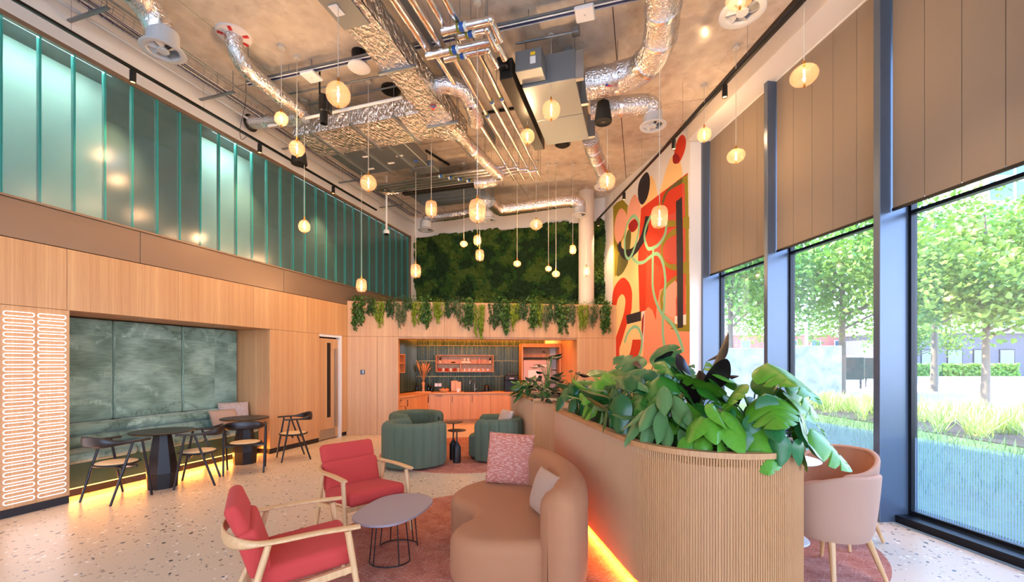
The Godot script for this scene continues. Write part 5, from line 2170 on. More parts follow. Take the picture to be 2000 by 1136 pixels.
func build_planters():
	for k in ["monstera", "heart", "lance", "oval"]:
		leaves[k] = [leaf_mesh(k, .12, .3), leaf_mesh(k, .22, .15), leaf_mesh(k, .05, .5)]
	var mm: StandardMaterial3D
	for q in [["leaf_bright", Color(.34, .57, .14), .45], ["leaf_mid", Color(.20, .44, .13), .35], ["leaf_deep", Color(.14, .34, .15), .3], ["leaf_blue", Color(.17, .41, .21), .35], ["leaf_pale", Color(.34, .48, .27), .45], ["leaf_dark", Color(.12, .075, .085), .12], ["leaf_rubber", Color(.06, .15, .09), .2], ["leaf_lime", Color(.42, .55, .10), .5], ["leaf_ivy", Color(.12, .25, .07), .3]]:
		mm = leaf_mat(q[0], q[1], q[2], .32)
		mm.vertex_color_use_as_albedo = true
	mat("stem", Color(.30, .45, .13), .6)
	mm = leaf_mat("trail_leaf", Color(1, 1, 1), .5, .5)
	mm.vertex_color_use_as_albedo = true
	# long planter: left side, rounded end, right side, back
	var c := Vector2(1.49, 3.30)
	var dl := Vector2(.989, .147)
	var ax := Vector2(-.147, .989)
	var o := []
	var add := func(q: Vector2): o.append(Vector2(q.x, -q.y))
	for k in 12: add.call(c - dl * .62 + ax * (2.30 * (1 - k / 12.0)))
	for k in 49:
		var a := PI * k / 48
		add.call(c - dl * .62 * cos(a) - ax * .62 * sin(a))
	for k in range(1, 13): add.call(c + dl * .62 + ax * (2.30 * k / 12.0))
	var p1 := planter("long oak slatted planter with a rounded end, warm light under it", o, 1.06, .0168, 270)
	var st := ns()
	var strip := []
	for q in inset_poly(o, .075): strip.append(Vector3(q.x, .046, q.y))
	tube(st, strip.slice(0, 60), .006, 4)
	part("light_strip", st, M.warm_led, p1)
	var q0 := c - dl * .61 + ax * 1.1
	lamp_area(p1, Transform3D(Basis(Vector3.UP, PI / 2 + .148) * Basis(Vector3.RIGHT, -1.05), at(q0.x, .052, q0.y)), 2.3, .015, Color(1, .62, .24), 4.0)
	# shorter planter behind
	var o2 := [Vector2(-.02, -8.6), Vector2(.346, -6.92), Vector2(1.52, -7.17), Vector2(1.16, -8.85)]
	planter("short oak slatted planter behind the long one, between the green chairs and the mural", o2, 1.06, .020, 150)
	# planting of the long planter, front to back (right, depth along its axis)
	var P := func(along: float, across: float) -> Vector3:
		var q: Vector2 = c + ax * along + dl * across
		return at(q.x, .98, q.y)
	var cam := Vector3(-.35, 0, 1)
	var g := "plants in the long planter"
	plant("monstera with broad bright leaves at the rounded end of the long planter", P.call(-.22, .25), "monstera", M.leaf_bright, 15, .16, .52, .36, .27, g, cam, "monstera_plant", .75)
	plant("heart-leaved climbing plant spilling over the rim at the rounded end", P.call(-.40, .15), "heart", M.leaf_blue, 17, .12, .32, .28, .16, g, cam, "heart_leaf_plant", .95)
	plant("heart-leaved plant with thin stems next to the window end of the planter", P.call(.0, .38), "heart", M.leaf_mid, 16, .12, .42, .30, .19, g, cam, "heart_leaf_plant", .9)
	plant("tall dark purple prayer plant rising above the monstera", P.call(.25, .10), "oval", M.leaf_dark, 6, .22, .46, .16, .34, g, Vector3(.2, 0, .1), "prayer_plant", -1.15)
	plant("monstera with deeply cut leaves in the middle of the long planter", P.call(.35, -.20), "monstera", M.leaf_mid, 15, .18, .56, .36, .26, g, cam, "monstera_plant", .6)
	plant("silver-streaked aglaonema leaning over the rim on the sofa side", P.call(.02, -.34), "lance", M.leaf_pale, 19, .18, .36, .22, .27, g, cam + Vector3(-.4, 0, 0), "aglaonema_plant", .75)
	plant("broad heart-leaved philodendron hanging over the sofa side of the rim", P.call(.42, -.42), "heart", M.leaf_deep, 16, .20, .40, .30, .22, g, Vector3(-.8, 0, .5), "heart_leaf_plant", .9)
	plant("dark prayer plant with purple backs in the middle of the planter", P.call(.80, -.12), "oval", M.leaf_dark, 7, .20, .55, .22, .24, g, Vector3(-.3, 0, .4), "prayer_plant", -.5)
	plant("monstera with split leaves behind the philodendron", P.call(.95, .05), "monstera", M.leaf_blue, 14, .28, .60, .34, .28, g, Vector3(-.3, 0, .8), "monstera_plant", .55)
	plant("silver-streaked aglaonema in the farther half of the planter", P.call(.95, -.36), "lance", M.leaf_pale, 17, .18, .34, .20, .23, g, Vector3(-.8, 0, .5), "aglaonema_plant", .7)
	plant("light green heart-leaved plant in the farther half of the planter", P.call(1.30, -.38), "heart", M.leaf_bright, 16, .16, .42, .24, .18, g, Vector3(-.6, 0, .5), "heart_leaf_plant", .8)
	plant("monstera with small leaves at the square end of the planter", P.call(1.65, -.1), "monstera", M.leaf_mid, 14, .22, .52, .30, .26, g, Vector3(-.3, 0, .6), "monstera_plant", .6)
	plant("deep green heart-leaved plant in the corner of the square end", P.call(1.98, -.40), "heart", M.leaf_deep, 16, .16, .36, .24, .18, g, Vector3(-.6, 0, .5), "heart_leaf_plant", .8)
	plant("slender prayer plant on the window side of the planter", P.call(.75, .38), "oval", M.leaf_dark, 6, .25, .60, .22, .24, g, Vector3(.5, 0, .2), "prayer_plant", -.6)
	plant("mid-green heart-leaved plant on the window side of the planter", P.call(1.3, .3), "heart", M.leaf_mid, 15, .15, .45, .28, .2, g, Vector3(.3, 0, .5), "heart_leaf_plant", .8)
	plant("fresh green heart-leaved plant filling the front of the rounded end", P.call(-.30, -.18), "heart", M.leaf_bright, 15, .08, .30, .24, .17, g, cam, "heart_leaf_plant", .7)
	plant("deep green heart-leaved plant between the monstera and the aglaonema", P.call(.18, .02), "heart", M.leaf_mid, 15, .10, .44, .30, .20, g, cam, "heart_leaf_plant", .6)
	plant("bushy heart-leaved plant between the prayer plant and the split monstera", P.call(.62, -.2), "heart", M.leaf_blue, 14, .12, .44, .28, .19, g, Vector3(-.5, 0, .7), "heart_leaf_plant", .6)
	g = "plants in the short planter"
	plant("upright rubber plant with glossy oval leaves in the short planter", at(.62, .98, 7.5), "oval", M.leaf_rubber, 24, .12, .66, .17, .20, g, Vector3.ZERO, "rubber_plant", -.35)
	plant("dark glossy rubber plant at the near corner of the short planter", at(.52, .98, 7.15), "oval", M.leaf_rubber, 26, .08, .36, .20, .18, g, Vector3(-.2, 0, .5), "rubber_plant", .1)
	plant("broad-leaved green plant leaning out of the short planter", at(.30, .98, 7.6), "lance", M.leaf_deep, 22, .10, .30, .16, .22, g, Vector3(-.7, 0, .3), "aglaonema_plant", .35)
	plant("low fern-like plant at the kitchen end of the short planter", at(.18, .98, 8.3), "lance", M.leaf_mid, 22, .08, .28, .14, .20, g, Vector3(-.5, 0, .2), "aglaonema_plant", .3)
	plant("mixed dark foliage at the mural side of the short planter", at(1.05, .98, 7.5), "oval", M.leaf_dark, 22, .10, .40, .24, .18, g, Vector3(.2, 0, .4), "rubber_plant", .1)
	# trailing plants along the trough on the kitchen front
	var small := leaf_blade([Vector2(0, 0), Vector2(.4, .25), Vector2(.32, .55), Vector2(0, 1)], .15)
	var thin := leaf_blade([Vector2(.05, 0), Vector2(.13, .4), Vector2(0, 1)], .1)
	var T := [[0.01, 1, 0.7], [0.26, 2, 0.36], [0.47, 3, 0.62], [0.74, 2, 0.4], [0.97, 4, 0.62], [1.16, 2, 0.26], [1.3, 3, 0.58], [1.52, 1, 0.62], [1.82, 3, 0.52], [2.08, 2, 0.4], [2.24, 4, 0.56], [2.5, 1, 0.64], [2.74, 3, 0.92], [3.1, 2, 0.66], [3.35, 1, 0.78], [3.56, 3, 0.66], [3.77, 2, 0.42], [4.01, 1, 0.64], [4.15, 3, 0.58], [4.3, 4, 0.68], [4.51, 2, 0.48], [4.76, 1, 0.76], [4.97, 4, 0.54], [5.24, 3, 0.66], [5.47, 4, 0.56], [5.8, 1, 0.72]]
	var kinds := ["", "leafy ivy", "small-leaved dark trailer", "lime-green moss-like trailer", "feathery grey-green trailer"]
	var ord := {1: 0, 2: 0, 3: 0, 4: 0}
	var words := ["first", "second", "third", "fourth", "fifth", "sixth", "seventh", "eighth", "ninth"]
	for q in T:
		var k: int = q[1]
		var ln: float = q[2]
		var u: float = q[0]
		ord[k] += 1
		var hp := thing("trailing_plant", "%s hanging over the timber front, %s of its kind from the door" % [kinds[k], words[ord[k] - 1]], "plant", FB * Transform3D(Basis(), Vector3(u, 3.0, -.1)), "trailing plants on the kitchen front")
		var xfs := []
		var cols := []
		var ns_: int = [0, 10, 12, 14, 12][k]
		for s in ns_:
			var x0 := rng.randf_range(-.13, .13)
			var sl := ln * rng.randf_range(.45, 1.0) if s > 0 else ln
			var nleaf: int = int(sl * [0, 60, 90, 120, 90][k])
			for i in nleaf:
				var v := float(i) / nleaf
				var yy := .06 + .03 * sin(v * 9) - sl * v
				var sway := x0 * (1 - .35 * v) + .02 * sin(v * 7 + s)
				var pz := .135 + .03 * absf(sin(s * 2.0)) - .015 * v
				if v < .12: pz = lerpf(-.1, pz, v / .12)
				var sz: float = [0.0, .078, .050, .066, .070][k] * rng.randf_range(.7, 1.2)
				var jit := Vector3(rng.randfn() * .018, rng.randfn() * .012, absf(rng.randfn()) * .014) * (1.0 if k != 3 else .6)
				var b := Basis.from_euler(Vector3(rng.randf_range(.5, 1.6), rng.randf() * TAU, 0))
				xfs.append(Transform3D(b.scaled(Vector3.ONE * sz), Vector3(sway, yy, pz) + jit))
				var tint := rng.randf()
				match k:
					1: cols.append(Color(.035, .10, .02).lerp(Color(.10, .20, .035), tint * tint))
					2: cols.append(Color(.025, .07, .02).lerp(Color(.06, .13, .04), tint))
					3: cols.append(Color(.16, .24, .012).lerp(Color(.28, .38, .03), tint))
					4: cols.append(Color(.07, .12, .05).lerp(Color(.14, .19, .08), tint))
		for i in 80:   # the crown in the trough
			xfs.append(Transform3D(any_turn().scaled(Vector3.ONE * ([0.0, .06, .035, .035, .045][k])), Vector3(rng.randfn() * .08, .05 + absf(rng.randfn()) * .06, rng.randf_range(-.05, .19))))
			cols.append(cols[rng.randi_range(0, cols.size() - 1)])
		scatter(hp, "foliage", small if k < 3 else thin, M.trail_leaf, xfs, cols)

# ---------- pendants ----------
func build_pendants():
	# right, height, depth, diameter, shape, what sets it apart
	var L := [
		[-1.77, 4.36, 4.38, .24, "ball", "large amber glass ball pendant under the insulated duct"],
		[-3.11, 4.92, 5.80, .175, "ball", "amber glass ball pendant near the white conduit and channel glass"],
		[-3.00, 4.62, 6.00, .21, "ball", "amber glass ball pendant hanging before the black cone speaker"],
		[-2.17, 4.35, 6.50, .24, "ball", "amber glass ball pendant below the galvanised duct end"],
		[-3.38, 3.86, 7.00, .18, "egg", "egg-shaped glass pendant in front of the channel glass"],
		[-1.37, 4.25, 7.30, .20, "pill", "amber pill-shaped pendant below the four thin pipes"],
		[-.41, 3.43, 5.09, .20, "pill", "large low pill-shaped pendant in front of the fan coil unit"],
		[.51, 4.92, 5.60, .24, "ball", "glass ball pendant under the grey air handling box"],
		[.23, 5.00, 6.40, .215, "ball", "glass ball pendant at the end of the black air slot"],
		[.51, 4.55, 9.07, .27, "disc", "flattened pendant hanging before the top of the moss wall"],
		[1.44, 4.38, 6.50, .24, "ball", "glass ball pendant near the short foil duct and ceiling diffuser"],
		[1.80, 3.41, 5.25, .20, "pill", "pill-shaped glass pendant in front of the mural"],
		[2.95, 5.13, 6.60, .21, "ball", "small glass ball pendant at the top of the first blind"],
		[3.02, 4.42, 5.80, .23, "disc", "flattened glass pendant before the first blind"],
		[2.92, 4.50, 4.30, .25, "disc", "large flattened glass pendant before the second blind"],
		[2.12, 5.03, 4.00, .25, "disc", "flattened glass pendant below the round diffuser by the window track"],
		[-1.03, 4.18, 9.20, .165, "disc", "small flattened pendant upper left before the moss"],
		[-.74, 4.26, 9.20, .165, "pill", "higher of the two small pill pendants hung together before the moss"],
		[-.69, 3.94, 9.20, .185, "pill", "lower of the two small pill pendants hung together before the moss"],
		[.11, 3.76, 9.20, .165, "disc", "small flattened pendant hung alone in the middle of the moss"],
		[.78, 3.65, 9.20, .145, "disc", "higher of the two flattened pendants hung together low before the moss"],
		[.94, 3.54, 9.20, .175, "disc", "lower of the two flattened pendants hung together low before the moss"],
		[1.30, 4.06, 9.20, .142, "pill", "small pill pendant just left of the white column"],
		[1.59, 3.60, 9.20, .142, "pill", "small pill pendant hanging before the white column"],
		[-1.88, 3.43, 8.40, .20, "pill", "pill pendant before the white end of the channel glass wall"],
		[-2.94, 3.15, 8.40, .20, "pill", "lowest pill pendant, above the left end of the trailing plants"]]
	var shapes := {}
	for k in ["ball", "egg", "pill", "disc"]:
		var pf := []
		for j in 25:
			var a := PI * j / 24
			var r := sin(a)
			var y := cos(a)
			if k == "pill":
				r = pow(maxf(r, 0), .45)
				y = signf(y) * pow(absf(y), .75) * 1.28
			elif k == "disc":
				y *= .78
			elif k == "egg":
				y *= 1.2
				r *= 1 - .12 * y
			pf.append(Vector2(maxf(r, .001) * .5, y * .5))
		pf[0].x = .04
		pf[24].x = .03
		var st := ns()
		lathe(st, pf, 28)
		shapes[k] = mesh_of(st)
	var cord := ns()
	tube(cord, [Vector3.ZERO, Vector3(0, 1, 0)], .0045, 5)
	var cm := mesh_of(cord)
	var cap := ns()
	lathe(cap, [Vector2(.012, .05), Vector2(.014, .0), Vector2(.006, -.01), Vector2(0, -.01)], 10)
	var capm := mesh_of(cap)
	var knob := ns()
	lathe(knob, [Vector2(0, .012), Vector2(.012, .008), Vector2(.008, -.008), Vector2(.012, -.016), Vector2(0, -.028)], 10)
	var knobm := mesh_of(knob)
	var fil := ns()
	var fp := []
	for k in 25: fp.append(Vector3(cos(k * 1.2) * .018, -.34 + k * .028, sin(k * 1.2) * .018))
	tube(fil, fp, .026, 6)
	var film := mesh_of(fil)
	var can := ns()
	lathe(can, [Vector2(0, 0), Vector2(.045, 0), Vector2(.045, .03), Vector2(0, .03)], 14)
	var canm := mesh_of(can)
	for q in L:
		var p := thing("pendant_lamp", q[5], "pendant lamp", Transform3D(Basis(), at(q[0], q[1], q[2])), "amber glass pendants over the lounge")
		var d: float = q[3]
		var hy: float = d * {"ball": .5, "egg": .6, "pill": .64, "disc": .39}[q[4]]
		mesh_part("glass_shade", shapes[q[4]], M.pendant_glass, p, Transform3D(Basis().scaled(Vector3.ONE * d), Vector3.ZERO))
		mesh_part("filament", film, M.filament, p, Transform3D(Basis().scaled(Vector3(d, hy * 2 * .95, d)), Vector3.ZERO))
		mesh_part("cap", capm, M.brass, p, Transform3D(Basis(), Vector3(0, hy, 0)))
		mesh_part("knob", knobm, M.brass, p, Transform3D(Basis(), Vector3(0, -hy, 0)))
		mesh_part("cord", cm, M.cord, p, Transform3D(Basis().scaled(Vector3(1, CEIL - q[1] - hy, 1)), Vector3(0, hy, 0)))
		mesh_part("canopy", canm, M.cord, p, Transform3D(Basis(), Vector3(0, CEIL - q[1] - .03, 0)))
		lamp_omni(p, Vector3(0, 0, 0), Color(1, .80, .58), PEND_E, .014)

const PEND_E := .72

# ---------- ceiling services ----------
func S(s: float, n: float, h: float) -> Vector3:   # along the left wall, distance from it, height
	return FL * Vector3(s, h, n)

func hanger(parent: Node3D, p: Vector3, r := .004):   # threaded rod up to the slab, p in world space
	var st := ns()
	var inv: Transform3D = parent.global_transform.affine_inverse()
	tube(st, [inv * p, inv * Vector3(p.x, CEIL, p.z)], r, 5)
	part("hanger_rod", st, M.zinc, parent)

func foil_duct(label: String, ctrl: Array, r: float, wrinkle := true, band_every := .38, n := 8) -> Node3D:
	var t := thing("foil_duct", label, "duct", Transform3D(), "foil wrapped round ducts")
	var st := ns()
	var path := smooth_path(ctrl, n)
	var rad := []
	var nz := noise(int(r * 1000) + ctrl.size(), 9.0, 2)
	for p in path: rad.append(r * (1 + (.05 * nz.get_noise_3dv(p) if wrinkle else 0.0)))
	tube(st, path, rad, 20)
	part("sleeve", st, M.foil, t)
	var acc := 0.0
	var last := 0
	for i in range(1, path.size() - 1):
		acc += path[i].distance_to(path[i - 1])
		if acc > band_every:
			acc = 0
			last += 1
			var d: Vector3 = (path[i + 1] - path[i - 1]).normalized()
			st = ns()
			tube(st, [path[i] - d * .022, path[i] + d * .022], r * 1.045, 20)
			part("tape_band", st, M.foil_smooth, t)
			if last % 2 == 1: hanger(t, path[i] + Vector3(0, r, 0))
	return t

func wrapped_box(parent: Node, called: String, lo: Vector3, hi: Vector3, m: Material, amp := .012):   # foil wrapped rectangular duct, lo / hi in the left-wall frame
	var st := ns()
	var nz := noise(77, 5.0, 3)
	var c := (lo + hi) / 2
	for axis in 3:
		for sg in [-1.0, 1.0]:
			var ax := (axis + 1) % 3
			var ay := (axis + 2) % 3
			var nu := clampi(int((hi[ax] - lo[ax]) / .05), 3, 110)
			var nv := clampi(int((hi[ay] - lo[ay]) / .05), 3, 110)
			var rows := []
			for i in nu + 1:
				var row := []
				for j in nv + 1:
					var p := Vector3()
					p[axis] = hi[axis] if sg > 0 else lo[axis]
					p[ax] = lerpf(lo[ax], hi[ax], float(i) / nu)
					p[ay] = lerpf(lo[ay], hi[ay], float(j) / nv)
					var q := p * Vector3(1.4, 1, .6)
					var k := nz.get_noise_3dv(q) * amp
					p += (p - c).normalized() * k
					# pinched where the hanger bars hold it
					if axis == 1 and sg < 0: p.y -= .018 * absf(sin((p.x + p.z * .0) * 4.2))
					row.append(p)
				rows.append(row)
			st.set_smooth_group(axis * 2 + int(sg > 0) + 1)
			grid(st, rows, sg > 0)
	st.set_smooth_group(-1)
	return part(called, st, m, parent)

func diffuser(p: Vector3, r: float, label: String):   # p: centre of the lower rim
	var t := thing("ceiling_diffuser", label, "diffuser", Transform3D(Basis(), p), "round grey ceiling diffusers")
	var st := ns()
	lathe(st, [Vector2(r * .70, .22), Vector2(r * .72, .05), Vector2(r * .80, .03), Vector2(r, .01), Vector2(r, 0), Vector2(r * .95, -.006), Vector2(r * .72, .0), Vector2(r * .66, .03), Vector2(r * .66, .22)], 30)
	part("collar", st, M.grey_plastic, t)
	st = ns()
	lathe(st, [Vector2(0, -.008), Vector2(r * .26, -.008), Vector2(r * .28, .0), Vector2(r * .26, .02), Vector2(0, .02)], 20)
	part("hub", st, M.grey_plastic, t)
	for k in 6:
		var a := TAU * k / 6
		var d := Vector3(cos(a), 0, sin(a))
		st = ns()
		var side := Vector3(-sin(a), 0, cos(a))
		quad(st, d * r * .25 + side * .01, d * r * .67 + side * .05 + Vector3(0, .0, 0), d * r * .67 - side * .06 + Vector3(0, .05, 0), d * r * .25 - side * .02 + Vector3(0, .02, 0))
		part("vane", st, M.grey_plastic, t)
	st = ns()
	lathe(st, [Vector2(0, .16), Vector2(r * .66, .16)], 20)
	part("damper", st, M.dark_metal, t)

func pipe(label: String, ctrl: Array, r: float, bands: Array = []):   # bands: fractions along the pipe with olive and blue valve tags
	var t := thing("insulated_pipe", label, "pipe", Transform3D(), "foil wrapped water pipes")
	var st := ns()
	tube(st, ctrl, r, 12)
	part("sleeve", st, M.foil_smooth, t)
	var a: Vector3 = ctrl[0]
	var b: Vector3 = ctrl[ctrl.size() - 1]
	for i in ctrl.size() - 2:
		st = ns()
		var pf := []
		for j in 7: pf.append(Vector2(maxf(sin(PI * j / 6), .001) * r * 1.08, cos(PI * j / 6) * r * 1.08))
		lathe(st, pf, 12, ctrl[i + 1])
		part("elbow", st, M.foil_smooth, t)
	for f in bands:
		var seg: int = int(f)
		var p: Vector3 = ctrl[seg].lerp(ctrl[seg + 1], f - seg)
		var d: Vector3 = (ctrl[seg + 1] - ctrl[seg]).normalized()
		for q in [[-.045, .03, "tag_olive"], [0.0, .05, "tag_blue"], [.045, .03, "tag_white"]]:
			st = ns()
			tube(st, [p + d * (q[0] - q[1] / 2), p + d * (q[0] + q[1] / 2)], r * 1.05, 12)
			part("flow_tag", st, M[q[2]], t)
	hanger(t, a.lerp(b, .3) + Vector3(0, r, 0))
	hanger(t, a.lerp(b, .75) + Vector3(0, r, 0))
	return t

func conduit(label: String, ctrl: Array, r := .012, m: Material = null, category := "conduit"):
	var st := ns()
	tube(st, ctrl, r, 7)
	return single("steel_conduit", st, m if m else M.zinc, label, category, Transform3D(), "conduits under the ceiling")

func tri_tag(parent: Node, p: Vector3, b: Basis):   # the red and blue air-flow triangle
	var st := ns()
	facing(st, [p, p + b * Vector3(.13, 0, 0), p + b * Vector3(.02, .11, 0)], b * Vector3(0, 0, 1))
	part("flow_mark", st, M.tag_red, parent)
	st = ns()
	var e := b * Vector3(0, 0, .002)
	facing(st, [p + e, p + b * Vector3(.07, .03, 0) + e, p + b * Vector3(.02, .11, 0) + e], b * Vector3(0, 0, 1))
	part("flow_mark", st, M.tag_blue, parent)

func track(called_label: String, a: Vector3, b: Vector3, spots: Array, aim: Vector3, spot_label: String):
	var t := thing("lighting_track", called_label, "track", Transform3D(), "black lighting tracks")
	var st := ns()
	bar(st, a, b, .035, .032)
	part("rail", st, M.black_paint, t)
	var d := (b - a).normalized()
	var L := a.distance_to(b)
	var k := .4
	while k < L:
		hanger(t, a + d * k, .002)
		k += 1.5
	for i in spots.size():
		var p: Vector3 = a + d * spots[i]
		var s := thing("track_spotlight", "%s, %s along its track" % [spot_label, ["first", "second", "third", "fourth", "fifth", "sixth"][i]], "spotlight", Transform3D(Basis(), p), "black track spotlights")
		st = ns()
		bar(st, d * -.11, d * .11, .03, .022)
		part("adapter", st, M.black_paint, s)
		st = ns()
		lathe(st, [Vector2(0, -.03), Vector2(.033, -.03), Vector2(.033, -.175), Vector2(.028, -.175), Vector2(.028, -.16), Vector2(0, -.16)], 16)
		part("body", st, M.black_paint, s)
		st = ns()
		lathe(st, [Vector2(0, -.163), Vector2(.026, -.163), Vector2(.026, -.166), Vector2(0, -.166)], 14)
		part("lens", st, M.lamp_lens, s)
		var l := SpotLight3D.new()
		l.name = "glow"
		s.add_child(l)
		l.position = Vector3(0, -.18, 0)
		l.look_at_from_position(l.global_position, l.global_position + aim + Vector3(.001, 0, .001), Vector3.FORWARD)
		l.light_color = Color(1, .80, .58)
		l.light_energy = SPOT_E
		l.spot_angle = 34
		l.spot_angle_attenuation = .8
		l.light_size = .03
		l.spot_range = 12
		l.shadow_enabled = true

const SPOT_E := 5.0

func build_services():
	mat("tag_olive", Color(.42, .45, .12), .5)
	mat("tag_blue", Color(.05, .30, .62), .5)
	mat("tag_white", Color(.8, .85, .85), .5)
	mat("tag_red", Color(.75, .10, .10), .5)
	mat("yellow_sticker", Color(.9, .75, .1), .5)
	mat("sealant", Color(.86, .83, .82), .7)
	mat("cable_blue", Color(.12, .16, .36), .6)
	mat("cable_purple", Color(.26, .12, .28), .6)
	glowing("lamp_lens", Color(1, .72, .45), 6.0)
	var st: SurfaceTool
	# main rectangular duct along the room
	var d := thing("main_duct", "large rectangular foil-insulated duct running along the ceiling", "duct", FL)
	wrapped_box(d, "insulation", Vector3(-3.0, 5.30, 3.27), Vector3(3.75, 5.57, 3.66), M.foil_wrap, .03)
	for k in 4:
		st = ns()
		box(st, Vector3(-.6 + k * 1.28, 5.268, 3.465), Vector3(.035, .03, .52))
		part("support_bar", st, M.zinc, d)
		for sgn in [-1.0, 1.0]:
			st = ns()
			tube(st, [Vector3(-.6 + k * 1.28, 5.26, 3.465 + sgn * .24), Vector3(-.6 + k * 1.28, CEIL, 3.465 + sgn * .24)], .005, 5)
			part("hanger_rod", st, M.zinc, d)
	st = ns()
	box(st, Vector3(.98, 5.272, 3.42), Vector3(.5, .012, .32))
	part("access_panel", st, M.zinc, d)
	st = ns()
	box(st, Vector3(.98, 5.262, 3.36), Vector3(.14, .006, .1))
	part("label_plate", st, M.white_plastic, d)
	tri_tag(d, Vector3(2.75, 5.27, 3.5), Basis(Vector3.RIGHT, PI / 2))
	# grey steel beam and tray behind the duct
	st = ns()
	box(st, Vector3(1.0, 5.72, 3.78), Vector3(7.5, .2, .05))
	single("steel_tray", st, M.zinc, "plain galvanised cable tray standing beside the main duct", "tray", FL)
	# branch duct towards the glass wall
	var br := thing("branch_duct", "flat foil-insulated branch duct turning towards the channel glass", "duct", FL)
	wrapped_box(br, "insulation", Vector3(2.92, 5.31, .95), Vector3(3.62, 5.56, 3.25), M.foil_wrap, .035)
	for k in 3:
		st = ns()
		box(st, Vector3(3.27, 5.285, 1.35 + k * .75), Vector3(.85, .03, .035))
		part("support_bar", st, M.zinc, br)
		for sgn in [-1.0, 1.0]:
			st = ns()
			tube(st, [Vector3(3.27 + sgn * .4, 5.28, 1.35 + k * .75), Vector3(3.27 + sgn * .4, CEIL, 1.35 + k * .75)], .005, 5)
			part("hanger_rod", st, M.zinc, br)
	var gv := thing("galvanised_duct", "bare galvanised flat duct with stickers under the ceiling", "duct", FL)
	st = ns()
	cbox(st, Vector3(4.12, 5.47, 1.75), Vector3(.95, .2, 1.5), .008)
	part("casing", st, M.zinc, gv)
	for k in 3:
		st = ns()
		box(st, Vector3(4.12, 5.355, 1.2 + k * .5), Vector3(.96, .03, .03))
		part("support_bar", st, M.zinc, gv)
	for q in [[3.95, 1.6], [4.3, 1.9], [4.1, 2.2], [4.4, 1.4]]:
		st = ns()
		box(st, Vector3(q[0], 5.366, q[1]), Vector3(.05, .004, .13))
		part("sticker", st, M.white_plastic, gv)
	st = ns()
	cbox(st, Vector3(4.75, 5.42, 2.35), Vector3(.28, .12, .5), .006)
	part("end_plenum", st, M.zinc, gv)
	st = ns()
	tube(st, [Vector3(4.3, 5.34, 2.42), Vector3(4.3, 5.33, 2.42)], .035, 12)
	part("blue_tag", st, M.tag_blue, gv)
	# round ducts
	foil_duct("curled foil duct springing from the side of the main duct", [at(-1.25, 5.44, 6.12), at(-1.0, 5.52, 6.02), at(-.72, 5.5, 6.1), at(-.58, 5.40, 6.35), at(-.55, 5.32, 6.62)], .115)
	var rd := foil_duct("straight foil duct continuing from the end of the main duct", [at(-1.06, 5.38, 6.5), at(-.8, 5.36, 7.2), at(-.5, 5.35, 7.95), at(-.24, 5.35, 8.55)], .11, true, .5)
	tri_tag(rd, at(-.98, 5.27, 6.9), Basis(Vector3.RIGHT, PI / 2))
	foil_duct("short foil duct turning off under the thin pipes", [at(-.24, 5.30, 8.62), at(-.45, 5.30, 8.72), at(-.75, 5.30, 8.81)], .10, true, .3)
	var d1 := foil_duct("thick foil duct bending round from the air handling box towards the entrance", [at(1.02, 5.40, 5.83), at(1.40, 5.40, 5.70), at(1.66, 5.40, 5.50), at(1.74, 5.42, 5.15), at(1.66, 5.44, 4.75), at(1.45, 5.46, 4.1), at(1.2, 5.47, 3.3), at(1.0, 5.47, 2.6)], .19)
	tri_tag(d1, at(1.22, 5.24, 5.62), Basis())
	foil_duct("foil duct from the air handling box to the diffuser by the window wall", [at(1.18, 5.42, 6.44), at(1.55, 5.42, 6.36), at(1.90, 5.44, 6.34), at(2.06, 5.42, 6.36), at(2.08, 5.32, 6.38)], .14)
	foil_duct("short foil duct hanging at the far end of the air handling box", [at(1.32, 5.42, 7.25), at(1.48, 5.42, 7.75), at(1.68, 5.40, 8.2), at(1.80, 5.36, 8.45), at(1.82, 5.28, 8.52)], .14)
	foil_duct("foil duct over the left part of the moss wall", [at(-.62, 5.42, 10.3), at(-.95, 5.38, 10.6), at(-1.5, 5.36, 10.85), at(-2.0, 5.38, 11.05), at(-2.22, 5.36, 11.15), at(-2.23, 5.26, 11.16)], .115)
	foil_duct("foil duct over the right part of the moss wall", [at(-.5, 5.34, 9.9), at(-.28, 5.28, 10.22), at(.2, 5.32, 10.2), at(.8, 5.36, 10.08), at(1.3, 5.38, 9.96), at(1.54, 5.36, 9.98), at(1.58, 5.26, 10.0)], .14)
	foil_duct("short foil stub above the middle diffuser in front of the moss", [at(-.66, 5.40, 9.9), at(-.60, 5.44, 10.3), at(-.58, 5.38, 10.5), at(-.58, 5.28, 10.52)], .13, true, .6)
	var fx := foil_duct("bent foil duct coming out of a sealed hole in the ceiling", [at(-3.62, 5.90, 5.60), at(-3.62, 5.76, 5.62), at(-3.58, 5.60, 5.78), at(-3.42, 5.52, 6.15), at(-3.25, 5.48, 6.6)], .105)
	st = ns()
	lathe(st, [Vector2(.21, 0), Vector2(.2, -.02), Vector2(.1, -.03)], 18, at(-3.62, 5.90, 5.60))
	part("sealed_collar", st, M.sealant, fx)
	for k in 5:
		st = ns()
		var a := k * 1.3
		box(st, at(-3.62, 5.872, 5.60) + Vector3(cos(a) * .15, 0, sin(a) * .15), Vector3(.07, .01, .04), Basis(Vector3.UP, -a))
		part("red_sealant", st, M.tag_red, fx)
	foil_duct("foil duct running from the bent duct to the wall vent above the glass", [at(-3.22, 5.46, 6.68), at(-3.6, 5.5, 6.85), at(-4.0, 5.56, 7.0), at(-4.3, 5.6, 7.1)], .10)
	var vent := thing("wall_vent", "round black vent grille beside the cable basket", "vent", Transform3D(FL.basis * Basis(Vector3.RIGHT, PI / 2), at(-4.34, 5.60, 7.12)))
	st = ns()
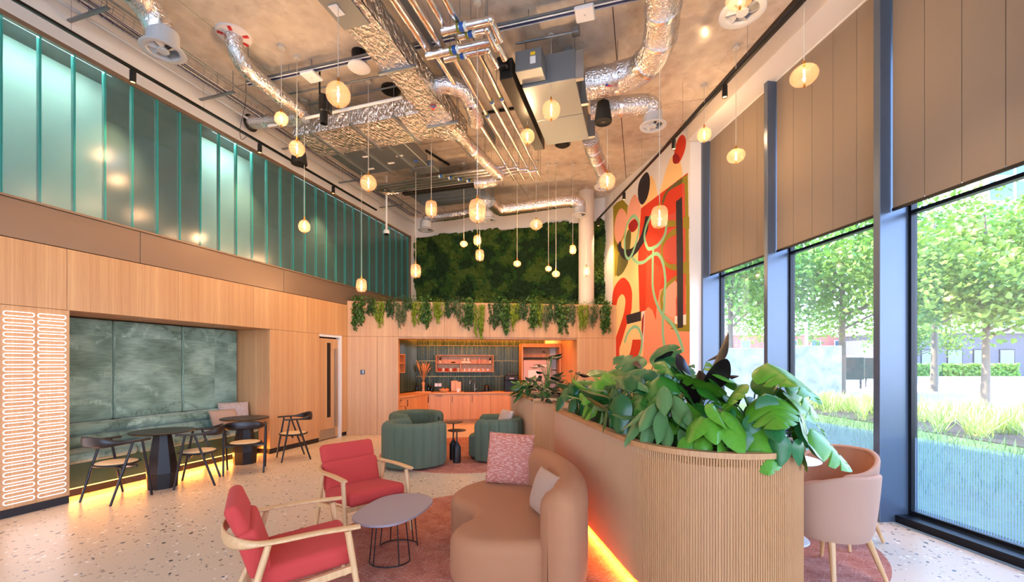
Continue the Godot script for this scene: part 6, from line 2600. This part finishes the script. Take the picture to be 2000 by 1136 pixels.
	lathe(st, [Vector2(0, .0), Vector2(.13, .0), Vector2(.135, .02), Vector2(.11, .03), Vector2(0, .03)], 22)
	part("grille", st, M.black_paint, vent)
	foil_duct("foil duct feeding the diffuser beside the channel glass", [at(-3.9, 5.62, 2.9), at(-4.0, 5.62, 3.7), at(-4.05, 5.62, 4.3), at(-4.06, 5.60, 4.75), at(-4.02, 5.42, 4.93)], .15)
	foil_duct("foil duct feeding the diffuser by the window track", [at(1.5, 5.64, 3.9), at(2.0, 5.62, 4.15), at(2.28, 5.58, 4.32), at(2.35, 5.42, 4.39)], .14)
	diffuser(at(-4.0, 5.20, 4.93), .22, "round grey diffuser beside the channel glass and cable basket")
	diffuser(at(2.09, 5.14, 6.38), .19, "round grey diffuser next to the black speaker and window track")
	diffuser(at(2.35, 5.20, 4.39), .22, "round grey diffuser over the fluted end of the planter by the window track")
	diffuser(at(1.83, 5.12, 8.52), .20, "round grey diffuser at the end of the short foil duct near the mural")
	diffuser(at(1.58, 5.07, 10.0), .19, "round grey diffuser beside the white column")
	diffuser(at(-.58, 5.12, 10.52), .20, "round grey diffuser above the middle of the moss wall")
	diffuser(at(-2.23, 5.08, 11.16), .21, "round grey diffuser at the white end of the channel glass wall")
	# four insulated water pipes and their headers
	var ns_ := [3.87, 4.06, 4.24, 4.40]
	var nm := ["nearest the main duct", "second from the main duct", "third from the main duct", "farthest from the main duct"]
	for i in 4:
		var e: float = [1.965, 2.07, 1.67, 1.78][i]
		pipe("thick foil-wrapped water pipe along the room, %s" % nm[i], [S(-3, ns_[i], 5.46), S(e, ns_[i], 5.46)], .047)
		pipe("thin foil-wrapped water pipe continuing to the cross pipes, %s" % nm[i], [S(e + .15, ns_[i] + .03, 5.50), S(5.1 + i * .12, ns_[i], 5.46)], .030, [.48 - i * .04])
	var hd := [[1.745, 3.87, 4.76], [1.85, 4.06, 4.62], [1.45, 4.22, 4.80], [1.56, 4.38, 4.72]]
	for i in 4:
		pipe("foil-wrapped header pipe with blue and olive flow tags, %s" % ["lowest in the rack", "second in the rack", "third in the rack", "top of the rack"][i], [S(hd[i][0] + .22, hd[i][1], 5.36), S(hd[i][0] + .22, hd[i][2], 5.36), S(hd[i][0] + .5, hd[i][2] + .02, 5.34)], .046, [.42])
	for i in 4:
		pipe("thin copper-bright pipe crossing towards the glass wall, %s" % ["nearest the main duct end", "second of four", "third of four", "nearest the fan coil unit"][i], [S(5.1 + i * .12, ns_[i], 5.40), S(5.1 + i * .12, .86 + i * .12, 5.36), S(5.55, 1.05 + i * .08, 5.36)], .028, [.44])
		pipe("short foil pipe tail with a valve end past the cross pipes, %s" % ["first", "second", "third", "fourth"][i], [S(5.12 + i * .12, ns_[i] + .01, 5.42), S(5.62 + i * .05, ns_[i] + .04, 5.36)], .026)
	# air handling box with black slot
	var ah := thing("air_handling_unit", "long galvanised air handling box under the ceiling with a control box", "air unit", FL)
	st = ns()
	cbox(st, Vector3(3.12, 5.44, 5.22), Vector3(.80, .38, .70), .006)
	part("casing", st, M.zinc, ah)
	st = ns()
	cbox(st, Vector3(3.90, 5.44, 5.22), Vector3(.74, .38, .70), .006)
	part("casing", st, M.zinc, ah)
	st = ns()
	cbox(st, Vector3(2.58, 5.42, 5.02), Vector3(.26, .26, .34), .006)
	part("control_box", st, M.zinc, ah)
	st = ns()
	box(st, Vector3(2.448, 5.48, 5.08), Vector3(.004, .04, .06))
	part("warning_sticker", st, M.yellow_sticker, ah)
	st = ns()
	box(st, Vector3(2.448, 5.40, 5.08), Vector3(.004, .09, .07))
	part("data_plate", st, M.white_plastic, ah)
	st = ns()
	cbox(st, Vector3(3.4, 5.36, 4.73), Vector3(1.9, .26, .17), .006)
	part("air_slot", st, M.black_paint, ah)
	st = ns()
	cbox(st, Vector3(2.40, 5.40, 4.70), Vector3(.10, .14, .14), .02)
	part("valve_set", st, M.dark_metal, ah)
	st = ns()
	for q in [[2.75, 5.62], [3.3, 5.62], [4.2, 5.62]]: box(st, Vector3(q[0], 5.42, q[1]), Vector3(.06, .36, .1))
	part("spigot_flange", st, M.steel, ah)
	for q in [[2.8, 4.9], [4.2, 4.9], [2.8, 5.55], [4.2, 5.55]]: hanger(ah, S(q[0], q[1], 5.6))
	# fan coil unit before the moss wall
	var fc := thing("fan_coil_unit", "flat fan coil unit with teal fins before the moss wall", "air unit", FL)
	st = ns()
	cbox(st, Vector3(6.15, 5.52, 2.25), Vector3(1.0, .24, 1.75), .006)
	part("casing", st, M.zinc, fc)
	st = ns()
	cbox(st, Vector3(5.68, 5.47, 2.25), Vector3(.10, .20, 1.6), .006)
	part("front_panel", st, M.warm_white, fc)
	st = ns()
	cbox(st, Vector3(5.66, 5.365, 2.2), Vector3(.12, .05, 1.7), .006)
	part("air_slot", st, M.black_paint, fc)
	st = ns()
	for k in 3: box(st, Vector3(5.95 + k * .22, 5.395, 2.25), Vector3(.14, .01, 1.6))
	part("underside_fins", st, M.facade_metal, fc)
	for q in [[5.8, 1.5], [6.5, 1.5], [5.8, 3.0], [6.5, 3.0]]: hanger(fc, S(q[0], q[1], 5.6))
	# cable basket along the glass wall, conduits
	var cb := thing("cable_basket", "wire cable basket with bundled cables along the channel glass wall", "cable tray", FL)
	st = ns()
	for q in [[.42, 5.60], [.48, 5.60], [.54, 5.60], [.60, 5.60], [.40, 5.64], [.62, 5.64], [.40, 5.68], [.62, 5.68]]: tube(st, [Vector3(-3, q[1], q[0]), Vector3(7.6, q[1], q[0])], .004, 4)
	part("basket_wires", st, M.zinc, cb)
	st = ns()
	for k in 100:
		var x := -3.0 + k * .107
		tube(st, [Vector3(x, 5.68, .40), Vector3(x, 5.60, .42), Vector3(x, 5.60, .60), Vector3(x, 5.68, .62)], .003, 4)
	part("cross_wires", st, M.zinc, cb)
	for k in 7:
		var pts := []
		for i in 40: pts.append(Vector3(-3 + i * .27, 5.612 + .006 * sin(i * 1.3 + k), .44 + k * .022 + .012 * sin(i * .7 + k * 2)))
		st = ns()
		tube(st, pts, .006, 5)
		part("cable", st, [M.cable_blue, M.cable_purple, M.white_plastic, M.black_paint][k % 4], cb)
	for k in 6:
		st = ns()
		bar(st, Vector3(-1.0 + k * 1.55, 5.585, .02), Vector3(-1.0 + k * 1.55, 5.585, .68), .04, .02)
		part("bracket", st, M.zinc, cb)
		for q in [.36, .66]:
			st = ns()
			tube(st, [Vector3(-1.0 + k * 1.55, 5.58, q), Vector3(-1.0 + k * 1.55, CEIL, q)], .005, 5)
			part("hanger_rod", st, M.zinc, cb)
	conduit("grey round conduit along the channel glass wall", [S(-3, .24, 5.62), S(8.1, .24, 5.60)], .018, M.grey_plastic)
	conduit("second steel conduit along the cable basket", [S(-3, .72, 5.66), S(7.6, .72, 5.64)], .014)
	conduit("long white rail hung across from the main duct to the glass wall", [at(-3.92, 5.44, 6.92), at(-1.58, 5.46, 6.20)], .022, M.white_plastic)
	var tx := thing("cross_tray", "slim cable tray with cables crossing the whole ceiling", "cable tray")
	st = ns()
	bar(st, at(-3.9, 5.76, 6.36), at(2.3, 5.76, 4.6), .10, .03)
	part("tray", st, M.zinc, tx)
	for k in 3:
		st = ns()
		tube(st, [at(-3.9, 5.735, 6.32 + k * .03), at(-1.0, 5.73, 5.50 + k * .03), at(2.3, 5.735, 4.56 + k * .03)], .008, 5)
		part("cable", st, [M.white_plastic, M.cable_blue, M.grey_plastic][k], tx)
	for k in 4:
		hanger(tx, at(-3.2 + k * 1.7, 5.76, 6.16 - k * .48))
	for q in [["conduit crossing the ceiling behind the white access point", -3.5, 6.68, -1.7, 6.20, 5.80], ["conduit crossing the ceiling beside the black dome speaker", -3.3, 6.98, -1.6, 6.46, 5.82], ["conduit ending in a steel box near the air handling unit", .05, 5.62, .78, 5.42, 5.80], ["lower conduit beside the air handling unit", .10, 5.95, .72, 5.78, 5.80], ["conduit leading to the smoke detector", -3.2, 8.72, -2.1, 8.36, 5.84]]:
		conduit(q[0], [at(q[1], q[5], q[2]), at(q[3], q[5], q[4])], .014)
	for q in [[.80, 5.41, "steel junction box at the end of the upper conduit"], [.76, 5.77, "steel junction box at the end of the lower conduit"], [1.62, 4.80, "bronze junction box on the cross tray"]]:
		st = ns()
		cbox(st, Vector3(0, -.04, 0), Vector3(.1, .08, .1), .006)
		single("junction_box", st, M.zinc if q[0] < 1 else M.bronze_metal, q[2], "junction box", Transform3D(FL.basis, at(q[0], 5.84, q[1])))
	conduit("white looped cable between the conduits and the air handling unit", smooth_path([at(.74, 5.78, 5.76), at(.45, 5.74, 5.80), at(.36, 5.66, 5.86), at(.36, 5.56, 5.88)], 5), .008, M.white_plastic, "cable")
	for q in [[-2.72, 8.9, -2.45, 9.4, "black slotted rail on the ceiling nearer the glass wall"], [-1.72, 8.6, -1.35, 9.2, "black slotted rail on the ceiling nearer the main duct end"], [-.62, 7.35, .12, 7.15, "black slotted rail across the thin pipes"], [.2, 8.2, .9, 8.0, "zinc slotted rail beyond the valve tails"]]:
		var rl := thing("slotted_rail", q[4], "rail")
		st = ns()
		bar(st, at(q[0], 5.875, q[1]), at(q[2], 5.875, q[3]), .04, .03)
		part("channel", st, M.dark_metal if q[0] < .1 else M.zinc, rl)
		for k in 5:
			st = ns()
			box(st, at(lerpf(q[0], q[2], (k + .5) / 5), 5.857, lerpf(q[1], q[3], (k + .5) / 5)), Vector3(.02, .006, .02))
			part("slot", st, M.zinc, rl)
	# access points, speakers, detectors
	for q in [[-2.82, 6.05, "square white access point left of the main duct"], [.84, 4.96, "square white access point on the cross tray near the thick bent duct"]]:
		var ap := thing("access_point", q[2], "access point", Transform3D(FL.basis, at(q[0], 5.66, q[1])))
		st = ns()
		cbox(st, Vector3(0, 0, 0), Vector3(.22, .045, .22), .012)
		part("housing", st, M.white_plastic, ap)
		st = ns()
		lathe(st, [Vector2(0, -.024), Vector2(.012, -.024), Vector2(.012, -.02)], 10)
		part("status_light", st, M.grey_plastic, ap)
		hanger(ap, at(q[0], 5.68, q[1]), .006)
	var rap := thing("round_access_point", "round white access point beside the main duct", "access point", Transform3D(Basis(), at(-2.1, 5.70, 5.91)))
	st = ns()
	lathe(st, [Vector2(0, -.03), Vector2(.13, -.03), Vector2(.15, -.015), Vector2(.14, .01), Vector2(0, .01)], 26)
	part("housing", st, M.white_plastic, rap)
	st = ns()
	lathe(st, [Vector2(.1, .01), Vector2(.1, .2), Vector2(0, .2)], 14)
	part("base", st, M.dark_metal, rap)
	for q in [[-1.88, 6.68, "black ceiling dome speaker left of the main duct"], [.98, 8.32, "black ceiling dome speaker beyond the air handling box"]]:
		var ds := thing("dome_speaker", q[2], "speaker", Transform3D(Basis(), at(q[0], 5.9, q[1])))
		st = ns()
		lathe(st, [Vector2(0, -.08), Vector2(.10, -.075), Vector2(.14, -.04), Vector2(.145, 0), Vector2(0, 0)], 24)
		part("housing", st, M.black_fabric, ds)
		st = ns()
		lathe(st, [Vector2(.13, -.05), Vector2(.15, -.045), Vector2(.15, -.03), Vector2(.13, -.03)], 24)
		part("rim", st, M.black_paint, ds)
	for q in [[-3.44, 4.84, 6.95, "black cone speaker hung in front of the channel glass track"], [1.297, 5.05, 6.12, "black cone speaker hung between the foil ducts by the window wall"]]:
		var sp := thing("cone_speaker", q[3], "speaker", Transform3D(Basis(), at(q[0], q[1], q[2])), "hanging black speakers")
		st = ns()
		lathe(st, [Vector2(0, .30), Vector2(.06, .30), Vector2(.085, .28), Vector2(.125, .02), Vector2(.12, 0), Vector2(.10, .0), Vector2(.10, .012), Vector2(0, .012)], 26)
		part("cabinet", st, M.black_fabric, sp)
		st = ns()
		tube(st, [Vector3(0, .30, 0), Vector3(.01, (CEIL - q[1]) * .6, 0), Vector3(0, CEIL - q[1], 0)], .004, 5)
		part("suspension_cable", st, M.black_paint, sp)
		st = ns()
		lathe(st, [Vector2(0, .013), Vector2(.03, .013), Vector2(.034, .008), Vector2(0, .006)], 14)
		part("grille_centre", st, M.black_paint, sp)
	var pj := thing("ceiling_projector", "black tube projector hanging by the white rail", "projector", Transform3D(Basis(), at(-2.73, 5.30, 6.24)))
	st = ns()
	lathe(st, [Vector2(0, .2), Vector2(.065, .2), Vector2(.07, .18), Vector2(.07, -.02), Vector2(.055, -.04), Vector2(.055, -.2), Vector2(.045, -.2), Vector2(.045, -.15), Vector2(0, -.15)], 18)
	part("tube", st, M.black_paint, pj)
	st = ns()
	cbox(st, Vector3(.07, .07, 0), Vector3(.06, .22, .12), .01)
	part("driver_box", st, M.black_paint, pj)
	st = ns()
	bar(st, Vector3(-.06, .22, 0), Vector3(-.06, CEIL - 5.30, 0), .02, .02)
	bar(st, Vector3(-.07, .24, 0), Vector3(.07, .2, 0), .02, .03)
	part("yoke", st, M.black_paint, pj)
	var sd := thing("smoke_detector", "small white smoke detector on the bare ceiling", "detector", Transform3D(Basis(), at(-2.03, 5.9, 8.32)))
	st = ns()
	lathe(st, [Vector2(0, -.09), Vector2(.035, -.09), Vector2(.05, -.06), Vector2(.055, -.03), Vector2(.06, 0), Vector2(0, 0)], 18)
	part("housing", st, M.white_plastic, sd)
	var cc := thing("security_camera", "white dome camera on a drop pole by the channel glass", "camera", Transform3D(Basis(), at(-2.86, 4.55, 9.8)))
	st = ns()
	tube(st, [Vector3(0, .1, 0), Vector3(0, CEIL - 4.55, 0)], .022, 10)
	part("pole", st, M.white_plastic, cc)
	st = ns()
	lathe(st, [Vector2(0, .12), Vector2(.05, .12), Vector2(.07, .09), Vector2(.07, .04), Vector2(.06, .03), Vector2(0, .03)], 18)
	part("housing", st, M.white_plastic, cc)
	st = ns()
	lathe(st, [Vector2(.055, .03), Vector2(.04, -.005), Vector2(0, -.02)], 16)
	part("dome", st, M.bottle_glass, cc)
	conduit("thin black cable looping from the ceiling to the glass-wall track", smooth_path([S(2.35, .62, 5.88), S(2.36, .60, 5.6), S(2.4, .45, 5.25), S(2.5, .36, 5.14), S(2.6, .35, 5.24)], 6), .004, M.black_paint, "cable")
	# lighting tracks with spotlights
	track("black lighting track along the channel glass", S(-3, .35, 5.27), S(6.12, .35, 5.27), [2.1, 4.0, 5.85, 7.62], FL.basis * Vector3(0, -1, -.15), "black cylinder spotlight on the glass-wall track")
	track("black lighting track along the window wall and mural", FR * Vector3(1.2, 5.20, .9), FR * Vector3(-10.9, 5.20, .9), [4.7, 6.84, 8.18, 10.3, 12.0], FR.basis * Vector3(0, -1, -.12), "black cylinder spotlight on the window-wall track")

# ---------- mural ----------
func build_small_things():
	build_mural()
var MURAL := [["cream", 0, [3.03, 5.23, 1.69, 4.98, 1.69, 4.78, 1.69, 3.17, 1.59, 1.62, 3.05, 1.62, 3.03, 4.41]],
	["salmon", 0, [0.79, 3.44, 0.02, 3.23, 0.01, 1.62, 1.62, 1.62, 1.53, 2.77, 0.87, 3.4]],
	["cream", 1, [0.97, 5.0, 0.84, 5.25, 0.68, 5.47, 0.51, 5.58, 0.36, 5.5, 0.27, 5.31, 0.23, 5.06, 0.53, 5.04]],
	["cream", 1, [1.69, 4.96, 1.47, 5.35, 1.32, 5.53, 1.17, 5.38, 1.07, 5.13, 1.09, 4.95]],
	["red", 0, [1.69, 4.98, 0.06, 5.05, 0.05, 4.24, 0.02, 2.9, 0.2, 3.16, 1.09, 3.08, 1.11, 2.5, 1.23, 2.71, 1.39, 2.81, 1.53, 2.74, 1.75, 2.73, 1.82, 3.93, 1.72, 4.79]],
	["lred", 0, [1.47, 3.94, 0.85, 3.43, 0.95, 3.13, 1.09, 2.7, 1.1, 2.5, 1.23, 2.71, 1.41, 2.81, 1.5, 2.77, 1.47, 3.85]],
	["olive", 0, [0.24, 5.03, 0.06, 5.02, 0.01, 2.9, 0.01, 2.18, 0.31, 2.21, 0.61, 2.28, 0.43, 2.35, 0.11, 2.31, 0.12, 3.25, 0.15, 4.88, 0.23, 4.93]],
	["dolive", 1, [0.25, 5.02, 0.25, 4.93, 0.53, 4.95, 0.71, 4.92, 0.84, 4.77, 0.89, 4.79, 0.81, 4.94, 0.61, 5.01]],
	["rose", 0, [0.23, 4.93, 0.15, 4.88, 0.14, 4.3, 0.22, 4.32]],
	["rose", 0, [0.41, 4.47, 0.68, 4.48, 0.68, 4.39, 0.41, 4.3]],
	["rose", 0, [0.42, 4.17, 0.76, 4.23, 1.17, 4.0, 1.11, 3.86, 0.41, 3.45, 0.13, 3.46, 0.13, 4.06]],
	["olive", 0, [0.71, 4.4, 0.42, 4.3, 0.42, 4.19, 0.68, 4.26]],
	["olive", 1, [0.42, 4.16, 0.68, 4.13, 0.88, 4.04, 0.93, 3.87, 0.89, 3.68, 0.71, 3.49, 0.42, 3.36, 0.42, 3.47, 0.68, 3.56, 0.84, 3.73, 0.85, 3.9, 0.71, 4.02, 0.42, 4.05]],
	["olive", 0, [0.2, 4.3, 0.02, 4.24, 0.02, 4.02, 0.2, 4.09]],
	["olive", 0, [0.2, 3.47, 0.02, 3.43, 0.02, 3.21, 0.2, 3.26]],
	["rose", 0, [0.19, 3.25, 0.13, 3.24, 0.12, 2.5, 0.43, 2.51, 0.42, 2.82]],
	["pink", 1, [0.42, 3.17, 0.68, 3.1, 0.84, 2.98, 0.84, 2.67, 0.61, 2.51, 0.43, 2.51, 0.42, 2.82]],
	["olive", 1, [0.42, 3.26, 0.71, 3.18, 0.92, 3.02, 0.95, 2.82, 0.87, 2.59, 0.68, 2.39, 0.43, 2.26, 0.38, 2.33, 0.61, 2.44, 0.79, 2.59, 0.84, 2.76, 0.84, 2.95, 0.66, 3.11, 0.42, 3.19]],
	["white", 0, [0.46, 2.5, 0.38, 2.5, 0.38, 2.35, 0.46, 2.36]],
	["white", 0, [0.2, 2.5, 0.11, 2.5, 0.11, 2.31, 0.2, 2.32]],
	["navy", 0, [0.42, 4.66, 0.23, 4.68, 0.2, 3.68, 0.2, 2.27, 0.37, 2.27, 0.4, 3.73]],
	["olive", 0, [3.03, 5.5, 2.8, 5.52, 2.53, 5.48, 2.27, 5.25, 2.33, 5.0, 2.45, 4.58, 2.57, 4.51, 2.7, 4.14, 2.82, 3.76, 2.95, 3.74]],
	["dolive", 1, [2.7, 4.25, 2.27, 4.0, 2.41, 3.82, 2.6, 3.73, 2.83, 3.74, 2.8, 3.98]],
	["pink", 2, [2.6, 5.3, 2.41, 5.16, 2.33, 4.99, 2.41, 4.73, 2.6, 4.54, 2.76, 4.5, 2.92, 4.68, 2.97, 4.92, 2.9, 5.14, 2.76, 5.28]],
	["pink", 1, [1.95, 5.38, 1.79, 5.21, 1.7, 5.0, 1.72, 4.87, 1.85, 4.7, 2.09, 4.63, 2.3, 4.84, 2.32, 4.99, 2.23, 5.24, 2.09, 5.36]],
	["dred", 2, [1.97, 4.84, 1.82, 4.69, 1.89, 4.59, 2.09, 4.58, 2.25, 4.72, 2.2, 4.82]],
	["dolive", 1, [2.27, 4.69, 2.13, 4.58, 2.16, 4.32, 2.23, 4.2, 2.41, 4.25, 2.4, 4.51]],
	["navy", 2, [1.47, 5.67, 1.34, 5.5, 1.35, 5.27, 1.47, 5.09, 1.66, 5.05, 1.8, 5.22, 1.82, 5.46, 1.72, 5.62]],
	["red", 2, [0.21, 5.81, 0.12, 5.68, 0.13, 5.53, 0.24, 5.39, 0.36, 5.35, 0.47, 5.45, 0.46, 5.66, 0.34, 5.81]],
	["dred", 2, [0.42, 5.57, 0.31, 5.45, 0.32, 5.37, 0.42, 5.37, 0.51, 5.44, 0.52, 5.56]],
	["navy", 0, [2.65, 4.55, 2.57, 4.36, 2.41, 4.25, 2.09, 4.22, 1.85, 4.28, 1.69, 4.4, 1.56, 4.61, 1.51, 4.75, 1.35, 4.69, 1.41, 4.43, 1.59, 4.2, 1.85, 4.07, 2.09, 4.01, 2.32, 3.99, 2.57, 4.13, 2.76, 4.34, 2.82, 4.47]],
	["red", 1, [2.53, 3.64, 2.23, 3.47, 2.09, 3.24, 2.09, 3.02, 2.13, 2.78, 2.34, 2.5, 2.57, 2.14, 2.7, 1.94, 2.7, 1.62, 3.03, 1.62, 3.05, 1.95, 2.92, 2.19, 2.6, 2.6, 2.45, 2.85, 2.4, 3.11, 2.55, 3.25, 2.76, 3.18, 2.92, 2.94, 3.07, 3.06, 3.05, 3.34, 2.88, 3.54]],
	["navy", 0, [2.36, 2.73, 1.69, 2.75, 1.69, 2.54, 2.32, 2.52]],
	["red", 0, [2.06, 2.15, 1.69, 2.13, 1.7, 1.96, 1.85, 1.75, 1.95, 1.66, 2.23, 1.77, 2.13, 1.94]],
	["dred", 0, [1.56, 2.71, 1.59, 2.42, 1.62, 2.17, 1.67, 2.34, 1.66, 2.56]]]
var MURAL_LINES := [[1.97, 4.91, 1.8, 4.73, 1.79, 4.54, 1.89, 4.32, 2.09, 4.08, 2.25, 4.02, 2.4, 4.17, 2.43, 4.52, 2.34, 4.8, 2.13, 4.92, 1.97, 4.91],
	[1.3, 4.68, 1.47, 4.53, 1.55, 4.32, 1.44, 4.07, 1.29, 4.0, 1.0, 4.01, 0.79, 4.14, 0.72, 4.36],
	[2.06, 3.99, 1.85, 3.84, 1.59, 3.79, 1.35, 3.83, 1.11, 3.85, 0.95, 3.75, 0.83, 3.54, 0.77, 3.23, 0.79, 3.03, 0.81, 2.73, 0.85, 2.49, 0.85, 2.19, 0.8, 1.95],
	[1.2, 3.99, 1.22, 3.79, 1.23, 3.47, 1.22, 3.18, 1.11, 2.89, 0.89, 2.6, 0.63, 2.43, 0.43, 2.25, 0.29, 2.03, 0.2, 1.84],
	[2.43, 2.11, 2.27, 2.32, 2.02, 2.43, 1.82, 2.39, 1.69, 2.23, 1.66, 2.04, 1.75, 1.81, 1.92, 1.66]]

func build_mural():
	# painted on the pier: coordinates are metres along the wall from its window end, and height
	var K := 200.0
	var W := 3.6
	var Hh := 5.85
	var img := Image.create(int(W * K), int(Hh * K), false, Image.FORMAT_RGB8)
	img.fill(Color(.86, .85, .84))
	var C := {"cream": Color(.93, .77, .53), "pink": Color(.88, .62, .53), "olive": Color(.55, .50, .10), "dolive": Color(.36, .35, .16), "red": Color(.79, .20, .08), "lred": Color(.85, .29, .15), "navy": Color(.12, .10, .15), "dred": Color(.58, .05, .08), "rose": Color(.78, .30, .24), "mint": Color(.52, .74, .58), "salmon": Color(.92, .57, .43), "white": Color(.90, .86, .80)}
	var px := func(x: float, y: float) -> Vector2: return Vector2(x * K, (Hh - y) * K)
	fill_poly(img, [px.call(1.15, 1.75), px.call(3.05, 1.75), px.call(3.05, .05), px.call(1.15, .05)], C.cream)
	fill_poly(img, [px.call(.02, 1.75), px.call(1.2, 1.75), px.call(1.4, .05), px.call(.02, .05)], C.salmon)
	for q in MURAL:
		var pts := []
		for i in range(0, q[2].size(), 2): pts.append(px.call(q[2][i], q[2][i + 1]))
		if q[1] > 0: pts = closed_path(pts, 5)
		fill_poly(img, pts, C[q[0]])
	for q in MURAL_LINES:
		var pts := []
		for i in range(0, q.size(), 2): pts.append(px.call(q[i], q[i + 1]))
		pts = smooth_path(pts, 8)
		for i in pts.size() - 1:
			var d: Vector2 = (pts[i + 1] - pts[i])
			if d.length() < .01: continue
			var nn := Vector2(-d.y, d.x).normalized() * 7.5
			var e := d.normalized() * 3
			fill_poly(img, [pts[i] - e + nn, pts[i + 1] + e + nn, pts[i + 1] + e - nn, pts[i] - e - nn], C.mint)
	var m := mat("mural_paint", Color(1, 1, 1), .7)
	m.albedo_texture = tex(img)
	var a := Vector3(3.18, 0, -7.68)
	var d := (Vector3(2.37, 0, -11.2) - a).normalized()
	var nrm := Vector3(-d.z, 0, d.x) * -1
	if nrm.x > 0: nrm = -nrm
	var st := ns()
	var off := nrm * .003
	for q in [[0, 0], [1, 0], [1, 1], [0, 0], [1, 1], [0, 1]]:
		st.set_uv(Vector2(q[0], 1 - q[1]))
		st.set_normal(nrm)
		st.add_vertex(a + off + d * W * q[0] * .999 + Vector3(0, .02 + Hh * q[1] * .998, 0))
	var o := MeshInstance3D.new()
	o.name = numbered("mural")
	o.mesh = st.commit()
	o.material_override = m
	o.set_meta("label", "abstract mural of red, olive, pink and mint shapes on the white pier")
	o.set_meta("category", "mural")
	add_child(o)
